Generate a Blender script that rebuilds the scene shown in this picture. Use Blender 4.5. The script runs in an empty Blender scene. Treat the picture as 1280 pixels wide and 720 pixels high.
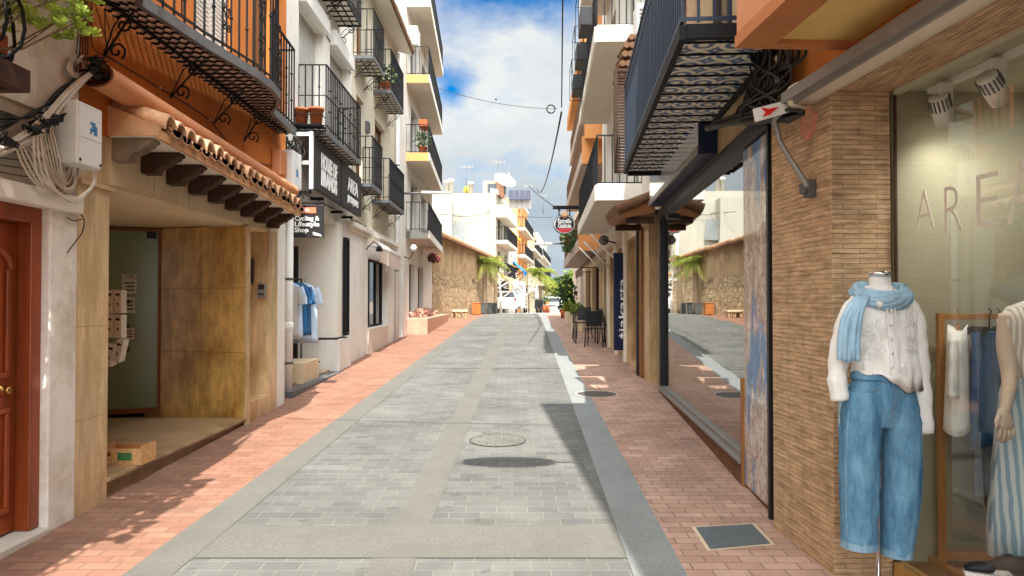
import bpy, bmesh, math, random
from mathutils import Vector, Matrix, noise as mnoise
R = math.radians
rnd = random.Random(11)
SC = bpy.context.scene
COL = SC.collection
FOC, PITCH, EYE = 924.0, math.atan(16/924), 1.6
CP, SP = math.cos(PITCH), math.sin(PITCH)

# ------------------------------------------------------------------ survey helpers
def ray(px, py):
    u = (px-640)/FOC; v = (360-py)/FOC
    return Vector((u, CP-v*SP, SP+v*CP))
def zg(y):
    if y < -45: return -.028*45
    if y < 25: return .028*y
    if y < 45: return .7+.028*(y-25)-.00105*(y-25)**2
    if y < 110: return .84-.014*(y-45)
    return -.07
def G(px, py):
    d = ray(px, py); lo, hi = 1.0, 300.0
    for i in range(60):
        m = (lo+hi)/2
        if EYE+d.z*m/d.y < zg(m): hi = m
        else: lo = m
    return Vector((d.x*lo/d.y, lo, zg(lo)))
def onX(px, py, X):
    d = ray(px, py); return Vector((0, 0, EYE))+d*(X/d.x)
def onY(px, py, Y):
    d = ray(px, py); return Vector((0, 0, EYE))+d*(Y/d.y)
class Fr:
    """frame of a facade: s runs along it (roughly world Y), o outwards to the street, z up"""
    def __init__(s, x0, slope, side):
        s.x0, s.k, s.side = x0, slope, side
        l = math.hypot(1, slope)
        s.n = Vector((side/l, -side*slope/l, 0)); s.d = Vector((slope, 1, 0))
    def __call__(s, a, o, z):
        return Vector((s.x0+s.k*a+s.n.x*o, a+s.n.y*o, z))
    def hit(s, px, py, o=0):
        d = ray(px, py)
        t = (o+s.n.x*s.x0)/(s.n.x*d.x+s.n.y*d.y)
        p = d*t
        return (p.y-s.n.y*o, EYE+p.z)
    def s(s, px, py=376, o=0): return s.hit(px, py, o)[0]
    def rot(s): return -math.atan(s.k)

# ------------------------------------------------------------------ mesh builder
def ident(x, y, z): return Vector((x, y, z))
class MB:
    def __init__(s, fr=None):
        s.v = []; s.f = []; s.sm = []; s.fr = fr or ident
    def add(s, vs, fs, smooth=False, raw=False):
        n = len(s.v)
        s.v += [Vector(p) if raw else s.fr(*p) for p in vs]
        s.f += [tuple(i+n for i in f) for f in fs]; s.sm += [smooth]*len(fs)
        return s
    def box(s, a0, a1, b0, b1, c0, c1):
        return s.add([(a, b, c) for a in (a0, a1) for b in (b0, b1) for c in (c0, c1)],
              [(0,1,3,2),(4,6,7,5),(0,4,5,1),(2,3,7,6),(0,2,6,4),(1,5,7,3)])
    def quad(s, a, b, c, d): return s.add([a, b, c, d], [(0,1,2,3)])
    def prism(s, pts, off):
        """pts: polygon of 3-tuples, extruded by off (3-tuple)"""
        n = len(pts)
        q = [tuple(p[i]+off[i] for i in range(3)) for p in pts]
        return s.add(list(pts)+q, [tuple(range(n)), tuple(range(2*n-1, n-1, -1))]+[(i, (i+1) % n, n+(i+1) % n, n+i) for i in range(n)])
    def tube(s, pts, r, n=6, closed=False, smooth=True, raw=False, cap=True):
        P = [Vector(p) if raw else s.fr(*p) for p in pts]
        m = len(P); rs = r if isinstance(r, (list, tuple)) else [r]*m
        vs = []; up = None
        for i, p in enumerate(P):
            if closed: t = P[(i+1) % m]-P[i-1]
            else: t = P[min(i+1, m-1)]-P[max(i-1, 0)]
            if t.length < 1e-9: t = Vector((0, 0, 1))
            t.normalize()
            if up is None:
                up = Vector((0, 0, 1)) if abs(t.z) < .9 else Vector((1, 0, 0))
            a = up-t*up.dot(t)
            if a.length < 1e-4:
                a = Vector((1, 0, 0))-t*t.x
            a.normalize(); up = a
            b = t.cross(a)
            for k in range(n):
                w = 2*math.pi*k/n+math.pi/4*(n == 4)
                vs.append(p+(a*math.cos(w)+b*math.sin(w))*rs[i])
        fs = []
        for i in range(m if closed else m-1):
            j = (i+1) % m
            for k in range(n):
                fs.append((i*n+k, i*n+(k+1) % n, j*n+(k+1) % n, j*n+k))
        s.add(vs, fs, smooth and n > 4, raw=True)
        if not closed and cap:
            k0 = len(s.v)-len(vs)
            s.f += [tuple(k0+k for k in range(n))[::-1], tuple(k0+(m-1)*n+k for k in range(n))]; s.sm += [False]*2
        return s
    def rings(s, rings, smooth=True, caps=True, raw=False):
        n = len(rings[0]); vs = [p for r in rings for p in r]; fs = []
        for i in range(len(rings)-1):
            for k in range(n):
                fs.append((i*n+k, i*n+(k+1) % n, (i+1)*n+(k+1) % n, (i+1)*n+k))
        s.add(vs, fs, smooth, raw)
        if caps:
            k0 = len(s.v)-len(vs); m = len(rings)
            s.f += [tuple(k0+k for k in range(n))[::-1], tuple(k0+(m-1)*n+k for k in range(n))]; s.sm += [False]*2
        return s
    def lathe(s, prof, c, n=16, smooth=True, axis='z'):
        rg = []
        for r, h in prof:
            ring = []
            for k in range(n):
                w = 2*math.pi*k/n; x, y = r*math.cos(w), r*math.sin(w)
                ring.append((c[0]+x, c[1]+y, c[2]+h) if axis == 'z' else (c[0]+x, c[1]+h, c[2]+y) if axis == 'y' else (c[0]+h, c[1]+x, c[2]+y))
            rg.append(ring)
        return s.rings(rg, smooth)

WL = {}
def uvmap(me):
    uv = me.uv_layers.new(name='UVMap'); d = uv.data
    for p in me.polygons:
        n = p.normal; ax = 2 if abs(n.z) > .7 else 0 if abs(n.x) >= abs(n.y) else 1
        for li in p.loop_indices:
            c = me.vertices[me.loops[li].vertex_index].co
            d[li].uv = (c.x, c.y) if ax == 2 else (c.y, c.z) if ax == 0 else (c.x, c.z)
def build(name, mb, m, parent=None, bevel=0, fixn=True):
    me = bpy.data.meshes.new(name)
    me.from_pydata([tuple(v) for v in mb.v], [], mb.f)
    me.polygons.foreach_set('use_smooth', mb.sm)
    if fixn:
        bm = bmesh.new(); bm.from_mesh(me)
        bmesh.ops.recalc_face_normals(bm, faces=bm.faces[:]); bm.to_mesh(me); bm.free()
    me.update(); uvmap(me)
    o = bpy.data.objects.new(name, me); COL.objects.link(o)
    if parent is not None:
        org = WL[parent.name]; o.parent = parent
    else:
        xs = [v.x for v in mb.v]; ys = [v.y for v in mb.v]; zs = [v.z for v in mb.v]
        org = Vector(((min(xs)+max(xs))/2, (min(ys)+max(ys))/2, min(zs))); o.location = org
    WL[o.name] = org.copy()
    me.transform(Matrix.Translation(-org))
    if m is not None: me.materials.append(m)
    if bevel:
        b = o.modifiers.new('bevel', 'BEVEL'); b.width = bevel; b.segments = 2; b.limit_method = 'ANGLE'
    return o
def tag(o, label, cat, group=None):
    o['label'] = label; o['category'] = cat
    if group: o['group'] = group
    return o
def thing(name, label, cat, loc, group=None):
    o = bpy.data.objects.new(name, None); COL.objects.link(o)
    o.location = Vector(loc); o.empty_display_size = .2
    WL[o.name] = Vector(loc)
    return tag(o, label, cat, group)
def struct(name, mb, m, kind='structure'):
    o = build(name, mb, m); o['kind'] = kind; return o
def dup(root, loc, rotz=None, label=None, scale=None):
    r = root.copy(); COL.objects.link(r); r.location = loc
    if rotz is not None: r.rotation_euler = (0, 0, rotz)
    if scale: r.scale = scale
    if label: r['label'] = label
    WL[r.name] = Vector(loc)
    for ch in list(root.children):
        c = ch.copy(); COL.objects.link(c); c.parent = r
        for g in list(ch.children):
            d = g.copy(); COL.objects.link(d); d.parent = c
    return r
def text(name, s, m, org, right, up, h, parent=None, align='LEFT', bold=0.0, ext=.004, width=None, spacing=1.0):
    """raised lettering: h is the capital height, org the lower left (or centre) of the line"""
    cu = bpy.data.curves.new(name, 'FONT'); cu.body = s; cu.size = h/.69; cu.align_x = 'LEFT'
    cu.offset = bold*h; cu.extrude = ext/2; cu.space_character = spacing; cu.resolution_u = 3
    t = bpy.data.objects.new('tmp', cu); COL.objects.link(t)
    dg = bpy.context.evaluated_depsgraph_get(); dg.update()
    me = bpy.data.meshes.new_from_object(t.evaluated_get(dg))
    bpy.data.objects.remove(t); bpy.data.curves.remove(cu)
    xs = [v.co.x for v in me.vertices]; x0, x1 = min(xs), max(xs)
    sx = width/(x1-x0) if width else 1
    right = Vector(right).normalized(); up = Vector(up).normalized(); nn = right.cross(up)
    mb = MB()
    sh = (x0+x1)/2 if align == 'CENTER' else x0
    vs = [Vector(org)+right*((v.co.x-sh)*sx)+up*v.co.y+nn*(v.co.z+ext/2) for v in me.vertices]
    mb.add(vs, [tuple(p.vertices) for p in me.polygons], raw=True)
    bpy.data.meshes.remove(me)
    return build(name, mb, m, parent, fixn=False)

# ------------------------------------------------------------------ materials
def _nt(name):
    m = bpy.data.materials.new(name); m.use_nodes = True
    nt = m.node_tree; return m, nt, nt.nodes, nt.links, nt.nodes['Principled BSDF']
def _noise(N, L, vec, scale, detail=6, rough=.6):
    n = N.new('ShaderNodeTexNoise'); n.inputs['Scale'].default_value = scale
    n.inputs['Detail'].default_value = detail; n.inputs['Roughness'].default_value = rough
    if vec is not None: L.new(vec, n.inputs['Vector'])
    return n
def _mix(N, L, fac, a, b, mode='MIX'):
    m = N.new('ShaderNodeMix'); m.data_type = 'RGBA'; m.blend_type = mode
    for sock, val in ((m.inputs[0], fac), (m.inputs[6], a), (m.inputs[7], b)):
        if hasattr(val, 'is_output'): L.new(val, sock)
        elif isinstance(val, (int, float)): sock.default_value = val
        else: sock.default_value = (*val[:3], 1)
    return m.outputs[2]
def _ramp(N, L, v, lo, hi, a=0, b=1):
    r = N.new('ShaderNodeMapRange'); r.inputs[1].default_value = lo; r.inputs[2].default_value = hi
    r.inputs[3].default_value = a; r.inputs[4].default_value = b; L.new(v, r.inputs[0]); return r.outputs[0]
def _bump(N, L, h, st, dist, bs):
    b = N.new('ShaderNodeBump'); b.inputs['Strength'].default_value = st; b.inputs['Distance'].default_value = dist
    L.new(h, b.inputs['Height']); L.new(b.outputs[0], bs.inputs['Normal']); return b
def _sc(c, k): return tuple(min(1, x*k) for x in c)
def mat(name, c, rough=.75, var=.12, scale=3, bump=.15, bscale=60, metal=0, stain=None, sscale=1.2, samt=.5, stretch=1, spec=.3, coat=0, streak=0):
    m, nt, N, L, B = _nt(name)
    tc = N.new('ShaderNodeTexCoord'); vec = tc.outputs['Object']
    mp = N.new('ShaderNodeMapping'); mp.inputs['Scale'].default_value = (1, 1, stretch); L.new(vec, mp.inputs['Vector'])
    n1 = _noise(N, L, mp.outputs[0], scale, 8, .65)
    col = _mix(N, L, _ramp(N, L, n1.outputs[0], .3, .7), _sc(c, 1-var), _sc(c, 1+var))
    if stain:
        n2 = _noise(N, L, mp.outputs[0], sscale, 9, .7)
        col = _mix(N, L, _ramp(N, L, n2.outputs[0], .45, .68, 0, min(1, samt)), col, stain)
    if streak:
        mp2 = N.new('ShaderNodeMapping'); mp2.inputs['Scale'].default_value = (8, 8, 1.3); L.new(vec, mp2.inputs['Vector'])
        n4 = _noise(N, L, mp2.outputs[0], 1.3, 9, .75); g4 = _ramp(N, L, n4.outputs[0], .3, .7, 1-streak, 1+streak*.5); c4 = N.new('ShaderNodeCombineColor')
        for i in range(3): L.new(g4, c4.inputs[i])
        col = _mix(N, L, 1.0, col, c4.outputs[0], 'MULTIPLY')
    L.new(col, B.inputs['Base Color'])
    B.inputs['Roughness'].default_value = rough; B.inputs['Metallic'].default_value = metal
    B.inputs['Specular IOR Level'].default_value = spec
    if coat: B.inputs['Coat Weight'].default_value = coat; B.inputs['Coat Roughness'].default_value = .03
    if bump:
        n3 = _noise(N, L, vec, bscale, 5); _bump(N, L, n3.outputs[0], bump, .01, B)
    return m
def brick(name, c1, c2, mortar, w, h, ms, rough=.85, swap=False, nvar=.35, nscale=2.0, bump=.5, dirt=None, offset=.5, wobble=0.0, spec=.25, damt=.5, strip=0):
    m, nt, N, L, B = _nt(name)
    uv = N.new('ShaderNodeUVMap').outputs[0]
    if swap:
        sp = N.new('ShaderNodeSeparateXYZ'); cb = N.new('ShaderNodeCombineXYZ'); L.new(uv, sp.inputs[0])
        L.new(sp.outputs[1], cb.inputs[0]); L.new(sp.outputs[0], cb.inputs[1]); uv = cb.outputs[0]
    src = uv
    if wobble:
        nw = _noise(N, L, uv, 9, 3); va = N.new('ShaderNodeVectorMath'); va.operation = 'MULTIPLY_ADD'
        L.new(nw.outputs['Color'], va.inputs[0]); va.inputs[1].default_value = (wobble,)*3; L.new(uv, va.inputs[2]); src = va.outputs[0]
    b = N.new('ShaderNodeTexBrick'); L.new(src, b.inputs['Vector'])
    b.inputs['Scale'].default_value = 1; b.inputs['Brick Width'].default_value = w; b.inputs['Row Height'].default_value = h
    b.inputs['Mortar Size'].default_value = ms; b.inputs['Mortar Smooth'].default_value = .3; b.inputs['Bias'].default_value = 0
    b.offset = offset
    b.inputs['Color1'].default_value = (*c1, 1); b.inputs['Color2'].default_value = (*c2, 1); b.inputs['Mortar'].default_value = (*mortar, 1)
    n = _noise(N, L, uv, nscale, 9, .7)
    g = _ramp(N, L, n.outputs[0], .3, .7, 1-nvar, 1+nvar*.6)
    cm = N.new('ShaderNodeCombineColor')
    for i in range(3): L.new(g, cm.inputs[i])
    col = _mix(N, L, 1.0, b.outputs['Color'], cm.outputs[0], 'MULTIPLY')
    n5 = _noise(N, L, uv, 120, 3, .7)
    g5 = _ramp(N, L, n5.outputs[0], .3, .7, .86, 1.12); cm5 = N.new('ShaderNodeCombineColor')
    for i in range(3): L.new(g5, cm5.inputs[i])
    col = _mix(N, L, 1.0, col, cm5.outputs[0], 'MULTIPLY')
    if dirt:
        n2 = _noise(N, L, uv, .7, 10, .72)
        col = _mix(N, L, _ramp(N, L, n2.outputs[0], .5, .75, 0, damt), col, dirt)
        mpw = N.new('ShaderNodeMapping'); mpw.inputs['Scale'].default_value = (2.4, .22, 1); L.new(uv, mpw.inputs['Vector'])
        n8 = _noise(N, L, mpw.outputs[0], 1.0, 8, .7)
        col = _mix(N, L, _ramp(N, L, n8.outputs[0], .5, .72, 0, .45), col, _sc(dirt, .85))
        n6 = _noise(N, L, uv, 5.5, 2, .5)
        col = _mix(N, L, _ramp(N, L, n6.outputs[0], .665, .69, 0, .5), col, _sc(dirt, .6))
    if strip:
        mp = N.new('ShaderNodeMapping'); mp.inputs['Scale'].default_value = (5, 37, 37); L.new(uv, mp.inputs['Vector'])
        n7 = _noise(N, L, mp.outputs[0], 1.0, 4, .7); g7 = _ramp(N, L, n7.outputs[0], .34, .56, 1-strip, 1.06); c7 = N.new('ShaderNodeCombineColor')
        for i in range(3): L.new(g7, c7.inputs[i])
        col = _mix(N, L, 1.0, col, c7.outputs[0], 'MULTIPLY')
    L.new(col, B.inputs['Base Color']); B.inputs['Roughness'].default_value = rough; B.inputs['Specular IOR Level'].default_value = spec
    ad = N.new('ShaderNodeMath'); ad.operation = 'MULTIPLY_ADD'; L.new(n5.outputs[0], ad.inputs[0]); ad.inputs[1].default_value = -.25
    L.new(b.outputs['Fac'], ad.inputs[2])
    inv = N.new('ShaderNodeMath'); inv.operation = 'SUBTRACT'; inv.inputs[0].default_value = 1; L.new(ad.outputs[0], inv.inputs[1])
    _bump(N, L, inv.outputs[0], bump, .008, B)
    return m
def rubble(name, c1, c2, mortar, scale=3.5):
    m, nt, N, L, B = _nt(name)
    uv = N.new('ShaderNodeUVMap').outputs[0]
    nw = _noise(N, L, uv, 3, 3); va = N.new('ShaderNodeVectorMath'); va.operation = 'MULTIPLY_ADD'
    L.new(nw.outputs['Color'], va.inputs[0]); va.inputs[1].default_value = (.18,)*3; L.new(uv, va.inputs[2])
    v1 = N.new('ShaderNodeTexVoronoi'); v1.feature = 'DISTANCE_TO_EDGE'; v1.inputs['Scale'].default_value = scale
    v2 = N.new('ShaderNodeTexVoronoi'); v2.inputs['Scale'].default_value = scale
    for v in (v1, v2): L.new(va.outputs[0], v.inputs['Vector'])
    sp = N.new('ShaderNodeSeparateColor'); L.new(v2.outputs['Color'], sp.inputs[0])
    col = _mix(N, L, sp.outputs[0], c1, c2)
    n = _noise(N, L, uv, 9, 8, .7); col = _mix(N, L, _ramp(N, L, n.outputs[0], .35, .7, 0, .55), col, _sc(c1, .45))
    e = _ramp(N, L, v1.outputs['Distance'], .015, .09)
    col = _mix(N, L, e, mortar, col)
    L.new(col, B.inputs['Base Color']); B.inputs['Roughness'].default_value = .95
    _bump(N, L, e, .9, .05, B); return m
def metal_paint(name, c, rough=.45, spec=.4): return mat(name, c, rough, .18, 9, .06, 90, spec=spec)
def leaf(name, c1, c2, tr=.35):
    m, nt, N, L, B = _nt(name)
    tc = N.new('ShaderNodeTexCoord'); n = _noise(N, L, tc.outputs['Object'], 5, 4)
    col = _mix(N, L, _ramp(N, L, n.outputs[0], .35, .65), c1, c2)
    L.new(col, B.inputs['Base Color']); B.inputs['Roughness'].default_value = .5
    t = N.new('ShaderNodeBsdfTranslucent'); L.new(col, t.inputs[0])
    mx = N.new('ShaderNodeMixShader'); mx.inputs[0].default_value = tr
    L.new(B.outputs[0], mx.inputs[1]); L.new(t.outputs[0], mx.inputs[2]); L.new(mx.outputs[0], N['Material Output'].inputs[0])
    return m
def glass(name, tint=(.9, .95, .92), ior=1.5, boost=1.0, floor=0.0):
    m, nt, N, L, B = _nt(name); N.remove(B)
    lw = N.new('ShaderNodeLayerWeight'); lw.inputs[0].default_value = .5
    pw = N.new('ShaderNodeMath'); pw.operation = 'POWER'; pw.inputs[1].default_value = ior; L.new(lw.outputs['Facing'], pw.inputs[0])
    mu = N.new('ShaderNodeMath'); mu.operation = 'MULTIPLY_ADD'; mu.use_clamp = True
    mu.inputs[1].default_value = boost; mu.inputs[2].default_value = floor; L.new(pw.outputs[0], mu.inputs[0])
    t = N.new('ShaderNodeBsdfTransparent'); t.inputs[0].default_value = (*tint, 1)
    g = N.new('ShaderNodeBsdfGlossy'); g.inputs['Roughness'].default_value = .0; g.inputs[0].default_value = (.95, .97, .96, 1)
    tcx = N.new('ShaderNodeTexCoord'); nn = _noise(N, L, tcx.outputs['Object'], .8, 2)
    b = N.new('ShaderNodeBump'); b.inputs['Strength'].default_value = .12; b.inputs['Distance'].default_value = .02
    L.new(nn.outputs[0], b.inputs['Height']); L.new(b.outputs[0], g.inputs['Normal'])
    mx = N.new('ShaderNodeMixShader'); L.new(mu.outputs[0], mx.inputs[0]); L.new(t.outputs[0], mx.inputs[1]); L.new(g.outputs[0], mx.inputs[2])
    L.new(mx.outputs[0], N['Material Output'].inputs[0]); return m
def emit(name, c, st):
    m, nt, N, L, B = _nt(name); B.inputs['Base Color'].default_value = (*c, 1)
    B.inputs['Emission Color'].default_value = (*c, 1); B.inputs['Emission Strength'].default_value = st; return m
def stripes(name, c1, c2, freq, rough=.8, wob=.02):
    m, nt, N, L, B = _nt(name)
    tc = N.new('ShaderNodeTexCoord'); w = N.new('ShaderNodeTexWave'); w.inputs['Scale'].default_value = freq
    w.inputs['Distortion'].default_value = 1.2; w.inputs['Detail'].default_value = 2; L.new(tc.outputs['Object'], w.inputs['Vector'])
    col = _mix(N, L, _ramp(N, L, w.outputs['Fac'], .35, .65), c1, c2)
    L.new(col, B.inputs['Base Color']); B.inputs['Roughness'].default_value = rough; return m
def denim(name, c, fade):
    m, nt, N, L, B = _nt(name)
    tc = N.new('ShaderNodeTexCoord'); mp = N.new('ShaderNodeMapping'); mp.inputs['Scale'].default_value = (9, 9, 2.2)
    L.new(tc.outputs['Object'], mp.inputs['Vector'])
    n = _noise(N, L, mp.outputs[0], 1.6, 8, .7); n2 = _noise(N, L, tc.outputs['Object'], 260, 2)
    col = _mix(N, L, _ramp(N, L, n.outputs[0], .38, .68), c, fade)
    col = _mix(N, L, _ramp(N, L, n2.outputs[0], .4, .7, 0, .35), col, _sc(fade, 1.25))
    L.new(col, B.inputs['Base Color']); B.inputs['Roughness'].default_value = .9; B.inputs['Specular IOR Level'].default_value = .15
    _bump(N, L, n2.outputs[0], .3, .002, B); return m

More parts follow.
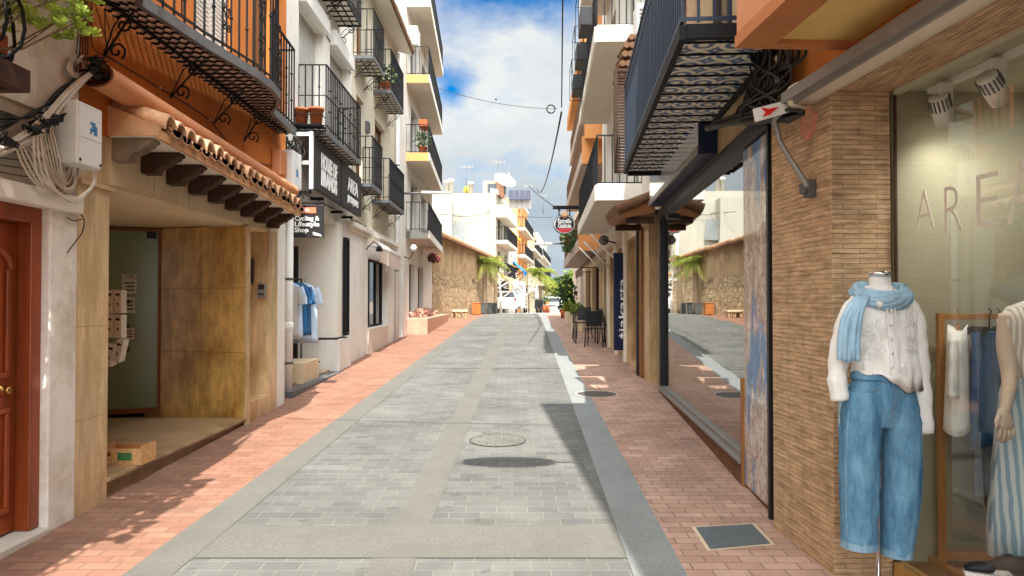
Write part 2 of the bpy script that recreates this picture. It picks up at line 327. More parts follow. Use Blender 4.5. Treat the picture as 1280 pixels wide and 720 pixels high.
M = dict(
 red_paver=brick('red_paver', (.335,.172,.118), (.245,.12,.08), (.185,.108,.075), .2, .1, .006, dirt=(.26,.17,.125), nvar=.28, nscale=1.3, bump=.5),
 red_paver_pale=brick('red_paver_pale', (.55,.36,.28), (.42,.25,.185), (.27,.18,.135), .2, .1, .006, dirt=(.27,.19,.15), nvar=.3, nscale=1.3, bump=.5),  # paler red paver, used on the whole right pavement
 grey_paver=brick('grey_paver', (.164,.164,.153), (.122,.124,.118), (.215,.208,.183), .215, .128, .0045, dirt=(.115,.115,.105), nvar=.36, nscale=.9, bump=.5, damt=.6),
 granite=mat('granite', (.142,.138,.123), .85, .28, 70, .3, 150, stain=(.105,.102,.09), sscale=1.8, samt=.5),
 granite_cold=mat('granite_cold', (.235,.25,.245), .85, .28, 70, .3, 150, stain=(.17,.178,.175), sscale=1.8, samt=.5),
 earth=mat('earth', (.24,.2,.16), .95, .2, .5, .3, 20),
 concrete_road=mat('concrete_road', (.27,.265,.25), .9, .12, 1.5, .2, 80, stain=(.22,.22,.21), sscale=.6, samt=.5),
 clad=brick('clad', (.68,.475,.295), (.57,.38,.22), (.42,.265,.145), .19, .027, .0025, nvar=.25, nscale=6, bump=.8, wobble=.012, strip=.38),
 clad_soffit=brick('clad_soffit', (.72,.50,.31), (.60,.39,.22), (.44,.27,.14), .19, .027, .0025, nvar=.25, nscale=6, bump=.8, swap=True, wobble=.012, strip=.5),
 orange=mat('orange_render', (.52,.165,.03), .9, .1, 1.2, .25, 120, stain=(.36,.10,.015), sscale=.9, samt=.7, streak=.08),
 peach=mat('peach_paint', (.66,.30,.15), .8, .1, 3, .15, 90, stain=(.5,.22,.11), samt=.4),
 peach_dark=mat('peach_trim', (.5,.19,.075), .8, .1, 3, .15, 90),
 ochre=mat('ochre_soffit', (.80,.55,.20), .9, .1, 1.5, .1, 90, stain=(.5,.3,.09)),
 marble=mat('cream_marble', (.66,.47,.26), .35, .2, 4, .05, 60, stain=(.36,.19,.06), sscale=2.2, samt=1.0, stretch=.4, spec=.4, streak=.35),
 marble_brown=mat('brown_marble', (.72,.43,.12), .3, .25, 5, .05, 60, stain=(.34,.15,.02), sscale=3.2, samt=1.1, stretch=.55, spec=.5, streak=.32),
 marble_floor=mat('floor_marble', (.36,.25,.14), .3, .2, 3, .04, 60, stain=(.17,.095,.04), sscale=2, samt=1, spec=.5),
 cream_tile=mat('cream_tile', (.62,.49,.32), .5, .12, 3, .06, 60, stain=(.46,.33,.19), sscale=2.4, samt=.5),
 cream=mat('cream_render', (.74,.62,.42), .9, .06, 2, .12, 110),
 white=mat('white_render', (.80,.77,.71), .9, .05, 1.6, .18, 130, stain=(.55,.50,.42), sscale=.9, samt=.6, stretch=.35, streak=.10),
 white_old=mat('old_white_render', (.82,.78,.71), .9, .07, 2, .5, 35, stain=(.50,.42,.31), sscale=2.6, samt=.8, streak=.06),
 white_bright=mat('bright_white_render', (.80,.765,.68), .9, .05, 1.2, .12, 90, stain=(.66,.6,.49), sscale=.5, samt=.45, stretch=.3),
 plaster_dirty=mat('dirty_plaster', (.5,.43,.34), .95, .2, 3, .6, 25, stain=(.25,.2,.15), sscale=2.4, samt=.7),
 cream_old=mat('old_cream_render', (.66,.6,.48), .9, .06, 1.6, .2, 110, stain=(.48,.41,.30), sscale=.9, samt=.65, stretch=.35, streak=.12),
 beige_stone=mat('beige_stone', (.46,.33,.19), .8, .2, 3, .2, 60, stain=(.2,.13,.07), sscale=1.6, samt=.8, stretch=.3),
 wood=mat('red_wood', (.30,.06,.012), .4, .3, 5, .08, 80, stretch=.1, stain=(.12,.022,.006), sscale=4, samt=.6, spec=.5),
 wood_mid=mat('brown_wood', (.22,.09,.03), .6, .25, 6, .1, 80, stretch=.15),
 wood_dark=mat('dark_wood', (.05,.022,.013), .7, .25, 6, .1, 80),
 wood_oak=mat('oak_wood', (.34,.15,.04), .5, .2, 8, .06, 80, stretch=.15),
 iron=metal_paint('black_iron', (.008,.008,.009), .6, .2),
 iron_blue=metal_paint('blue_black_iron', (.012,.024,.05), .42, .4),
 iron_grey=metal_paint('grey_iron', (.1,.1,.105), .5),
 alu=mat('grey_aluminium', (.3,.28,.26), .45, .1, 8, .03, 90, metal=.4),
 alu_light=mat('light_aluminium', (.55,.54,.5), .45, .1, 8, .03, 90),
 black=mat('black_paint', (.015,.015,.017), .45, .15, 6, .03, 90),
 sign_black=mat('sign_black', (.02,.02,.021), .55, .15, 3, .03, 90),
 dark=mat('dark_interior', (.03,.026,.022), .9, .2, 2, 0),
 dark_glass=mat('dark_glass', (.02,.023,.025), .04, .2, 2, 0, spec=.9),
 navy=mat('navy_paint', (.008,.014,.055), .4, .15, 3, .02, 60),
 white_paint=mat('white_paint', (.78,.77,.74), .5, .04, 3, .03, 60),
 letter=mat('white_letter', (.85,.85,.83), .5, .02, 3, 0),
 plastic_white=mat('white_plastic', (.76,.76,.74), .45, .04, 4, .02, 60, stain=(.6,.57,.5), samt=.35),
 cable_white=mat('white_cable', (.66,.6,.51), .6, .12, 12, .05, 90, stain=(.4,.33,.24), sscale=5, samt=.6),
 cable_black=mat('black_cable', (.02,.018,.017), .55, .2, 9, .03, 90),
 terracotta=mat('terracotta', (.36,.10,.032), .8, .18, 6, .1, 60, stain=(.3,.09,.035), samt=.5),
 tile=mat('roof_tile', (.72,.42,.24), .9, .3, 7, .5, 45, stain=(.20,.11,.06), sscale=6, samt=.8),
 tile_brown=mat('brown_roof_tile', (.17,.09,.05), .85, .25, 5, .2, 60),
 shutter=stripes('shutter', (.68,.67,.63), (.44,.43,.4), 5.5),
 soil=mat('soil', (.05,.035,.025), .95),
 rubble=rubble('rubble_stone', (.84,.64,.40), (.58,.38,.2), (.27,.17,.085), 4.3),
 old_render=mat('old_brown_render', (.54,.37,.21), .95, .25, 1.6, .5, 22, stain=(.24,.15,.08), sscale=1.1, samt=.8),
 green_glass=mat('green_frosted_glass', (.23,.32,.19), .22, .12, .8, 0, spec=.5, stain=(.16,.22,.13), sscale=.6),
 glass=glass('shop_glass', (.96,.97,.95), 4.0, .9, .08),
 glass_mirror=glass('street_glass', (.55,.58,.56), 3.0, .65, .28),
 pane=glass('window_pane', (.4,.43,.43), 4.0, .9, .06),
 olive=mat('olive_wall', (.315,.295,.205), .9, .05, 1, .02, 60),
 olive_light=mat('pale_olive_ceiling', (.5,.48,.36), .9, .04, 1, 0),
 floorwood=brick('floor_wood', (.27,.14,.06), (.22,.11,.045), (.1,.05,.02), 1.2, .12, .003, rough=.5, bump=.1),
 knit=mat('white_knit', (.86,.85,.82), .95, .03, 8, .3, 60, spec=.1),
 scarf=mat('blue_scarf', (.34,.52,.66), .95, .25, 9, .2, 90, spec=.1),
 denim=denim('denim', (.042,.135,.255), (.19,.38,.53)), denim_dark=denim('dark_denim', (.028,.085,.20), (.055,.14,.28)),
 denim_pale=denim('pale_denim', (.12,.2,.3), (.38,.45,.5)),
 stitch=mat('stitch', (.16,.22,.27), .9),
 skin=mat('mannequin_skin', (.66,.52,.4), .5, .04, 3, 0), chrome=mat('chrome', (.7,.7,.7), .15, .05, 3, 0, metal=1),
 tee=mat('white_cotton', (.82,.81,.78), .95, .05, 5, .2, 40), tee_blue=mat('blue_cotton', (.03,.13,.3), .95, .1, 5, .2, 40),
 tee_pale=mat('pale_blue_cotton', (.5,.6,.72), .95, .06, 5, .2, 40), tee_grey=mat('grey_cotton', (.42,.4,.38), .95, .06, 5, .2, 40),
 stripe_top=stripes('striped_cotton', (.75,.71,.63), (.46,.42,.36), 18), stripe_blue=stripes('blue_striped_cotton', (.6,.68,.7), (.26,.38,.47), 14),
 leaf=leaf('bright_leaf', (.20,.27,.035), (.36,.40,.06)), leaf_dark=leaf('dark_leaf', (.03,.07,.015), (.08,.14,.03)),
 palm=leaf('palm_leaf', (.12,.17,.02), (.27,.29,.035)), leaf_mid=leaf('mid_leaf', (.12,.2,.03), (.26,.3,.05)),
 bark=mat('bark', (.2,.14,.09), .95, .3, 6, .6, 30), bark_pale=mat('pale_bark', (.55,.5,.44), .95, .2, 6, .4, 30),
 flower=mat('red_flower', (.16,.03,.03), .7), far_white=mat('sunlit_white_render', (.36,.335,.275), .9, .06, 1.2, .12, 90, stain=(.52,.47,.38), sscale=.5, samt=.5, stretch=.3), car=mat('white_car_paint', (.78,.79,.8), .25, .02, 2, 0, spec=.5, coat=.6),
 tyre=mat('tyre', (.02,.02,.02), .85), tail=mat('red_lens', (.5,.01,.01), .2, .05, 3, 0, coat=.5), lamp=mat('clear_lens', (.75,.77,.78), .15, .05, 3, 0, coat=.6),
 plate=mat('number_plate', (.75,.75,.7), .4), canvas_cream=mat('cream_canvas', (.78,.68,.54), .85, .08, 3, .1, 60, stain=(.55,.45,.32), samt=.4),
 canvas_pink=mat('pink_canvas', (.62,.49,.42), .9, .1, 5, .15, 40), canvas_orange=mat('orange_canvas', (.72,.3,.1), .85, .1, 3, .1, 40),
 canvas_brown=mat('brown_canvas', (.2,.11,.07), .85, .1, 3, .1, 40), canvas_blue=mat('blue_canvas', (.02,.2,.6), .8),
 salmon=mat('salmon_render', (.60,.33,.24), .9, .2, 3, .25, 40, stain=(.42,.2,.14), sscale=2), apricot=mat('apricot_render', (.70,.31,.11), .9, .08, 1.5, .12, 60),
 yellow=mat('yellow_paint', (.75,.5,.06), .8), grey_pink=mat('pinkish_slab', (.52,.42,.36), .9, .08, 2, .1, 60), slab=mat('slab_soffit', (.62,.56,.47), .9, .06, 2, .1, 60),
 bin_grey=mat('grey_plastic_bin', (.085,.092,.09), .6, .15, 3, .05, 60), corten=mat('rust_brown', (.42,.15,.04), .8, .2, 4, .1, 60),
 solar=mat('solar_cell', (.015,.02,.045), .5, .15, 3, 0, spec=.2), stone_seat=mat('stone_seat', (.62,.5,.34), .9, .15, 5, .2, 40),
 azulejo=None, lattice=mat('lattice_tile', (.70,.50,.40), .85, .25, 8, .15, 60), grid_tile=mat('grid_tile', (.75,.71,.62), .85, .15, 8, .15, 60),
 red_sign=mat('red_paint', (.62,.02,.02), .5), sign_red=mat('bright_red', (.7,.05,.07), .5), pink_sign=mat('pink_sticker', (.66,.27,.17), .7, .2, 30, .1, 60), label_orange=mat('orange_label', (.75,.2,.1), .6),
 card=mat('brown_card', (.42,.2,.075), .85, .12, 4, .05, 40), card_print=mat('printed_card', (.62,.36,.16), .8, .35, 40, .02, 40), green_print=mat('green_print', (.05,.17,.05), .7),
 sticker_blue=mat('blue_sticker', (.03,.2,.45), .5, .6, 60), paper=mat('paper', (.62,.62,.56), .8, .1, 30), ink=mat('ink', (.05,.05,.05), .8),
 iron_cover=mat('cast_iron', (.11,.10,.09), .65, .3, 20, .5, 90, metal=.3), slate_cover=mat('slate_cover', (.10,.115,.125), .75, .15, 6, .2, 120), cover_mortar=mat('cover_mortar', (.55,.45,.32), .9, .15, 10, .3, 60),
 manhole_fill=brick('manhole_fill', (.18,.175,.155), (.15,.147,.13), (.12,.115,.1), .16, .09, .006), straw=mat('straw', (.15,.13,.075), .95, .3, 12, .6, 30),
 concrete=mat('pale_concrete', (.56,.52,.45), .9, .1, 2, .2, 60, stain=(.42,.38,.32)), pink_render=mat('pale_pink_render', (.64,.54,.45), .9, .06, 1.5, .12, 60),
 blue_mesh=mat('blue_mesh', (.035,.07,.14), .6, .4, 30),
)
M['brass'] = mat('brass', (.45,.27,.08), .3, .1, 8, .03, 60, metal=1)
M['dish'] = mat('dish_paint', (.34,.31,.25), .7, .08, 2, .05, 60)
M['fascia'] = mat('tile_fascia', (.66,.38,.2), .85, .2, 5, .15, 60, stain=(.4,.2,.1), sscale=3)
M['corbel_old'] = mat('old_corbel', (.2,.15,.10), .9, .3, 8, .2, 60)
M['leaf'] = leaf('bright_leaf', (.24,.34,.04), (.46,.52,.08))
def azulejo():
    m, nt, N, L, B = _nt('patterned_blue_tile')
    uv = N.new('ShaderNodeUVMap').outputs[0]
    v = N.new('ShaderNodeTexVoronoi'); v.inputs['Scale'].default_value = 5; v.inputs['Randomness'].default_value = 0; v.distance = 'EUCLIDEAN'
    L.new(uv, v.inputs['Vector'])
    w = N.new('ShaderNodeMath'); w.operation = 'SINE'; mu = N.new('ShaderNodeMath'); mu.operation = 'MULTIPLY'; mu.inputs[1].default_value = 19
    L.new(v.outputs['Distance'], mu.inputs[0]); L.new(mu.outputs[0], w.inputs[0])
    n = _noise(N, L, uv, 14, 5)
    a = N.new('ShaderNodeMath'); a.operation = 'MULTIPLY_ADD'; a.inputs[1].default_value = 1.6; L.new(n.outputs[0], a.inputs[0]); L.new(w.outputs[0], a.inputs[2])
    col = _mix(N, L, _ramp(N, L, a.outputs[0], .5, 1.1), (.10,.17,.30), (.85,.78,.62))
    L.new(col, B.inputs['Base Color']); B.inputs['Roughness'].default_value = .5; return m
M['azulejo'] = azulejo()
def mural():
    m, nt, N, L, B = _nt('painted_poster')
    tc = N.new('ShaderNodeTexCoord'); mp = N.new('ShaderNodeMapping'); mp.inputs['Scale'].default_value = (1, 1, .45); L.new(tc.outputs['Object'], mp.inputs['Vector'])
    a = _noise(N, L, mp.outputs[0], 3.4, 5, .6); b = _noise(N, L, mp.outputs[0], 9, 6, .75); c = _noise(N, L, tc.outputs['Object'], 30, 5, .8)
    col = _mix(N, L, _ramp(N, L, b.outputs[0], .47, .56), (.52,.46,.40), (.76,.73,.70))
    col = _mix(N, L, _ramp(N, L, c.outputs[0], .53, .6, 0, .8), col, (.28,.10,.06))
    col = _mix(N, L, _ramp(N, L, a.outputs[0], .54, .62, 0, .8), col, (.05,.24,.58))
    L.new(col, B.inputs['Base Color']); B.inputs['Roughness'].default_value = .3
    B.inputs['Coat Weight'].default_value = .45; B.inputs['Coat Roughness'].default_value = 0; B.inputs['Specular IOR Level'].default_value = .1; B.inputs['Roughness'].default_value = .7
    return m
M['mural'] = mural()

# ------------------------------------------------------------------ world, sun, camera
SUN = Vector((-.07, .62, -1)).normalized()          # the way the light travels
W = bpy.data.worlds.new('World'); SC.world = W; W.use_nodes = True
def world():
    N, L = W.node_tree.nodes, W.node_tree.links
    bg = N['Background']; out = N['World Output']
    sky = N.new('ShaderNodeTexSky'); sky.sky_type = 'NISHITA'; sky.sun_disc = False
    sky.sun_elevation = math.asin(-SUN.z); sky.sun_rotation = math.atan2(-SUN.x, -SUN.y)
    sky.air_density = 1.0; sky.dust_density = 0; sky.ozone_density = 4
    hs = N.new('ShaderNodeHueSaturation'); hs.inputs['Saturation'].default_value = 1.9; L.new(sky.outputs[0], hs.inputs['Color']); L.new(hs.outputs[0], bg.inputs[0]); bg.inputs[1].default_value = .07
    tc = N.new('ShaderNodeTexCoord'); vec = tc.outputs['Generated']
    mp = N.new('ShaderNodeMapping'); mp.inputs['Scale'].default_value = (1, 1, 1.7); mp.inputs['Location'].default_value = (.35, .1, .2); L.new(vec, mp.inputs['Vector'])
    n1 = _noise(N, L, mp.outputs[0], 2.6, 12, .58); n2 = _noise(N, L, mp.outputs[0], 7, 10, .6)
    cov = _ramp(N, L, n1.outputs[0], .2, .42, 0, 1.0)
    for px, py, r0, r1 in ((590, -75, .06, .125), (563, 112, .004, .045), (700, -60, .05, .10)):
        d = ray(px, py).normalized()
        ds = N.new('ShaderNodeVectorMath'); ds.operation = 'DISTANCE'; L.new(vec, ds.inputs[0]); ds.inputs[1].default_value = d
        jit = N.new('ShaderNodeMath'); jit.operation = 'MULTIPLY_ADD'; L.new(n2.outputs[0], jit.inputs[0]); jit.inputs[1].default_value = .12
        sb = N.new('ShaderNodeMath'); sb.operation = 'SUBTRACT'; sb.inputs[1].default_value = .06; L.new(ds.outputs['Value'], sb.inputs[0]); L.new(sb.outputs[0], jit.inputs[2])
        k = _ramp(N, L, jit.outputs[0], r0, r1)
        m = N.new('ShaderNodeMath'); m.operation = 'MULTIPLY'; L.new(cov, m.inputs[0]); L.new(k, m.inputs[1]); cov = m.outputs[0]
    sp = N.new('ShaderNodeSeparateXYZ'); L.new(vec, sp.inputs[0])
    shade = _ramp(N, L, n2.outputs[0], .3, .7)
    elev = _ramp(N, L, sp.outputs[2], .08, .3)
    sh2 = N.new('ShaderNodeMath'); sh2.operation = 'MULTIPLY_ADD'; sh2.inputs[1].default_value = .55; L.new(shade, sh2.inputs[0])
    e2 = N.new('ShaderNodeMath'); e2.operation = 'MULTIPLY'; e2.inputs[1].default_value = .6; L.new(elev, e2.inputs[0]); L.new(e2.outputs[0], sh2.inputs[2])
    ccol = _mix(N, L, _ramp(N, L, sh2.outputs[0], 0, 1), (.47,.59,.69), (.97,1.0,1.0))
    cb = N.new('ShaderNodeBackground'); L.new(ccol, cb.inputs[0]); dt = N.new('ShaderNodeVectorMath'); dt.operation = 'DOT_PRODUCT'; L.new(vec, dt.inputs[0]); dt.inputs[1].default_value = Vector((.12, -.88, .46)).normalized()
    fill_glow = _ramp(N, L, dt.outputs['Value'], .3, .95, 1.0, 6.6)      # cloud glow added low behind the camera, fills surfaces facing it
    st = N.new('ShaderNodeMath'); st.operation = 'MULTIPLY'; L.new(_ramp(N, L, sp.outputs[2], .40, .8, .40, .74), st.inputs[0]); L.new(fill_glow, st.inputs[1])  # clouds above the view are brightened overhead to add fill light
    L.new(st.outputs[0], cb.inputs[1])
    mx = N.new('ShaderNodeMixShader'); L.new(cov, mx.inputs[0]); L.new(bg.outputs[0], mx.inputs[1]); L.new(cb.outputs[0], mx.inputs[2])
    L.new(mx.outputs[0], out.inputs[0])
world()
sl = bpy.data.lights.new('sun', 'SUN'); sl.energy = 4.0; sl.angle = R(.5); sl.color = (1, .95, .86)
so = bpy.data.objects.new('sun', sl); COL.objects.link(so); so.rotation_euler = SUN.to_track_quat('-Z', 'Y').to_euler(); so.location = (5, -20, 30)
cam = bpy.data.cameras.new('camera'); co = bpy.data.objects.new('camera', cam); COL.objects.link(co)
cam.sensor_width = 36; cam.lens = FOC*36/1280; cam.clip_end = 3000; cam.clip_start = .05
co.location = (0, 0, EYE); co.rotation_euler = (math.pi/2+PITCH, 0, 0); SC.camera = co
SC.view_settings.view_transform = 'Standard'; SC.view_settings.look = 'None'; SC.view_settings.gamma = 1
SC.view_settings.exposure = 1.2; SC.view_settings.use_curve_mapping = False
SC.cycles.max_bounces = 8; SC.cycles.diffuse_bounces = 4; SC.cycles.glossy_bounces = 4; SC.cycles.transparent_max_bounces = 12
SC.cycles.sample_clamp_indirect = 6; SC.cycles.caustics_reflective = False; SC.cycles.caustics_refractive = False
SC.cycles.use_denoising = True; SC.cycles.denoising_prefilter = 'ACCURATE'

# ------------------------------------------------------------------ ground
YS = [-60, -45, -30, -20, -12, -8, -4]+[i*1.0 for i in range(0, 60)]+[60, 65, 70, 80, 90, 100, 110, 130, 160, 200, 260]
def bend(y): return .0216*y+(.085*(y-46) if y > 46 else 0)
def kl(y): return -2.197+bend(y)
def kr(y): return .861+bend(y)
def sheet(f0, f1, lift, ys=YS, nx=1):
    mb = MB(); vs = []; fs = []
    for y in ys:
        for i in range(nx+1):
            a = i/nx; vs.append((f0(y)*(1-a)+f1(y)*a, y, zg(y)+lift))
    for j in range(len(ys)-1):
        for i in range(nx):
            k = j*(nx+1)+i; fs.append((k, k+1, k+nx+2, k+nx+1))
    mb.add(vs, fs); return mb
def span(a, b, st=1.0):
    n = max(1, int(math.ceil((b-a)/st))); return [a+(b-a)*i/n for i in range(n+1)]
gy = [-400]+YS+[400, 900]
struct('ground', sheet(lambda y: -600, lambda y: 600, -.03, gy), M['earth'])
NEAR = span(-12, 44)
struct('road', sheet(kl, kr, 0, span(-12, 44)), M['grey_paver'])
struct('far_road', sheet(lambda y: kl(y)-.3, lambda y: kr(y)+.3, .004, span(41.6, 150, 2)), M['concrete_road'])
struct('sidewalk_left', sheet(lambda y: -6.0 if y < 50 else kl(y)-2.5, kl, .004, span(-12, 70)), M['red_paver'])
struct('sidewalk_right', sheet(kr, lambda y: 6.0 if y < 44 else kr(y)+2.5, .004, span(-12, 70)), M['red_paver_pale'])
struct('kerb_left', sheet(kl, lambda y: kl(y)+.27, .004, span(-12, 44)), M['granite'])
struct('kerb_right', sheet(lambda y: kr(y)-.29, kr, .004, span(-12, 44)), M['granite_cold'])
struct('centre_band', sheet(lambda y: -.89+bend(y), lambda y: -.64+bend(y), .004, span(-12, 44)), M['granite'])
for y0, y1 in ((-.3, .2), (4.27, 4.82), (13.4, 13.6), (22.6, 22.85), (33, 33.4), (39, 39.6)):
    struct('cross_band', sheet(lambda y: kl(y)+.275, lambda y: kr(y)-.295, .006, [y0, y1]), M['granite'])
# ------------------------------------------------------------------ shared builders
def facade(fr, s0, s1, z0, z1, holes=(), t=.15, depth=7, mb=None, top=True):
    mb = mb or MB(fr)
    ss = sorted({s0, s1} | {x for h in holes for x in h[:2]}); zs = sorted({z0, z1} | {x for h in holes for x in h[2:4]})
    for i in range(len(ss)-1):
        for j in range(len(zs)-1):
            cs, cz = (ss[i]+ss[i+1])/2, (zs[j]+zs[j+1])/2
            o = -t if any(h[0] < cs < h[1] and h[2] < cz < h[3] for h in holes) else 0
            mb.quad((ss[i], o, zs[j]), (ss[i+1], o, zs[j]), (ss[i+1], o, zs[j+1]), (ss[i], o, zs[j+1]))
    for a, b, c, d in [h[:4] for h in holes]:
        mb.quad((a, 0, c), (a, -t, c), (a, -t, d), (a, 0, d)); mb.quad((b, 0, c), (b, -t, c), (b, -t, d), (b, 0, d))
        mb.quad((a, 0, c), (b, 0, c), (b, -t, c), (a, -t, c)); mb.quad((a, 0, d), (b, 0, d), (b, -t, d), (a, -t, d))
    for s in (s0, s1): mb.quad((s, 0, z0), (s, -depth, z0), (s, -depth, z1), (s, 0, z1))
    mb.quad((s0, 0, z1), (s1, 0, z1), (s1, -depth, z1), (s0, -depth, z1))
    mb.quad((s0, -depth, z0), (s1, -depth, z0), (s1, -depth, z1), (s0, -depth, z1))
    return mb
def window(parent, fr, hole, t=.15, kind='glass', frame='white_paint', name='window', w=.05, nv=1, nh=0, label=None):
    a, b, c, d = hole[:4]; o0, o1 = -t+.003, -t+.06
    mb = MB(fr)
    for x0, x1, y0, y1 in ((a, b, d-w, d), (a, b, c, c+w), (a, a+w, c+w, d-w), (b-w, b, c+w, d-w)): mb.box(x0+.002, x1-.002, o0, o1, y0+.002, y1-.002)
    for i in range(nv): x = a+(b-a)*(i+1)/(nv+1); mb.box(x-w*.4, x+w*.4, o0, o1-.004, c+w, d-w)
    for i in range(nh): z = c+(d-c)*(i+1)/(nh+1); mb.box(a+w, b-w, o0, o1-.008, z-w*.4, z+w*.4)
    f = build(name, mb, M[frame], parent)
    p = MB(fr).box(a+w*.6, b-w*.6, o0+.005, o0+.02, c+w*.6, d-w*.6)
    build('pane', p, M['dark_glass'], f)
    return f
def shutter(parent, fr, hole, t=.15, box=True, m='shutter', slat=.055):
    a, b, c, d = hole[:4]; mb = MB(fr)
    z = c
    while z < d-.02:
        mb.box(a+.01, b-.01, -t+.01, -t+.035, z+.004, min(d, z+slat)); z += slat
    o = build('roller_shutter', mb, M[m], parent)
    if box: build('shutter_box', MB(fr).box(a-.04, b+.04, -.02, .12, d-.02, d+.24), M['white_paint'], o, bevel=.01)
    return o
def path_pts(path, d):
    out = []
    for i in range(len(path)-1):
        a, b = Vector(path[i]), Vector(path[i+1]); n = max(1, round((b-a).length/d))
        out += [a+(b-a)*k/n for k in range(n)]
    return out+[Vector(path[-1])]
def spiral(c, r, a0, turns, n=14, sgn=1):
    return [(c[0]+r*(1-.85*k/n)*math.cos(a0+sgn*turns*2*math.pi*k/n), c[1]+r*(1-.85*k/n)*math.sin(a0+sgn*turns*2*math.pi*k/n)) for k in range(n+1)]
def railing(parent, fr, path, z, h, d=.12, m='iron', r=.007, rail=.014, mid=None, knob=0, name='railing', low=.06):
    mb = MB(fr)
    for zz, rr in [(z+h, rail), (z+low, rail*.8)]+([(z+mid, rail*.7)] if mid else []):
        mb.tube([(p[0], p[1], zz) for p in path], rr, 4)
    for i, p in enumerate(path_pts(path, d)):
        mb.box(p.x-r, p.x+r, p.y-r, p.y+r, z+.0, z+h)
        if knob and i % knob == 0:
            for q in (.33, .66): mb.lathe([(r, -.02), (r*2.6, 0), (r, .02)], (p.x, p.y, z+h*q), 6)
    return build(name, mb, M[m], parent)
def scroll_bracket(parent, fr, s, o1, z, size=.3, m='iron', down=True):
    mb = MB(fr)
    q = lambda o, zz: (s, o, z+zz)
    mb.tube([q(.0, -size), q(o1, -.02)], .009, 4)
    mb.tube([q(x, y) for x, y in spiral((.10, -size+.05), .07, -1.0, 1.3)], .009, 4)
    mb.tube([q(x, y) for x, y in spiral((o1*.66, -.12), .07, 2.4, 1.4, sgn=-1)], .009, 4)
    mb.tube([q(.0, -size), q(o1*.35, -size*.35), q(o1*.62, -.05)], .006, 4)
    return build('bracket', mb, M[m], parent)
def balcony(parent, fr, s0, s1, o1, z, h=.95, t=.05, slab='grid_tile', bar=.12, grid=True, m='iron', brackets=0, mid=None, knob=0, edge=None, r=.0085, o0=.0):
    mb = MB(fr).box(s0+.02, s1-.02, o0-.02, o1-.02, z, z+t)
    b = build('balcony', mb, M[slab], parent)
    if grid:
        g = MB(fr)
        for x in path_pts([(s0, 0, 0), (s1, 0, 0)], .22): g.box(x.x-.012, x.x+.012, 0, o1, z-.02, z-.002)
        for o in (o1*.33, o1*.66): g.box(s0, s1, o-.008, o+.008, z-.026, z-.004)
        g.box(s0, s1, o1-.018, o1+.006, z-.03, z+t); g.box(s0, s0+.02, 0, o1, z-.03, z+t); g.box(s1-.02, s1, 0, o1, z-.03, z+t)
        build('balcony_frame', g, M[edge or m], b)
    railing(b, fr, [(s0+.01, 0), (s0+.01, o1-.006), (s1-.01, o1-.006), (s1-.01, 0)], z+t, h, bar, m, r, mid=mid, knob=knob)
    for i in range(brackets):
        scroll_bracket(b, fr, s0+.12+(s1-s0-.24)*i/max(1, brackets-1), o1*.9, z-.02, .34)
    return b
def plant_pot(name, label, fr, s, o, z, r, h, cat='flower pot', group=None, leafm='leaf_mid', ls=.03, n=60, spread=None, fl=0):
    c = fr(s, o, z); t = thing(name, label, cat, c, group)
    build('pot', MB().lathe([(r*.72, 0), (r*.95, h*.86), (r*1.08, h*.86), (r*1.08, h), (r*.92, h), (r*.9, h*.9), (0, h*.9)], c, 18), M['terracotta'], t)
    if n:
        mb = MB(); leaves(mb, c+Vector((0, 0, h+(spread or r)*.7)), ((spread or r),)*3, n, ls); build('foliage', mb, M[leafm], t)
    return t
def leaves(mb, c, rad, n, size, rs=None, clump=.0, droop=0):
    rs = rs or rnd
    for i in range(n):
        while True:
            p = Vector((rs.uniform(-1, 1), rs.uniform(-1, 1), rs.uniform(-1, 1)))
            if .25 < p.length < 1: break
        p = Vector((c[0]+p.x*rad[0], c[1]+p.y*rad[1], c[2]+p.z*rad[2]))
        a = Vector((rs.gauss(0, 1), rs.gauss(0, 1), rs.gauss(.2, .8)-droop)).normalized()
        b = a.cross(Vector((rs.gauss(0, 1), rs.gauss(0, 1), rs.gauss(0, 1)))).normalized()
        l = size*rs.uniform(.7, 1.4); w = l*.42
        mb.add([p, p+a*l*.5+b*w, p+a*l, p+a*l*.5-b*w], [(0, 1, 2, 3)], raw=True)
    return mb
def rosette(mb, c, r, n, rs):
    """succulent-like tuft: leaves radiating up and out from one point"""
    up = Vector((rs.gauss(0, .35), rs.gauss(0, .35), 1)).normalized()
    for k in range(n):
        w = 2.4*k; e = .25+.9*(k/n)
        t = up.orthogonal().normalized(); b = up.cross(t)
        d = (t*math.cos(w)+b*math.sin(w))*math.cos(e)+up*math.sin(e)
        sd = d.cross(up).normalized(); l = r*rs.uniform(.8, 1.15)
        mb.add([c, c+d*l*.55+sd*l*.2, c+d*l*.92+sd*l*.16, c+d*l, c+d*l*.92-sd*l*.16, c+d*l*.55-sd*l*.2], [(0, 1, 2, 3, 4, 5)], raw=True)
def sag(a, b, d=.1, n=10, jit=0, rs=None):
    a, b = Vector(a), Vector(b); out = []
    rs = rs or rnd
    for i in range(n+1):
        k = i/n; p = a.lerp(b, k); p.z -= 4*d*k*(1-k)
        if jit and 0 < i < n: p += Vector((rs.gauss(0, jit), rs.gauss(0, jit), rs.gauss(0, jit)))
        out.append(p)
    return out
def smooth_path(pts, n=5):
    P = [Vector(p) for p in pts]; out = []
    for i in range(len(P)-1):
        p0, p1, p2, p3 = P[max(0, i-1)], P[i], P[i+1], P[min(len(P)-1, i+2)]
        for k in range(n):
            t = k/n
            out.append(.5*((2*p1)+(p2-p0)*t+(2*p0-5*p1+4*p2-p3)*t*t+(3*p1-p0-3*p2+p3)*t**3))
    return out+[P[-1]]

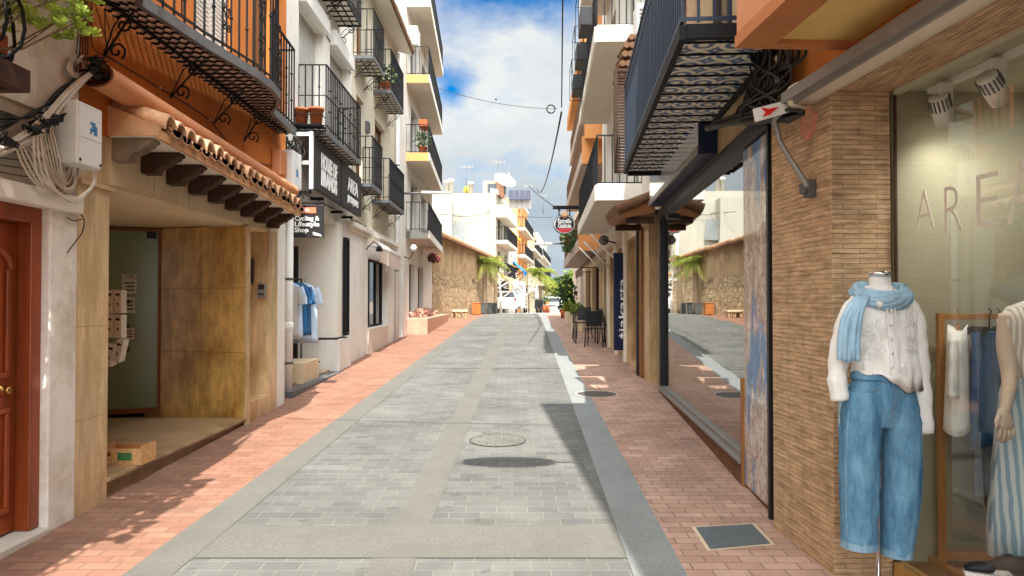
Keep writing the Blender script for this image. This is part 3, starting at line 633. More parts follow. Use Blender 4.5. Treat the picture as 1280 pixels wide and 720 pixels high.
def tubef(pts, rr, n=16, wob=.05, f=3, ph=0, sy=1):
    P = smooth_path(pts, 6); rg = []; m = len(P)
    for i, p in enumerate(P):
        t = (P[min(i+1, m-1)]-P[max(i-1, 0)]).normalized(); k = i/(m-1)*(len(rr)-1); j = min(int(k), len(rr)-2); r = rr[j]+(rr[j+1]-rr[j])*(k-j)
        a = t.cross(Vector((0, 1, 0))).normalized(); b = t.cross(a)
        rg.append([tuple(p+(a*math.cos(w)+b*math.sin(w)*sy)*r*(1+wob*math.sin(f*w+ph+i*.9)+wob*math.sin(i*1.7+ph))) for w in [2*math.pi*q/n for q in range(n)]])
    return MB().rings(rg, raw=True)
# ------------------------------------------------------------------ LEFT: white house with the wooden door
FL = Fr(-2.95, 0, 1)
house = thing('white_house', 'old white house with a red wooden panelled door at the left edge', 'house', FL(2, -3, 0))
mb = MB(FL)
mb.box(4.70, 4.995, -.5, .012, -.3, 2.27); mb.box(-9, 3.42, -6, 0, -.3, 2.27)
build('wall', mb, M['white_old'], house, bevel=.012)
build('lintel', MB(FL).box(3.3, 4.995, -.5, .055, 2.185, 2.30), M['white_bright'], house, bevel=.012)
build('upper_wall', MB(FL).box(-9, 5.0, -6, 0, 2.27, 9.4), M['plaster_dirty'], house)
build('painted_wall', MB(FL).box(-9, 4.98, .0, .02, 2.78, 9.4), M['white_old'], house, bevel=.006)
build('door_step', MB(FL).box(3.42, 4.70, -.5, .03, -.2, .17), M['concrete'], house, bevel=.012)
dz0, dz1 = .172, 2.185
mb = MB(FL)
mb.box(4.60, 4.70, -.16, -.04, dz0, dz1); mb.box(3.42, 3.52, -.16, -.04, dz0, dz1); mb.box(3.52, 4.60, -.16, -.04, dz1-.10, dz1)
fr_ = build('door_frame', mb, M['wood'], house, bevel=.008)
mb = MB(FL).box(3.525, 4.595, -.2, -.13, dz0+.01, dz1-.105)
for s0, s1 in ((3.60, 3.99), (4.13, 4.52)):
    z0, z1 = dz0+.14, dz0+.78
    for a, b, c, d in ((s0, s1, z0, z0+.035), (s0, s1, z1-.035, z1), (s0, s0+.035, z0+.035, z1-.035), (s1-.035, s1, z0+.035, z1-.035)): mb.box(a, b, -.13, -.108, c, d)
    mb.box(s0+.075, s1-.075, -.13, -.115, z0+.08, z1-.08)
    z0, z1 = dz0+.96, dz0+1.62
    for a, b, c, d in ((s0, s1, z0, z0+.035), (s0, s0+.035, z0+.035, z1), (s1-.035, s1, z0+.035, z1)): mb.box(a, b, -.13, -.108, c, d)
    cs = (s0+s1)/2; hw = (s1-s0)/2
    arch = [(cs+hw*math.cos(w), -.118, z1+.13*math.sin(w)) for w in [math.pi*k/12 for k in range(13)]]
    mb.tube(arch, .022, 6)
    mb.prism([(s0+.075, -.13, z0+.08), (s1-.075, -.13, z0+.08), (s1-.075, -.13, z1-.03)]+[(cs+(hw-.075)*math.cos(w), -.13, z1-.03+.1*math.sin(w)) for w in [math.pi*k/8 for k in range(1, 8)]]+[(s0+.075, -.13, z1-.03)], (0, .015, 0))
    mb.tube([(s0, -.125, dz0+.87), (s1, -.125, dz0+.87)], .02, 6)
door = build('door', mb, M['wood'], house, bevel=.006)
c = FL(*FL.hit(8, 488, -.1)[:1], -.1, FL.hit(8, 488, -.1)[1])
build('handle', MB().lathe([(0, 0), (.034, 0), (.034, .006), (.012, .012), (.012, .03), (.024, .036), (.026, .048), (.016, .056), (0, .058)], (c.x-.03, c.y, c.z), 14, axis='x'), M['brass'], door)
# balcony of the white house
bz = 2.66
b = build('balcony', MB(FL).box(1.4, 3.62, .02, .54, bz, bz+.07), M['concrete'], house)
mb = MB(FL).box(1.38, 3.65, .50, .56, bz-.03, bz+.08).box(3.59, 3.65, .02, .5, bz-.03, bz+.08)
build('balcony_frame', mb, M['wood_dark'], b)
mb = MB(FL)
def belly(p, on):
    k = .13
    return [(p[0], p[1], bz+1.0), (p[0], p[1], bz+.55)]+[(p[0]+on[0]*k*q, p[1]+on[1]*k*q, bz+.55-hh) for q, hh in ((.45, .1), (.9, .22), (1, .32), (.85, .4), (.4, .45), (0, .45))]
for s in [1.5+.125*i for i in range(17)]: mb.tube(belly((s, .5), (0, 1)), .009, 5)
for o in (.08, .2, .32, .44): mb.tube(belly((3.58, o), (1, 0)), .009, 5)
for zz in (bz+1.0, bz+.12, bz+.55): mb.tube([(1.4, .5, zz), (3.58, .5, zz), (3.58, .02, zz)], .012, 4)
build('railing', mb, M['iron'], b)
pl = thing('balcony_plant', 'bushy light green succulent spilling through the bulging black railing above the wooden door', 'plant', FL(3.4, .4, bz+.08))
rs = random.Random(5); mb = MB(); st = MB()
for i in range(560):
    s = rs.uniform(2.7, 4.02); o = rs.uniform(.12, .78); z = bz+.34+.55*rs.random()-.10*abs(s-3.5)
    c = FL(s, o, z); rosette(mb, c, rs.uniform(.032, .06), 13, rs)
    if i % 14 == 0: st.tube([FL(3.4+.3*(s-3.4), .35, bz+.15), FL((s+3.4)/2, (o+.35)/2, z-.25), c], [.008, .006, .004], 5, raw=True)
build('foliage', mb, M['leaf'], pl, fixn=False); build('stem', st, M['bark'], pl)
build('planter', MB(FL).prism([(2.6, .12, bz+.075), (3.7, .12, bz+.075), (3.7, .42, bz+.075), (2.6, .42, bz+.075)], (0, 0, .2)), M['terracotta'], pl, bevel=.015)

# ------------------------------------------------------------------ LEFT: orange building with the marble entrance
ob = thing('orange_building', 'orange rendered building with a marble entrance and a small tiled canopy', 'building', FL(7.3, -3, 0))
FZ = .31
mb = facade(FL, 5.02, 9.6, 2.80, 9.3, [(6.85, 7.75, 3.82, 5.95), (8.35, 9.0, 3.82, 5.9)], .12, 6)
build('wall', mb, M['orange'], ob)
mb = MB(FL); sl_ = .045
for s in [6.86+.0*i for i in range(1)]:
    mb.box(6.86, 7.74, -.11, -.06, 3.83, 5.94)
for (a, b_) in ((6.9, 7.28), (7.32, 7.7)):
    z = 3.9
    while z < 5.85:
        mb.prism([(a, -.06, z), (a, -.03, z+.004), (a, -.03, z+.012), (a, -.06, z+.03)], (b_-a, 0, 0)); z += sl_
build('louvred_shutter', mb, M['white_paint'], ob)
window(ob, FL, (8.35, 9.0, 3.82, 5.9), .12, frame='wood_mid')
build('stone_fascia', MB(FL).box(5.40, 9.28, -.45, .012, 2.45, 2.80), M['cream_tile'], ob)
mb = MB(FL)
for s in (6.05, 6.7, 7.35, 8.0, 8.65): mb.box(s-.003, s+.003, .012, .014, 2.45, 2.8)
build('tile_joint', mb, M['beige_stone'], ob)
mb = MB(FL).box(5.0, 5.40, -.6, .004, -.3, 2.40); mb.box(5.0, 5.40, -.6, -.004, 2.40, 2.80); mb.box(5.0, 5.42, -.5, .03, 2.40, 2.43)
build('pillar', mb, M['marble'], ob, bevel=.004)
for z in (1.42, .78): build('pillar_joint', MB(FL).box(5.0, 5.40, .004, .0055, z, z+.005), M['beige_stone'], ob)
build('ceiling', MB(FL).box(5.40, 10.0, -3.4, -.45, 2.45, 2.6).box(5.40, 9.28, -.45, -.02, 2.435, 2.449), M['cream'], ob)
mb = MB().prism([(-2.95, 8.19, -.2), (-2.95, 8.275, -.2), (-4.3, 8.80, -.2), (-4.3, 8.67, -.2)], (0, 0, 2.64))
mw = build('marble_wall', mb, M['marble_brown'], ob, bevel=.003)
mb = MB()
nn = Vector((.0, 0, 0)); d_ = Vector((-1.35, .48, 0)).normalized(); nf = Vector((-d_.y, d_.x, 0)); nf = nf if nf.y < 0 else -nf
P0 = Vector((-2.95, 8.19, 0))
def wj(a0, a1, z0, z1):
    for k in (0,): mb.add([P0+d_*a0+nf*.0015+Vector((0, 0, z0)), P0+d_*a1+nf*.0015+Vector((0, 0, z0)), P0+d_*a1+nf*.0015+Vector((0, 0, z1)), P0+d_*a0+nf*.0015+Vector((0, 0, z1))], [(0, 1, 2, 3)], raw=True)
for z in (1.02, 1.74): wj(.0, 1.4, z, z+.006)
for a in (.62, 1.2): wj(a, a+.005, FZ, 2.43)
build('wall_joint', mb, M['wood_mid'], mw, fixn=False)
build('marble_edge', MB(FL).box(8.17, 8.28, -.004, .02, -.2, 2.435), M['marble'], ob, bevel=.003)
mb = MB(FL).box(5.40, 8.17, -3.4, -.03, -.2, FZ-.03).box(5.40, 8.185, -3.4, .02, FZ-.03, FZ)
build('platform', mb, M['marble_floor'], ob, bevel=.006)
mb = MB(FL).box(5.40, 7.0, -3.4, -.95, FZ, 2.45)
build('side_wall', mb, M['marble_brown'], ob)
# alcove with the intercom
mb = MB(FL).box(8.95, 9.28, -.6, .006, -.2, 2.45).box(8.52, 8.96, -.62, -.45, -.2, 2.45)
build('alcove_wall', mb, M['marble'], ob, bevel=.004)
build('alcove_step', MB(FL).prism([(8.285, .015, -.2), (8.948, .015, -.2), (8.948, -.448, -.2), (8.50, -.448, -.2)], (0, 0, .67)), M['marble'], ob, bevel=.006)
build('lower_wall', MB(FL).box(9.28, 9.6, -.6, 0, -.2, 2.8), M['white'], ob)
ic = thing('intercom', 'small metal intercom panel with a dark screen inside the narrow marble alcove', 'intercom', onY(328, 363, 8.94))
c = onY(328, 363, 8.94)
build('body', MB().box(c.x-.05, c.x+.05, 8.90, 8.949, c.z-.09, c.z+.09), M['alu'], ic, bevel=.006)
build('screen', MB().box(c.x-.035, c.x+.035, 8.893, 8.899, c.z+.01, c.z+.07), M['dark_glass'], ic)
mb = MB()
for k in range(3): mb.box(c.x-.03+.022*k, c.x-.016+.022*k, 8.893, 8.899, c.z-.06, c.z-.03)
build('button', mb, M['black'], ic)
lf = thing('wall_lamp', 'slim dark wall lamp fixed beside the intercom alcove', 'lamp', onX(315, 339, -3.1))
c = onY(315, 339, 8.93); build('body', MB().box(c.x-.03, c.x+.02, 8.86, 8.946, c.z-.14, c.z+.14), M['black'], lf, bevel=.008)
build('back_plate', MB().box(c.x-.02, c.x+.01, 8.944, 8.949, c.z-.17, c.z+.17), M['alu'], lf)
# glass door
A, Bq = Vector((-4.12, 8.60, 0)), Vector((-5.6, 7.92, 0)); gd = (Bq-A).normalized(); gn = Vector((gd.y, -gd.x, 0)); gn = gn if gn.y < 0 else -gn
def gp(a, o, z): return A+gd*a+gn*o+Vector((0, 0, z))
gdo = build('glass_door', MB(gp).box(.0, .62, 0, .012, FZ+.06, 2.40).box(.632, 1.62, 0, .012, FZ+.06, 2.40), M['green_glass'], ob)
build('door_frame', MB(gp).box(-.03, 0, -.03, .03, FZ, 2.42).box(0, 1.62, -.03, .03, 2.40, 2.435).box(0, 1.62, -.02, .025, FZ, FZ+.06), M['wood_mid'], gdo)
build('hinge', MB(gp).box(.58, .69, -.005, .03, 2.0, 2.09), M['black'], gdo); build('hinge', MB(gp).box(.02, .12, -.005, .03, 2.32, 2.40), M['black'], gdo)
build('handle', MB(gp).lathe([(0, 0), (.02, .0), (.02, .03), (.03, .05), (.0, .06)], (.52, .02, 1.25), 10, axis='y'), M['chrome'], gdo)
mb = MB(gp); ik = MB(gp)
for a, w, z, h in ((.22, .15, 1.68, .17), (.235, .14, 1.46, .18), (.24, .14, 1.16, .13), (.44, .1, 1.37, .2), (.22, .15, 1.855, .05)):
    mb.box(a, a+w, .013, .016, z, z+h)
    for q in range(3): ik.box(a+.02, a+w-.02-.02*(q % 2), .0165, .018, z+h*(.2+.24*q), z+h*(.3+.24*q))
build('notice', mb, M['paper'], gdo); build('notice_print', ik, M['ink'], gdo)
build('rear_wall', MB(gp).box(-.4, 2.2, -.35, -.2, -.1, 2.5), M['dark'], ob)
# mailboxes
mbx = thing('mailbox', 'x', 'mailbox', (0, 0, 0)); bpy.data.objects.remove(mbx)
proto = None
lab = ['upper left pale mailbox in the entrance rack', 'upper right pale mailbox in the entrance rack', 'middle left pale mailbox in the entrance rack', 'middle right pale mailbox in the entrance rack', 'lower left pale mailbox tilted open in the entrance rack', 'lower right pale mailbox tilted open in the entrance rack']
for i in range(6):
    r_, c_ = divmod(i, 2)
    p = onY(136.5+10.5*c_, 377+31*r_+(5*(1-c_) if r_ == 2 else 0), 7.02)
    if proto is None:
        proto = thing('mailbox', lab[0], 'mailbox', p, 'mailboxes in the marble entrance'); mp_ = proto
        w, h, d0 = .036, .11, .05
        build('body', MB().box(p.x-w, p.x+w, p.y, p.y+d0*2, p.z-h, p.z+h), M['plastic_white'], mp_, bevel=.004)
        build('name_plate', MB().box(p.x-.02, p.x+.02, p.y-.003, p.y+.0, p.z+.055, p.z+.078), M['ink'], mp_)
        build('lock', MB().lathe([(0, 0), (.008, 0), (.008, .008), (0, .009)], (p.x, p.y-.008, p.z-.02), 8, axis='y'), M['ink'], mp_)
        build('label', MB().prism([(p.x-.004, p.y-.002, p.z-.05), (p.x+.014, p.y-.002, p.z-.03), (p.x+.014, p.y-.002, p.z-.022), (p.x-.004, p.y-.002, p.z-.04)], (0, .001, 0)), M['ink'], mp_)
        build('back_rail', MB().box(p.x-.05, p.x+.05, p.y+.1, p.y+.13, p.z-.02, p.z+.02), M['black'], mp_)
    else:
        q = dup(proto, p, 0, lab[i])
        if r_ == 2: q.rotation_euler = (R(8), R(16), 0)
cb = thing('fruit_box', 'open printed cardboard fruit box on the entrance platform', 'box', G(148, 582))
c = FL(5.93, -.12, FZ); cb.location = c; WL[cb.name] = c
for nm, bx, m_ in (('box_base', (-.16, .16, -.11, .11, .002, .012), 'card'), ('front_panel', (-.16, .16, -.118, -.11, .002, .13), 'card_print'), ('back_panel', (-.16, .16, .11, .118, .002, .13), 'card'), ('side_panel', (-.168, -.16, -.118, .118, .002, .15), 'card'), ('side_panel', (.16, .168, -.118, .118, .002, .15), 'card_print')):
    k = bx; o = build(nm, MB().box(c.x+k[0], c.x+k[1], c.y+k[2], c.y+k[3], c.z+k[4], c.z+k[5]), M[m_], cb)
    if nm == 'front_panel':
        build('printed_label', MB().box(c.x-.02, c.x+.09, c.y-.121, c.y-.1185, c.z+.04, c.z+.1), M['green_print'], o)
        build('printed_spot', MB().lathe([(0, 0), (.02, 0), (.02, .002), (0, .002)], (c.x-.09, c.y-.1205, c.z+.09), 10, axis='y').lathe([(0, 0), (.016, 0), (.016, .002), (0, .002)], (c.x-.11, c.y-.1205, c.z+.045), 10, axis='y'), M['wood'], o)
pb = thing('paper_bag', 'crumpled pale paper bundle leaning behind the cream marble pillar', 'paper', FL(6.1, -.9, FZ))
mb = MB(FL)
for i in range(5):
    a = 5.62+.05*i; mb.prism([(a, -.55, FZ+.003), (a+.1, -.5, FZ+.003), (a+.13, -.42, FZ+.35+.04*i), (a-.02, -.5, FZ+.33)], (.01, .02, 0))
build('paper', mb, M['paper'], pb)

# tile canopy
ez = lambda s: 2.83-(s-5.3)*.044
S0, S1, NT = 5.40, 8.98, 19
mb = MB(FL); n = 7; pitch = (S1-S0)/NT
for i in range(NT):
    sc_ = S0+(i+.5)*pitch+rnd.uniform(-.008, .008); z0 = ez(sc_)+rnd.uniform(-.006, .007); yj = rnd.uniform(-.012, .012)
    for up, rr in ((1, .50), (0, .42)):
        s_ = sc_ if up else sc_+pitch/2
        rg = []
        for o, lift, kk in ((.40+yj, 0, 1.08), (.19, .085, .98), (-.02, .17, .9)):
            ring = []
            for k in range(n):
                w = math.pi*k/(n-1); r_ = pitch*rr*kk
                ring.append((s_+r_*math.cos(w), o, z0+.035+lift+(r_*1.25*math.sin(w) if up else -r_*.6*math.sin(w)+.03)))
            for k in range(n-1, -1, -1):
                w = math.pi*k/(n-1); r_ = pitch*rr*kk-.013
                ring.append((s_+r_*math.cos(w), o, z0+.035+lift+(r_*1.25*math.sin(w) if up else -r_*.6*math.sin(w)+.015)))
            rg.append(ring)
        mb.rings(rg)
tc = build('tile_canopy', mb, M['tile'], ob)
mb = MB(FL)
for a0, a1, o0, o1, zl, zh in ((S0-.02, S1+.02, .34, .37, -.035, .03), ):
    mb.add([(a, o, ez(a)+z) for a in (a0, a1) for o in (o0, o1) for z in (zl, zh)], [(0,1,3,2),(4,6,7,5),(0,4,5,1),(2,3,7,6),(0,2,6,4),(1,5,7,3)])
mb.add([(S0-.03, o, ez(S0)+z) for o, z in ((-.01, -.02), (.37, -.02), (.38, .045), (-.01, .21))]+[(S0+.0, o, ez(S0)+z) for o, z in ((-.01, -.02), (.37, -.02), (.38, .045), (-.01, .21))], [(0,1,2,3),(7,6,5,4),(0,1,5,4),(1,2,6,5),(2,3,7,6),(3,0,4,7)])
build('fascia', mb, M['fascia'], tc)
mb = MB(FL).add([(a, o, ez(a)+z) for a in (S0-.02, S1+.02) for o in (.014, .34) for z in (-.03, -.01)], [(0,1,3,2),(4,6,7,5),(0,4,5,1),(2,3,7,6),(0,2,6,4),(1,5,7,3)])
build('soffit_board', mb, M['white_bright'], tc)
for i in range(9):
    s = S0+.0+(S1-S0-.16)*i/8; z = ez(s)-.032
    prof = [(.014, 0), (.32, 0), (.32, -.025), (.30, -.03), (.285, -.055), (.255, -.065), (.235, -.09), (.19, -.105), (.15, -.125), (.135, -.165), (.014, -.165)]
    mb = MB(FL).prism([(s, o, z+h-.044*.0) for o, h in prof], (.11, 0, -.005))
    build('corbel', mb, M['wood_dark'] if i else M['corbel_old'], tc, bevel=.004)
# cable duct (half-round orange casing)
mb = MB(FL); rg = []
for s, z in ((4.98, 3.13), (9.33, 2.985)):
    rg.append([(s, .14+.115*math.cos(w), z+.085*math.sin(w)) for w in [2*math.pi*k/16 for k in range(16)]])
mb.rings(rg, caps=False); rg = [[(s, .14+.10*math.cos(w), z+.072*math.sin(w)) for w in [2*math.pi*k/16 for k in range(16)]] for s, z in ((4.98, 3.13), (9.33, 2.985))]
mb.rings(rg, caps=False)
build('cable_duct', mb, M['peach'], ob, fixn=False)
# bow-fronted balcony
BZ = 3.72
ol = [(5.2, .30), (5.5, .34), (5.8, .37), (6.1, .40), (6.5, .47), (6.9, .535), (7.3, .555), (7.65, .52), (7.95, .41), (8.15, .285), (8.3, .25), (9.3, .2)]
ol = [(3.4, .60), (4.4, .60), (4.85, .58), (5.05, .40)]+ol  # unseen near end, added out of view to cast shade on the pavement
mb = MB(FL); top = [(3.4, .03)]+ol+[(9.3, 0)]
mb.prism([(a, o*.985, BZ) for a, o in top], (0, 0, .03))
bal = build('balcony', mb, M['lattice'], ob)
mb = MB(FL)
def oat(s):
    for i in range(len(ol)-1):
        if ol[i][0] <= s <= ol[i+1][0]:
            k = (s-ol[i][0])/(ol[i+1][0]-ol[i][0]); return ol[i][1]*(1-k)+ol[i+1][1]*k
    return .2
for i in range(len(ol)-1):
    (a, o), (b_, p) = ol[i], ol[i+1]
    mb.add([(a, o-.02, BZ-.03), (a, o+.025, BZ-.03), (a, o+.025, BZ+.055), (a, o-.02, BZ+.055), (b_, p-.02, BZ-.03), (b_, p+.025, BZ-.03), (b_, p+.025, BZ+.055), (b_, p-.02, BZ+.055)], [(0,1,5,4),(1,2,6,5),(2,3,7,6),(3,0,4,7),(0,1,2,3),(4,5,6,7)])
build('balcony_edge', mb, M['iron_grey'], bal)
mb = MB(FL); s = 3.6; k = 0
while s < 9.28:
    o = oat(s); z = BZ-.014; k += 1
    mb.tube([(s+(.022 if j % 2 else -.022), o*j/10, z) for j in range(11)], .011, 4)
    s += .115
mb.box(4.4, 9.3, .10, .115, BZ-.028, BZ-.004)
build('lattice', mb, M['iron'], bal)
rl = [(a, o-.005) for a, o in ol]
railing(bal, FL, rl+[(9.3, .0)], BZ+.05, 1.0, .125, 'iron', .0075, .016, knob=2)
for s in (5.75, 6.42, 7.08, 7.72, 8.55):
    o = oat(s); mb = MB(FL).tube([(s, o, BZ+.1), (s, o, BZ+.95)], .007, 4)
    for zz in (.28, .62):
        for sg in (1, -1):
            mb.tube([(s+sg*x, o, BZ+zz+y) for x, y in spiral((.045, .0), .045, math.pi, 1.5)], .006, 4)
            mb.tube([(s+sg*x, o, BZ+zz+y) for x, y in [(0, .06)]+spiral((.05, .15), .035, -math.pi/2, 1.2)], .006, 4)
    build('scrollwork', mb, M['iron'], bal)
for s in (5.3, 6.35, 7.28, 8.1): scroll_bracket(bal, FL, s, min(.3, oat(s)*.7), BZ-.01, .36)

# meter box and its cables
mx = thing('meter_box', 'white metal telecom box with blue sticker on the corner above the marble pillar', 'utility box', FL(4.78, .1, 2.45))
def boxat(s0, s1, o0, o1, z0, z1, t, m='plastic_white'): return build('housing', MB(FL).box(s0, s1, o0, o1, z0, z1), M[m], t, bevel=.01)
boxat(4.655, 4.935, .022, .20, 2.47, 2.875, mx)
build('door_panel', MB(FL).box(4.665, 4.925, .20, .206, 2.65, 2.865).box(4.665, 4.925, .20, .206, 2.48, 2.645), M['plastic_white'], mx)
mb = MB(FL)
for i in range(4):
    for j in range(4):
        if (i*3+j*5) % 7 != 3: mb.box(4.79+.021*i, 4.808+.021*i, .2065, .208, 2.685+.021*j, 2.703+.021*j)
build('sticker', mb, M['sticker_blue'], mx)
build('lock', MB(FL).lathe([(0, 0), (.01, 0), (.01, .006), (0, .007)], (4.68, .206, 2.5), 8, axis='y').lathe([(0, 0), (.01, 0), (.01, .006), (0, .007)], (4.91, .206, 2.5), 8, axis='y'), M['ink'], mx)
b2 = thing('junction_box', 'cream plastic junction box with a blue sticker at the end of the orange wall', 'utility box', FL(9.45, .1, 2.8))
s0, z0 = FL.hit(341, 214, .1); s1, z1 = FL.hit(364, 165, .12)
build('housing', MB(FL).box(9.36, 9.74, .004, .17, 3.05, 3.52), M['plastic_white'], b2, bevel=.01)
build('sticker', MB(FL).box(9.5, 9.58, .17, .172, 3.2, 3.3), M['sticker_blue'], b2)
b3 = thing('salmon_box', 'small salmon painted wall box between the orange wall and the cream junction box', 'utility box', FL(9.2, .1, 3.1))
build('housing', MB(FL).box(9.02, 9.26, .004, .12, 3.14, 3.46), M['peach'], b3, bevel=.012); build('lid', MB(FL).box(9.04, 9.24, .12, .128, 3.16, 3.44), M['peach_dark'], b3, bevel=.004)
def cab(name, label, specs, cat='cables', group=None, tie=None):
    """specs: (pixel path, o offset, radius, material)"""
    t = thing(name, label, cat, FL(4.5, .1, 2.6), group); by = {}
    for path, o, r, m in specs:
        pts = []
        for px, py in path:
            s, z = FL.hit(px, py, o); pts.append(FL(s, o, z))
        by.setdefault(m, MB()).tube(smooth_path(pts), r, 6, raw=True)
    for m, mb in by.items(): build('black_strand' if 'black' in m else 'white_strand', mb, M[m], t)
    if tie:
        for px, py, o in tie:
            mb = MB(); s, z = FL.hit(px, py, o); p = FL(s, o, z)
            for q in range(7): mb.tube([p+Vector((rnd.gauss(0, .035), rnd.gauss(0, .035), rnd.gauss(0, .022))) for _ in range(4)], .007, 5, raw=True)
            mb.lathe([(0, -.03), (.034, -.02), (.036, .02), (0, .03)], p, 8)
            build('insulating_tape', mb, M['cable_black'], t)
    return t
rs = random.Random(3); sp_ = []
for i in range(7):
    d = i*3.2
    sp_.append(([(-30, 195+d*.5), (10, 178+d*.6), (50, 150+d), (85, 112+d*.7), (108, 94+d*.25), (126, 84+d*.2)], .10+.012*(i % 3), .011, 'cable_white'))
for i in range(9):
    a = i*3
    sp_.append(([(18+a, 176-a*.6), (28+a*2, 205), (48+a*1.5, 232+a*.4), (78, 244-a*1.4), (92-a*.3, 226-a), (95-a*.8, 205)], .07+.01*(i % 3), .007, 'cable_white'))
for i in range(6):
    sp_.append(([(48+i*3, 158-i), (52+i*4, 190), (66+i*3, 225+i*2), (88+i, 240-i*2), (92+i, 222), (90+i*2, 205)], .09+.01*(i % 3), .0065, 'cable_white'))
for i in range(3):
    sp_.append(([(115+i*2, 205), (117+i, 222+2*i), (112-i, 236+i*2), (92, 249+i*2), (72, 240), (58-i*6, 215), (50-i*4, 170)], .16, .008, 'cable_white'))
sp_.append(([(88, 247), (97, 262), (105, 275), (103, 290), (96, 300), (84, 316)], .03, .004, 'cable_black'))
sp_.append(([(84, 272), (92, 276), (102, 274)], .03, .004, 'cable_black'))
cab('cable_bundle', 'tangled bundle of old white cables sagging over the white lintel', sp_, tie=[(8, 178, .12), (42, 163, .12), (55, 155, .12), (68, 148, .12)])
sp_ = []
for i in range(8):
    sp_.append(([(-30, 128+i*5), (5, 140+i*3), (40, 146-i), (78, 108+i*2), (112, 93-i)], .05+.01*(i % 3), .006, 'cable_black'))
for i in range(5):
    sp_.append(([(0, 215-i*9), (40, 221-i*10), (58, 212-i*9), (80, 165-i*8), (96+i*3, 60+i*8), (100+i*2, -10)], .03, .0035, 'cable_black'))
for i in range(7):
    sp_.append(([(92+i*2, 75+rs.uniform(-6, 6)), (84+i, 85), (96, 98-i), (108, 84+i), (98, 72), (90, 66+i*3)], .06, .006, 'cable_white'))
sp_ += [([(116, -10), (114, 40), (118, 62), (134, 72)], .03, .004, 'cable_black'), ([(133, -10), (131, 30), (134, 70)], .03, .004, 'cable_black')]
cab('wire_bundle', 'thin black wires running along the dirty plaster to the end of the orange duct', sp_, tie=[(120, 78, .12), (118, 88, .12), (122, 95, .13)])
t = thing('wall_cable', 'thin black cable clipped along the orange wall below the bow balcony', 'cable', FL(7, .01, 3.2))
pts = [FL(*(lambda q: (q[0], .012, q[1]))(FL.hit(px, py, .012))) for px, py in ((134, 70), (200, 110), (262, 150), (300, 195), (345, 208))]
build('strand', MB().tube(smooth_path(pts), .005, 5, raw=True), M['cable_black'], t)
build('clip', MB().lathe([(.008, -.01), (.008, .01)], pts[1], 6).lathe([(.008, -.01), (.008, .01)], pts[2], 6), M['plastic_white'], t)
# ------------------------------------------------------------------ LEFT: white shop building
FW = Fr(-3.12, 0, 1)
wb = thing('white_shop_building', 'white shop building with an arched entrance under two black sign boards', 'building', FW(12, -3, 0))
h1 = [(10.75, 12.1, 4.15, 6.0), (12.6, 14.0, 4.15, 6.0)]; h1b = [(10.75, 12.1, 6.8, 8.6), (12.6, 14.0, 6.8, 8.6)]
build('wall', facade(FW, 9.6, 14.32, 3.2, 10.2, h1+h1b, .16, 8), M['white'], wb)
for h in h1+h1b:
    shutter(wb, FW, (h[0], h[1], h[2]+(.0), h[3]), .16)
g0 = .28
mb = MB(FW).box(9.6, 10.35, -.6, .0, -.2, 3.2)
build('pier', mb, M['white'], wb)
# arch over the entrance
mb = MB(FW); pts = [(10.35, 0, 3.2), (15.85, 0, 3.2), (15.85, 0, 2.9), (13.65, 0, 2.5)]
arc = [(12.0+1.65*math.cos(w), 0, 2.35+.72*math.sin(w)) for w in [math.pi*k/14 for k in range(15)]]
mb.prism([(10.35, 0, 3.22), (13.65, 0, 3.22)]+arc, (0, -.5, 0))
build('arch', mb, M['white'], wb)
mb = MB(FW).box(13.65, 15.85, -.6, .0, -.2, 3.2)
build('column', mb, M['white'], wb, bevel=.05)
mb = MB(FW).box(12.95, 13.3, -1.4, .06, .95, 3.0)
build('display_wall', mb, M['white_bright'], wb, bevel=.006)
build('plinth', MB(FW).box(12.93, 13.9, -1.4, .10, -.1, .93), M['white'], wb, bevel=.02)
build('plinth_trim', MB(FW).box(12.92, 13.5, -1.4, .085, .93, .95), M['iron'], wb)
window(wb, Fr(-3.12+.065, 0, 1), (13.32, 13.62, .97, 2.75), -.003, frame='iron', nv=0)
mb = MB(FW).box(9.7, 13.0, -2.6, -2.4, -.1, 3.2).box(10.2, 10.36, -2.6, -.6, -.1, 3.2).box(10.35, 13.0, -2.5, -.5, 3.02, 3.19)
build('entrance_wall', mb, M['white'], wb)
sd = build('shop_window', MB(FW).box(12.3, 12.36, -1.9, -1.42, .5, 2.6).box(12.3, 12.36, -2.4, -2.2, .5, 2.6).box(12.3, 12.36, -2.2, -1.9, 2.2, 2.6).box(12.3, 12.36, -2.2, -1.9, .5, .75), M['wood_mid'], wb)
build('pane', MB(FW).box(12.32, 12.34, -2.2, -1.9, .75, 2.2), M['pane'], sd)
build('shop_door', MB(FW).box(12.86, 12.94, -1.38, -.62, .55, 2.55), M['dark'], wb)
for i in range(2):
    build('step', MB(FW).box(10.36, 12.93, -2.4, -.06-.42*i, -.1, .42+.16*i-.02), M['marble_floor'], wb, bevel=.008)
build('threshold', MB(FW).box(10.0, 15.8, -.05, .16, -.1, zg(12.5)+.02), M['iron_grey'], wb)
bl = tag(build('marble_block', MB(FW).box(10.95, 11.85, -.42, .03, .1, .68), M['cream_tile'], None, bevel=.008), 'cream marble block beside the steps under the clothes rail', 'step block')
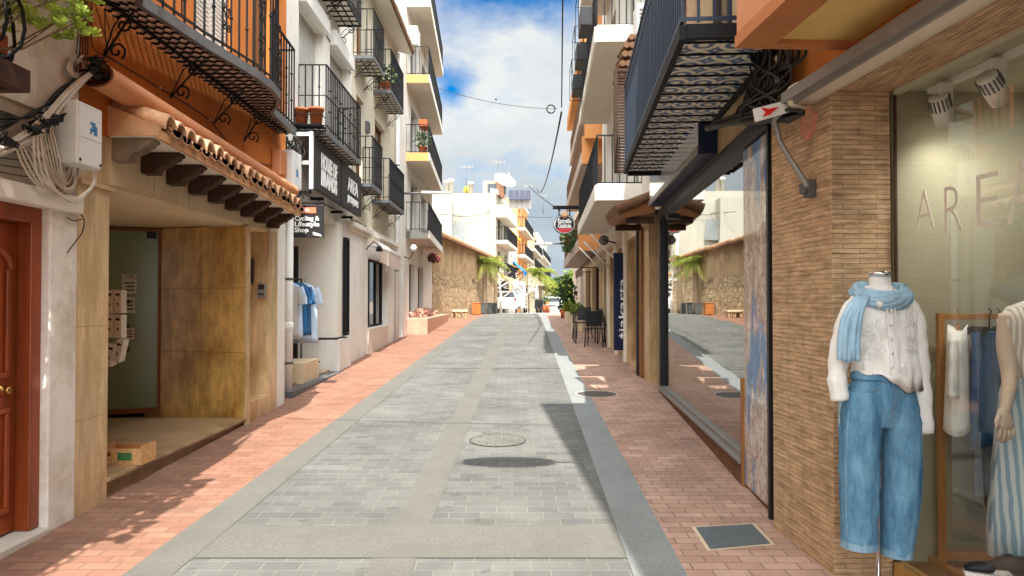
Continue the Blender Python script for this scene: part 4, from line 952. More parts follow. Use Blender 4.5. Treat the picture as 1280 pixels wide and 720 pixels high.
# clothes rail
cr = thing('clothes_rail', 'black metal clothes rail standing in the arched shop entrance', 'clothes rail', FW(11.7, -.3, .55))
mb = MB(FW).tube([(11.2, -.35, 1.95), (12.2, -.35, 1.95)], .012, 6).tube([(11.22, -.35, .45), (11.22, -.35, 1.95)], .012, 6).tube([(12.18, -.35, .45), (12.18, -.35, 1.95)], .012, 6)
build('rail_frame', mb, M['iron'], cr); build('rail_foot', MB(FW).box(11.18, 11.26, -.45, -.05, .40, .43).box(12.14, 12.22, -.45, -.05, .58, .61), M['iron'], cr)
def hung_shirt(p, w, h, m, label, rot=0, sl=.16, group=None, hanger='iron', th=.05, sway=0.0):
    t = thing('hung_shirt', label, 'shirt', p, group); t.rotation_euler = (0, 0, rot)
    rg = []; n = 24
    for k in range(12):
        f = k/11; z = -.10-h*f
        hw = w/2*(.62 if k == 0 else .96-.06*math.sin(f*3.1)+.04*f)
        ring = []
        for q in range(n):
            a = 2*math.pi*q/n; fold = 1+.22*f*math.sin(5*a+1.3*sway)+.1*f*math.sin(9*a+sway)
            zz = z+(.055*(1-abs(math.cos(a))) if k == 0 else 0)
            ring.append((p[0]+hw*math.cos(a), p[1]+th*(1+.6*f)*math.sin(a)*fold, p[2]+zz+.012*math.sin(3*a+sway)*f))
        rg.append(ring)
    build('body', MB().rings(rg, raw=True), M[m], t)
    for s in (1, -1):
        a = Vector((p[0]+s*w*.36, p[1], p[2]-.13)); b = Vector((p[0]+s*w*.52, p[1], p[2]-.16-sl*1.5))
        build('sleeve', tubef([a, a.lerp(b, .5)+Vector((s*.012, 0, .0)), b], [.06*w/.45, .066*w/.45, .07*w/.45], 14, .05, 3, sway, .45), M[m], t)
    hm = MB().tube([Vector((p[0]-w*.4, p[1], p[2]-.13)), Vector((p[0], p[1], p[2]-.055)), Vector((p[0]+w*.4, p[1], p[2]-.13))], .007, 6, raw=True)
    hm.tube([Vector((p[0], p[1], p[2]-.055)), Vector((p[0], p[1], p[2]-.01)), Vector((p[0]+.02, p[1], p[2]+.02)), Vector((p[0]+.005, p[1], p[2]+.035))], .004, 5, raw=True)
    build('hanger', hm, M[hanger], t)
    return t
for i, (m, l, hh) in enumerate((('tee_grey', 'grey shirt, first on the black clothes rail', .8), ('tee_pale', 'pale shirt between the grey and the blue ones on the black clothes rail', .82), ('tee_blue', 'bright blue shirt in the middle of the black clothes rail', .78), ('denim_dark', 'dark blue denim shirt hanging beside the white one on the black rail', .78), ('tee_pale', 'pale blue white shirt at the far end of the black clothes rail', .92))):
    p = FW(11.3+.19*i, -.34+.02*i, 1.94); hung_shirt(p, .40 if i < 4 else .44, hh, m, l, R(rnd.uniform(-14, 14)), group='shirts on the street clothes rail', sway=i)
# downpipes
for px, r, m, l in ((361.5, .052, 'white_paint', 'thick white downpipe beside the clothing shop entrance'), (353.5, .03, 'cream', 'thin cream downpipe next to the thick white one')):
    s = FW.s(px, 400, .07); t = thing('downpipe', l, 'pipe', FW(s, .07, 0), 'downpipes on the white shop corner')
    build('pipe', MB(FW).tube([(s, .07, zg(s)), (s, .07, 3.05 if r > .04 else 2.9)], r, 12), M[m], t)
    mb = MB(FW)
    for z in (.75, 1.9): mb.lathe([(r*1.15, -.015), (r*1.15, .015)], (s, .07, z), 12).box(s-.01, s+.01, 0, .07, z-.01, z+.01)
    build('clamp', mb, M['iron_grey'], t)
    build('socket', MB(FW).lathe([(r*1.02, -.05), (r*1.2, -.04), (r*1.2, .05), (r, .06)], (s, .07, 1.25), 12), M[m], t)
# sign boards
FS = Fr(-2.85, 0, 1)
zt = lambda s: 3.99-(s-10.7)*.02; zb_ = lambda s: 3.24-(s-10.7)*.018
def board(s0, s1, name, label):
    t = thing(name, label, 'shop sign', FS((s0+s1)/2, -.1, 3.2), 'black sign boards over the arch')
    mb = MB(FS).add([(a, o, z(a)) for a in (s0, s1) for o in (-.07, 0) for z in (zb_, zt)], [(0,1,3,2),(4,6,7,5),(0,4,5,1),(2,3,7,6),(0,2,6,4),(1,5,7,3)])
    build('board', mb, M['sign_black'], t, bevel=.006); return t
d = (0, 1, -.02)
sg = board(10.58, 12.28, 'shop_sign', 'black sign board with the white words HOUSE OF BRANDS')
def ln(s, z0, h, w, st, t, bold=.03): text('lettering', st, M['letter'], FS(s, .002, z0), d, (0, 0, 1), h, t, 'LEFT', bold, .01, width=w)
ln(11.0, 3.585, .22, .98, 'HOUSE OF', sg, .045); ln(11.0, 3.335, .22, .98, 'BRANDS', sg, .045)
for q in (10.7, 11.4): build('bracket', MB(FS).box(q, q+.04, -.27, -.07, 3.16, 3.2), M['iron'], sg)
sg1 = sg
sg = board(12.34, 13.95, 'shop_sign', 'black sign board with the white word AREA')
ln(12.78, 3.52, .24, .82, 'AREA', sg, .01); ln(12.76, 3.33, .11, .88, 'JACK&JONES', sg, .03)
for q in (12.7, 13.5): build('bracket', MB(FS).box(q, q+.04, -.27, -.07, 3.11, 3.15), M['iron'], sg)
t = sg1
build('frame_post', MB(FW).box(10.52, 10.57, .225, .275, 3.2, 4.02), M['white_paint'], t); [build('frame_arm', MB(FW).box(10.52, 10.57, .0, .225, q, q+.05), M['white_paint'], t) for q in (3.55, 3.96)]
t = thing('black_cable_coil', 'coil of black cables between the cream box and the white sign frame', 'cables', FW(10.2, .1, 3.1)); mb = MB()
rs = random.Random(8)
for i in range(16):
    pts = [FW(10.0+rs.uniform(-.25, .35), rs.uniform(.03, .22), 3.75-.16*k+rs.uniform(-.08, .08)) for k in range(6)]
    mb.tube(smooth_path([FW(9.9, .1, 3.2)]+pts), .009, 5, raw=True)
build('strand', mb, M['cable_black'], t); build('clip', MB(FW).box(9.9, 9.95, 0, .1, 3.3, 3.34), M['plastic_white'], t)
# hanging cycling sign
cs = thing('hanging_sign', 'square black hanging sign reading Cycling & Lifestyle Shop', 'shop sign', onY(385, 298, 10.2))
a = onY(366, 297, 10.2); b = onY(405, 256.5, 10.2)
build('board', MB().box(a.x, b.x, 10.17, 10.21, a.z, b.z), M['sign_black'], cs, bevel=.006)
build('bracket', MB().tube([(-3.1, 10.19, b.z+.03), (b.x, 10.19, b.z+.03)], .012, 6, raw=True).box(a.x+.08, a.x+.1, 10.18, 10.2, b.z, b.z+.03).box(b.x-.1, b.x-.08, 10.18, 10.2, b.z, b.z+.03), M['iron'], cs)
build('red_label', MB().box(a.x+.07, b.x-.1, 10.163, 10.169, b.z-.115, b.z-.035), M['label_orange'], cs)
yy = 10.168
for st, z, h in (('Cycling &', b.z-.215, .062), ('Lifestyle', b.z-.295, .062), ('Shop', b.z-.375, .062)):
    text('lettering', st, M['letter'], Vector((a.x+.035, yy, z)), (1, 0, 0), (0, 0, 1), h, cs, 'LEFT', .035, .006, width=(.34 if len(st) > 5 else .19))
text('lettering', 'LIFE+', M['letter'], Vector((a.x+.1, 10.162, b.z-.098)), (1, 0, 0), (0, 0, 1), .045, cs, 'LEFT', .02, .004)
build('swoosh', MB().prism([(b.x-.15, yy, a.z+.06), (b.x-.03, yy, a.z+.03), (b.x-.03, yy, a.z+.04), (b.x-.13, yy, a.z+.075)], (0, -.004, 0)).prism([(b.x-.14, yy, a.z+.035), (b.x-.02, yy, a.z+.012), (b.x-.02, yy, a.z+.02), (b.x-.14, yy, a.z+.045)], (0, -.004, 0)), M['letter'], cs)
# balconies of the white shop building
balcony(wb, FW, 10.74, 13.2, .41, 4.05, .95, slab='grid_tile', bar=.115, mid=.5, knob=3, brackets=0, edge='iron_grey')
balcony(wb, FW, 10.74, 13.2, .41, 6.55, .95, slab='grid_tile', bar=.115, mid=.5, knob=3, brackets=3)
rk = thing('pot_rack', 'thin black wire rack holding terracotta pots outside the first balcony railing', 'pot rack', FW(10.65, .2, 4.05))
build('wire_frame', MB(FW).tube([(10.73, .0, 4.12), (10.5, .0, 4.12), (10.5, .4, 4.12), (10.73, .4, 4.12)], .007, 5).tube([(10.73, .0, 4.26), (10.5, .0, 4.26), (10.5, .4, 4.26), (10.73, .4, 4.26)], .007, 5), M['iron'], rk)
build('wire_shelf', MB(FW).box(10.5, 10.73, .0, .4, 4.10, 4.115), M['iron'], rk)
plant_pot('flower_pot', 'terracotta pot nearer the street on the balcony pot rack', FW, 10.61, .30, 4.117, .105, .26, group='terracotta pots on the balcony rack', n=0)
plant_pot('flower_pot', 'terracotta pot nearer the wall on the balcony pot rack', FW, 10.61, .09, 4.117, .10, .25, group='terracotta pots on the balcony rack', n=0)

# ------------------------------------------------------------------ LEFT: cream old building (second in the white row)
cbd = thing('cream_townhouse', 'cream townhouse with small iron balconies and a tiled eave', 'building', FW(17, -3, 0))
hs = [(14.75, 15.5, 3.95, 5.75), (16.75, 18.1, 3.9, 5.75), (14.75, 15.5, 6.45, 8.0), (16.75, 18.1, 6.45, 8.0)]
gh = [(16.0, 18.45, 1.0, 2.55)]
build('wall', facade(FW, 14.32, 19.75, 3.2, 8.35, hs, .16, 8), M['cream_old'], cbd)
build('ground_wall', facade(FW, 15.85, 19.75, -.2, 3.2, gh, .18, 8), M['white'], cbd)
build('cornice', MB(FW).box(13.9, 19.7, 0, .12, 3.02, 3.12).box(14.0, 19.7, 0, .06, 2.96, 3.02), M['white_bright'], cbd, bevel=.01)
for h in hs: window(cbd, FW, h, .16, frame='wood_mid')
window(cbd, FW, gh[0], .18, frame='iron', nv=2)
build('window_panel', MB(FW).box(15.95, 18.5, 0, .03, .42, .98), M['pink_render'], cbd)
mb = MB(FW).prism([(14.0, -.2, 8.42), (19.9, -.2, 8.42), (19.9, .46, 8.25), (14.0, .46, 8.25)], (0, 0, .05))
for i in range(40):
    s = 14.05+.148*i; mb.tube([(s, .48, 8.31), (s, -.2, 8.5)], .06, 6)
rf = build('eave', mb, M['tile_brown'], cbd)
build('soffit', MB(FW).prism([(14.0, 0, 8.35), (19.9, 0, 8.35), (19.9, .42, 8.24), (14.0, .42, 8.24)], (0, 0, .01)), M['white_bright'], rf)
for s0, s1, z in ((14.45, 15.6, 6.38), (16.55, 18.45, 6.3), (14.35, 15.45, 3.84), (16.4, 18.6, 3.80)):
    balcony(cbd, FW, s0, s1, .40, z, .92, slab='grid_tile', bar=.12, mid=.5, brackets=2, edge='iron_grey')
plant_pot('flower_pot', 'potted plant with trailing stems on the upper far iron balcony', FW, 16.75, .25, 6.36, .12, .2, leafm='leaf_dark', n=160, spread=.26, ls=.07)
aw = thing('shop_awning', 'rolled up pinkish awning over the cream townhouse shop window', 'awning', FW(17.5, .3, 2.6))
build('roller', MB(FW).tube([(15.95, .2, 2.80), (19.0, .2, 2.72)], .085, 12), M['white_paint'], aw)
mb = MB(FW); n = 24; rg = []
for z in (0, 1):
    rg.append([(15.95+3.05*k/n, .27+.02*math.sin(k*1.7), (2.76-.08*k/n) if z == 0 else 2.42-.08*k/n+.035*(k % 2)) for k in range(n+1)])
mb.add(rg[0]+rg[1], [(k, k+1, n+2+k, n+1+k) for k in range(n)])
build('valance', mb, M['canvas_pink'], aw, fixn=False)
for q, z in ((15.9, 2.75), (19.02, 2.68)): build('arm', MB(FW).box(q, q+.04, 0, .3, z, z+.04), M['alu_light'], aw)
FT = Fr(-3.10, 0, 1)
for px, l in ((500, 'white rainwater pipe between the cream townhouse and the terraced block'),):
    s = FW.s(px); t = thing('rain_pipe', l, 'pipe', FW(s, .07, 0)); build('pipe', MB(FW).tube([(19.6, .07, zg(19.6)), (19.6, .07, 8.2)], .055, 10), M['white_paint'], t)
    build('clamp', MB(FW).lathe([(.062, -.02), (.062, .02)], (19.6, .07, 2.4), 10).lathe([(.062, -.02), (.062, .02)], (19.6, .07, 5.2), 10), M['iron_grey'], t)
for s, z, l in ((15.95, 2.75, 'ornamental shop lamp at the near end of the pinkish awning'),):
    t = thing('wall_lantern', l, 'lamp', FW(s, .2, z)); build('arm', MB(FW).tube(smooth_path([(15.8, 0, 2.7), (15.8, .15, 2.85), (15.8, .28, 2.78)]), .012, 6), M['iron'], t); build('shade', MB(FW).lathe([(.0, .06), (.05, .04), (.08, -.06), (.0, -.07)], (15.8, .28, 2.72), 8), M['iron'], t)
# ------------------------------------------------------------------ LEFT: terraced block
tb = thing('terraced_block', 'tall white apartment block with deep terraces and orange slab edges', 'apartment building', FT(24.5, -4, 0))
gh = [(22.3, 23.6, .6, 2.75), (24.4, 25.8, .6, 2.75), (20.15, 20.9, .6, 2.6)]
lev = [3.42, 5.70, 8.0, 10.25]
wh = [(22.6, 24.2, z+.25, z+1.9) for z in lev]+[(25.2, 26.6, z+.35, z+1.8) for z in lev]
build('wall', facade(FT, 19.78, 28.7, -.2, 14.2, gh+wh, .2, 9), M['white'], tb)
for h in gh: window(tb, FT, h, .2, frame='iron', nv=1)
for h in wh: window(tb, FT, h, .2, frame='alu_light')
build('planter_wall', MB(FT).box(21.7, 28.6, 0, .62, .3, zg(24)+.42), M['salmon'], tb, bevel=.02)
for i, z in enumerate(lev):
    o1 = .66 if i < 3 else .68
    mb = MB(FT).prism([(21.6, 0, z), (28.4, 0, z), (28.4, o1-.25, z), (21.6, o1, z)], (0, 0, .2))
    b = build('terrace', mb, M['grey_pink'] if i == 0 else M['slab'], tb)
    if i in (1, 2): build('slab_edge', MB(FT).box(21.58, 21.6, 0, o1, z-.0, z+.24), M['apricot'], b)
    else: build('slab_edge', MB(FT).box(21.58, 21.6, 0, o1, z-.0, z+.24), M['granite'] if i == 0 else M['white_bright'], b)
    build('slab_trim', MB(FT).prism([(21.6, o1, z+.02), (28.4, o1-.25, z+.02), (28.4, o1-.23, z+.02), (21.6, o1+.02, z+.02)], (0, 0, .22)), M['white_bright'], b)
    railing(b, FT, [(21.6, 0), (21.6, o1-.01), (28.4, o1-.26)], z+.22, .85, .13, 'iron', .008, .016)
    if i < 3: build('railing_panel', MB(FT).prism([(21.66, o1-.05, z+.25), (28.3, o1-.30, z+.25), (28.3, o1-.28, z+.25), (21.66, o1-.03, z+.25)], (0, 0, .6)), M['iron_grey'], b)
build('roof_edge', MB(FT).box(19.6, 28.8, 0, .25, 13.9, 14.25), M['white_bright'], tb)
t = thing('air_conditioner', 'white air conditioner on the wall above the second orange edged terrace', 'air conditioner', FT(22.2, .1, 9.5))
build('housing', MB(FT).box(21.75, 22.45, .0, .3, 9.2, 9.75), M['plastic_white'], t, bevel=.02); mb = MB(FT)
for k in range(9): mb.box(21.742, 21.75, .04, .26, 9.26+.05*k, 9.28+.05*k)
build('grille', mb, M['iron_grey'], t)
for z, o, l in ((5.92, .45, 'flowering plant on the lower orange edged terrace'),):
    plant_pot('terrace_plant', l, FT, 21.9, o, z, .14, .25, cat='plant', leafm='leaf_dark', n=140, spread=.3, ls=.08)
tag(build('planter_box', MB(FT).box(21.7, 22.3, .35, .6, 6.75, 6.95), M['terracotta'], None, bevel=.01), 'long terracotta planter box resting on the terrace railing', 'planter')
fb = thing('hanging_flowers', 'dark flower basket hanging under the lowest terrace', 'plant', FT(25.5, .45, 3.0)); mb = MB(); leaves(mb, FT(25.3, .42, 3.05), (.22, .7, .14), 200, .08); build('foliage', mb, M['flower'], fb)
build('basket', MB(FT).box(24.6, 26.0, .3, .5, 2.98, 3.1), M['wood_dark'], fb)
lm = thing('globe_lamp', 'white globe lamp on an iron arm at the corner of the lowest terrace', 'lamp', FT(20.9, .3, 3.0)); p = onY(517, 310, 21.2)
build('globe', MB().lathe([(0, -.1), (.06, -.085), (.1, 0), (.06, .085), (0, .1)], p, 14), M['lamp'], lm); build('arm', MB().tube([(-3.1, p.y, p.z-.25), (p.x-.12, p.y, p.z-.3), (p.x, p.y, p.z-.1)], .015, 6, raw=True), M['iron'], lm)
for i, (s, l) in enumerate(((22.4, 'bare pink planting in the near part of the salmon planter wall'), (25.0, 'dry pinkish shrub in the far part of the salmon planter wall'))):
    t = thing('dry_shrub', l, 'shrub', FT(s, .3, 1.1)); mb = MB(); leaves(mb, FT(s, .3, zg(24)+.52), (.28, .6, .18), 180, .07); build('foliage', mb, M['salmon'], t)
    mb = MB()
    for k in range(8): mb.tube([FT(s, .3, 1.0), FT(s+rnd.uniform(-.4, .4), .3+rnd.uniform(-.2, .2), 1.35)], .01, 5, raw=True)
    build('stem', mb, M['bark'], t)
t = thing('arm_lamp', 'long grey street lamp arm reaching out from the terraced block', 'street lamp', FT(20.6, 1, 4.2)); p = onY(560, 241, 21)
q = onY(508, 242, 21)
build('arm', MB().tube([(-3.1, 21, q.z), (p.x-.6, 21, p.z)], .03, 8, raw=True), M['iron_grey'], t); build('lamp_head', MB().rings([[(p.x-.75, 21-.08, p.z-.02), (p.x-.75, 21+.08, p.z-.02), (p.x-.75, 21+.08, p.z+.05), (p.x-.75, 21-.08, p.z+.05)], [(p.x+.1, 21-.1, p.z-.03), (p.x+.1, 21+.1, p.z-.03), (p.x+.1, 21+.1, p.z+.02), (p.x+.1, 21-.1, p.z+.02)]], smooth=False, raw=True), M['alu_light'], t)

for z0, z1, s0, s1, l in ((3.16, 3.12, 14.2, 19.6, 'black cable clipped along the cream townhouse under its first balconies'), (6.12, 6.0, 9.7, 14.2, 'grey cable running across the white shop building above the shutters')):
    t = thing('facade_cable', l, 'cable', FW((s0+s1)/2, .02, z0)); P = [FW(s0+(s1-s0)*k/14, .012, z0+(z1-z0)*k/14+rnd.uniform(-.02, .02)) for k in range(15)]
    build('strand', MB().tube(smooth_path(P, 3), .011, 5, raw=True), M['cable_black'] if z0 < 5 else M['iron_grey'], t)
    for k in (3, 8, 12): build('clip', MB().lathe([(.018, -.015), (.018, .015)], P[k], 6), M['plastic_white'], t)
for s, z, w, h, l in ((15.75, 5.2, .22, .22, 'small square vent grille on the cream townhouse wall'), (14.2, 3.5, .3, .4, 'grey electricity box on the wall beside the AREA sign board')):
    t = thing('wall_box', l, 'utility box', FW(s, .05, z)); build('housing', MB(FW).box(s-w/2, s+w/2, .0, .07, z, z+h), M['iron_grey'], t, bevel=.008)
    for k in range(4): build('slot', MB(FW).box(s-w*.35, s+w*.35, .07, .074, z+h*(.2+.17*k), z+h*(.26+.17*k)), M['ink'], t)
# ------------------------------------------------------------------ RIGHT: brick clad clothes shop
FB = Fr(1.977, -.06, -1)
TOPZ = 2.745
bs = thing('brick_shop', 'brown brick clad clothes shop with orange balcony at the right edge', 'shop', FB(1, -3, 0))
mb = MB(FB).box(4.01, 4.80, -.335, 0, -.2, TOPZ).box(4.14, 4.80, -1.0, -.336, -.2, TOPZ)
build('pillar', mb, M['clad'], bs, bevel=.006)
build('soffit', MB(FB).box(-6, 4.80, -.36, 0, TOPZ, TOPZ+.06), M['clad_soffit'], bs)
build('upper_wall', facade(FB, -9, 4.62, TOPZ+.06, 8.0, [(2.2, 3.1, 3.3, 5.2), (.2, 1.1, 3.3, 5.2)], .15, 9), M['orange'], bs)
build('roof', MB(FB).box(-9, 4.75, -9, .78, 7.95, 8.15), M['ochre'], bs)
FG = Fr(1.977+.335, -.06, -1)     # the plane of the shop glass
g1 = 4.0
gl = build('shop_window', MB(FG).quad((-6, 0, .2), (g1-.012, 0, .2), (g1-.012, 0, TOPZ), (-6, 0, TOPZ)), M['glass'], bs)
build('window_trim', MB(FG).box(g1-.012, g1-.002, -.012, .004, .2, TOPZ), M['wood_dark'], bs)
build('window_trim', MB(FG).box(-6, g1-.014, -.03, .006, TOPZ-.03, TOPZ-.002), M['olive_light'], bs)
build('window_sill', MB(FG).box(-6, g1-.002, -.04, .02, -.2, .198), M['marble_brown'], bs)
# shop interior
mb = MB(FG).box(-6, g1+.009, -3.2, -.02, .12, .19)
build('shop_floor', mb, M['floorwood'], bs)
build('inner_wall', MB(FG).box(g1+.01, g1+.1, -3.2, -.013, .19, 2.9).box(-6, g1+.3, -3.3, -3.2, .19, 2.9).box(-6.1, -6, -3.2, -.02, .19, 2.9), M['olive'], bs)
build('ceiling', MB(FG).box(-6, g1+.009, -3.2, -.03, TOPZ+.0, TOPZ+.1), M['olive_light'], bs)
# glass lettering
def gt(st, px, h, w=None):
    s, z = FG.hit(px, 290, .004)
    text('window_letter', st, M['letter_thin'], FG(s, .003, z), -FG.d, (0, 0, 1), h, gl, 'LEFT', -.012, .002, width=w)
M['letter_thin'] = mat('frosted_letter', (.82, .81, .71), .6, .05, 5, 0)
for st, px, py, h, w in (('A', 1144, 289, .205, .155), ('R', 1181, 293, .235, .13), ('E', 1221, 286, .25, .14), ('A', 1259, 283, .29, .19)):
    s, z = FG.hit(px, py, .004); text('window_letter', st, M['letter_thin'], FG(s, .003, z), -FG.d, (0, 0, 1), h, gl, 'LEFT', -.022, .002, width=w)
s, z = FG.hit(1131, 712, .004)
text('window_letter', 'www.', M['ink'], FG(s, .003, z-.01), -FG.d, (0, 0, 1), .05, gl, 'LEFT', -.008, .002, spacing=1.2)
# orange balcony
b = build('balcony', MB(FB).box(-6, 3.80, .0, .56, 2.92, 3.06), M['ochre'], bs, bevel=.004)
build('parapet', MB(FB).box(-6, 3.803, .48, .60, 2.96, 4.0).box(3.70, 3.802, .0, .48, 2.96, 4.0), M['peach'], b, bevel=.008)
build('drip_edge', MB(FB).box(-6, 3.812, .42, .606, 2.895, 2.96).box(3.73, 3.81, .0, .42, 2.895, 2.955), M['peach_dark'], b, bevel=.004)
# awning with roller, bar and arm
aw = thing('shop_awning', 'retracted cream awning roll with grey front bar under the orange balcony', 'awning', FB(2.5, .2, 2.7))
e = onY(1008, 117, 4.12)
def along(p, L): return [p, p-FB.d.normalized()*L]
build('roller', MB().tube(along(e, 8), .072, 20, raw=True), M['canvas_cream'], aw)
q = onY(984, 129, 4.22); sd_ = FB.d.normalized()
mb = MB(); up = Vector((0, 0, 1)); nr = FB.n
def bar(mb, p, L, w, h):
    a = [p+nr*x+up*z for x, z in ((-w, -h), (w, -h), (w, h), (-w, h))]
    mb.add(a+[v-sd_*L for v in a], [(0,1,2,3),(7,6,5,4),(0,4,5,1),(1,5,6,2),(2,6,7,3),(3,7,4,0)], raw=True)
bar(mb, q+up*.025, 8, .035, .03); bar(mb, q-nr*.03-up*.012, 8, .03, .012)
build('front_bar', mb, M['alu'], aw)
a0 = onY(964, 150, 4.36); a1 = onY(975, 178, 4.36); a2 = onY(1010, 236, 4.45); a2.x = FB(a2.y, .05, 0).x
_s, _z = FB.hit(1010, 234, .06); a2 = FB(_s, .06, _z)
mb = MB(); mb.tube([q+Vector((-.01, .02, -.03)), a0+Vector((.02, 0, .0)), a1, a2], .017, 8, raw=True)
build('arm', mb, M['alu'], aw)
mb = MB(FB); s_, z_ = FB.hit(1011, 236, .03); mb.box(s_-.035, s_+.035, .002, .05, z_-.05, z_+.05).lathe([(0, -.03), (.025, -.03), (.025, .03), (0, .03)], (s_, .06, z_), 10)
build('wall_bracket', mb, M['iron_grey'], aw, bevel=.004)
mb = MB(); p = e+Vector((-.02, .04, 0)); mb.lathe([(.0, -.02), (.075, -.02), (.078, .02), (0, .025)], p, 18, axis='y')
build('end_cap', mb, M['canvas_cream'], aw)
ar = thing('arrow_sign', 'small white plate with a red arrow at the end of the awning bar', 'sign', q)
c0, c1 = onY(948, 151, 4.235), onY(985, 124, 4.235)
mb = MB(); cs_ = [onY(*k, 4.235) for k in ((942, 136), (984, 125), (987, 140), (945, 152))]
mb.add(cs_+[v+Vector((0, .02, 0)) for v in cs_], [(0,1,2,3),(7,6,5,4),(0,4,5,1),(1,5,6,2),(2,6,7,3),(3,7,4,0)], raw=True)
build('plate', mb, M['white_paint'], ar)
mb = MB(); A_ = [onY(*k, 4.230) for k in ((951, 134), (961, 136), (974, 133), (963, 143), (953, 146), (957, 140))]
mb.add(A_+[v+Vector((0, .003, 0)) for v in A_], [tuple(range(6)), tuple(range(11, 5, -1))]+[(i, (i+1) % 6, 6+(i+1) % 6, 6+i) for i in range(6)], raw=True)
build('arrow', mb, M['red_sign'], ar)
# hexagonal sticker
sk = thing('pink_plaque', 'faded pink hexagonal sticker on the brown brick pillar', 'sticker', FB(4.3, .01, 2.2))
P = [FB.hit(*k, .004) for k in ((1012, 131), (1021, 143), (1019, 163), (1010, 175), (1001, 166), (1003, 143))]
build('plate', MB(FB).prism([(s, .001, z) for s, z in P], (0, .008, 0)), M['pink_sign'], sk)
mb = MB(FB); cs0 = sum(p[0] for p in P)/6; cz0 = sum(p[1] for p in P)/6
for k, (w, dz) in enumerate(((.03, .05), (.05, .015), (.045, -.02), (.03, -.05))): mb.box(cs0-w, cs0+w, .0095, .0105, cz0+dz-.006, cz0+dz+.006)
build('print', mb, M['card_print'], sk)
# black cables under the balcony
t = thing('black_cable_bundle', 'thick tangle of black cables hanging under the orange balcony corner', 'cables', FB(4.5, .05, 2.6))
mb = MB(); rs = random.Random(21)
for i in range(34):
    x0 = rs.uniform(938, 1000); o = rs.uniform(.01, .16)
    path = [(x0+rs.uniform(-4, 4), 44), (x0+rs.uniform(-8, 8), 75), (rs.uniform(935, 985), 105), (rs.uniform(925, 975), 132)]
    if i % 3 == 0: path += [(rs.uniform(900, 925), 150), (890, 158+rs.uniform(-3, 3))]
    elif i % 3 == 1: path += [(rs.uniform(985, 1005), 140), (rs.uniform(960, 985), 152)]
    pts = []
    for px, py in path: s, z = FB.hit(px, py, o); pts.append(FB(min(s, 6), o, z))
    mb.tube(smooth_path(pts), rs.uniform(.006, .012), 6, raw=True)
build('strand', mb, M['cable_black'], t)
mb = MB(FB); s, z = FB.hit(940, 60, .05); mb.box(s-.1, s+.1, .0, .09, z-.03, z+.04); build('fixing', mb, M['plastic_white'], t)
mb = MB(); pts = [FB(*(lambda h: (min(h[0], 6), .09, h[1]))(FB.hit(px, py, .09))) for px, py in ((985, 143), (950, 150), (915, 152), (885, 160))]
mb.tube(smooth_path(pts), .03, 8, raw=True); build('cable_trunk', mb, M['cable_black'], t)
# track lights
tr = thing('track_light', 'white ceiling track with two spotlights inside the clothes shop window', 'ceiling light', FG(3.4, -.25, 2.7))
build('track', MB(FG).box(1.0, 3.95, -.20, -.16, TOPZ-.03, TOPZ-.002), M['white_paint'], tr)
M['bulb'] = emit('lamp_lens', (1, .93, .78), 9)
def spot(px, py, tilt, lit):
    p = onX(px, py, 2.22) if lit else onX(px, py, 2.25)
    mb = MB().box(p.x-.035, p.x+.035, p.y-.035, p.y+.035, p.z-.07, p.z+.05).box(p.x-.012, p.x+.012, p.y-.012, p.y+.012, p.z+.05, TOPZ-.03)
    h = build('spotlight', mb, M['white_paint'], tr, bevel=.006)
    rot = Matrix.Rotation(tilt, 4, 'Y') @ Matrix.Rotation(R(25), 4, 'X')
    def lf(x, y, z): return p+Vector((0, 0, -.10))+rot @ Vector((x, y, z))
    m2 = MB(lf).lathe([(0, .1), (.045, .1), (.05, .02), (.047, -.06), (.0, -.055)], (0, 0, 0), 18)
    build('lamp_head', m2, M['white_paint'], h)
    mb = MB(lf)
    for k in range(16):
        w = 2*math.pi*k/16; mb.box(.05*math.cos(w)-.003, .05*math.cos(w)+.003, .05*math.sin(w)-.003, .05*math.sin(w)+.003, .03, .095)
    build('cooling_rib', mb, M['iron_grey'], h)
    build('lens', MB(lf).lathe([(0, -.062), (.042, -.062), (.042, -.058), (0, -.058)], (0, 0, 0), 16), M['bulb'] if lit else M['lamp'], h)
    return p, rot
pL, rL = spot(1178, 118, R(-32), True); pR, rR = spot(1244, 88, R(-50), False)
ld = bpy.data.lights.new('shop_spot_and_fill', 'SPOT'); ld.energy = 3; ld.color = (1, .97, .9); ld.spot_size = R(150); ld.spot_blend = .8; ld.shadow_soft_size = .04
lo = bpy.data.objects.new('shop_spot_and_fill', ld); COL.objects.link(lo); lo.location = pL+Vector((0, 0, -.10))+rL @ Vector((0, 0, -.075)); lo.rotation_euler = (R(12), R(-14), 0)
fill_ld = bpy.data.lights.new('shop_spot_and_fill', 'SPOT'); fill_ld.energy = 17; fill_ld.color = (1, .97, .9); fill_ld.spot_size = R(150); fill_ld.spot_blend = .8; fill_ld.shadow_soft_size = .05  # added fill for the shop interior; the second head's lens stays unlit
fill_lo = bpy.data.objects.new('shop_spot_and_fill', fill_ld); COL.objects.link(fill_lo); fill_lo.location = pR+Vector((0, 0, -.10))+rR @ Vector((0, 0, -.085)); fill_lo.rotation_euler = (R(20), R(-30), 0)

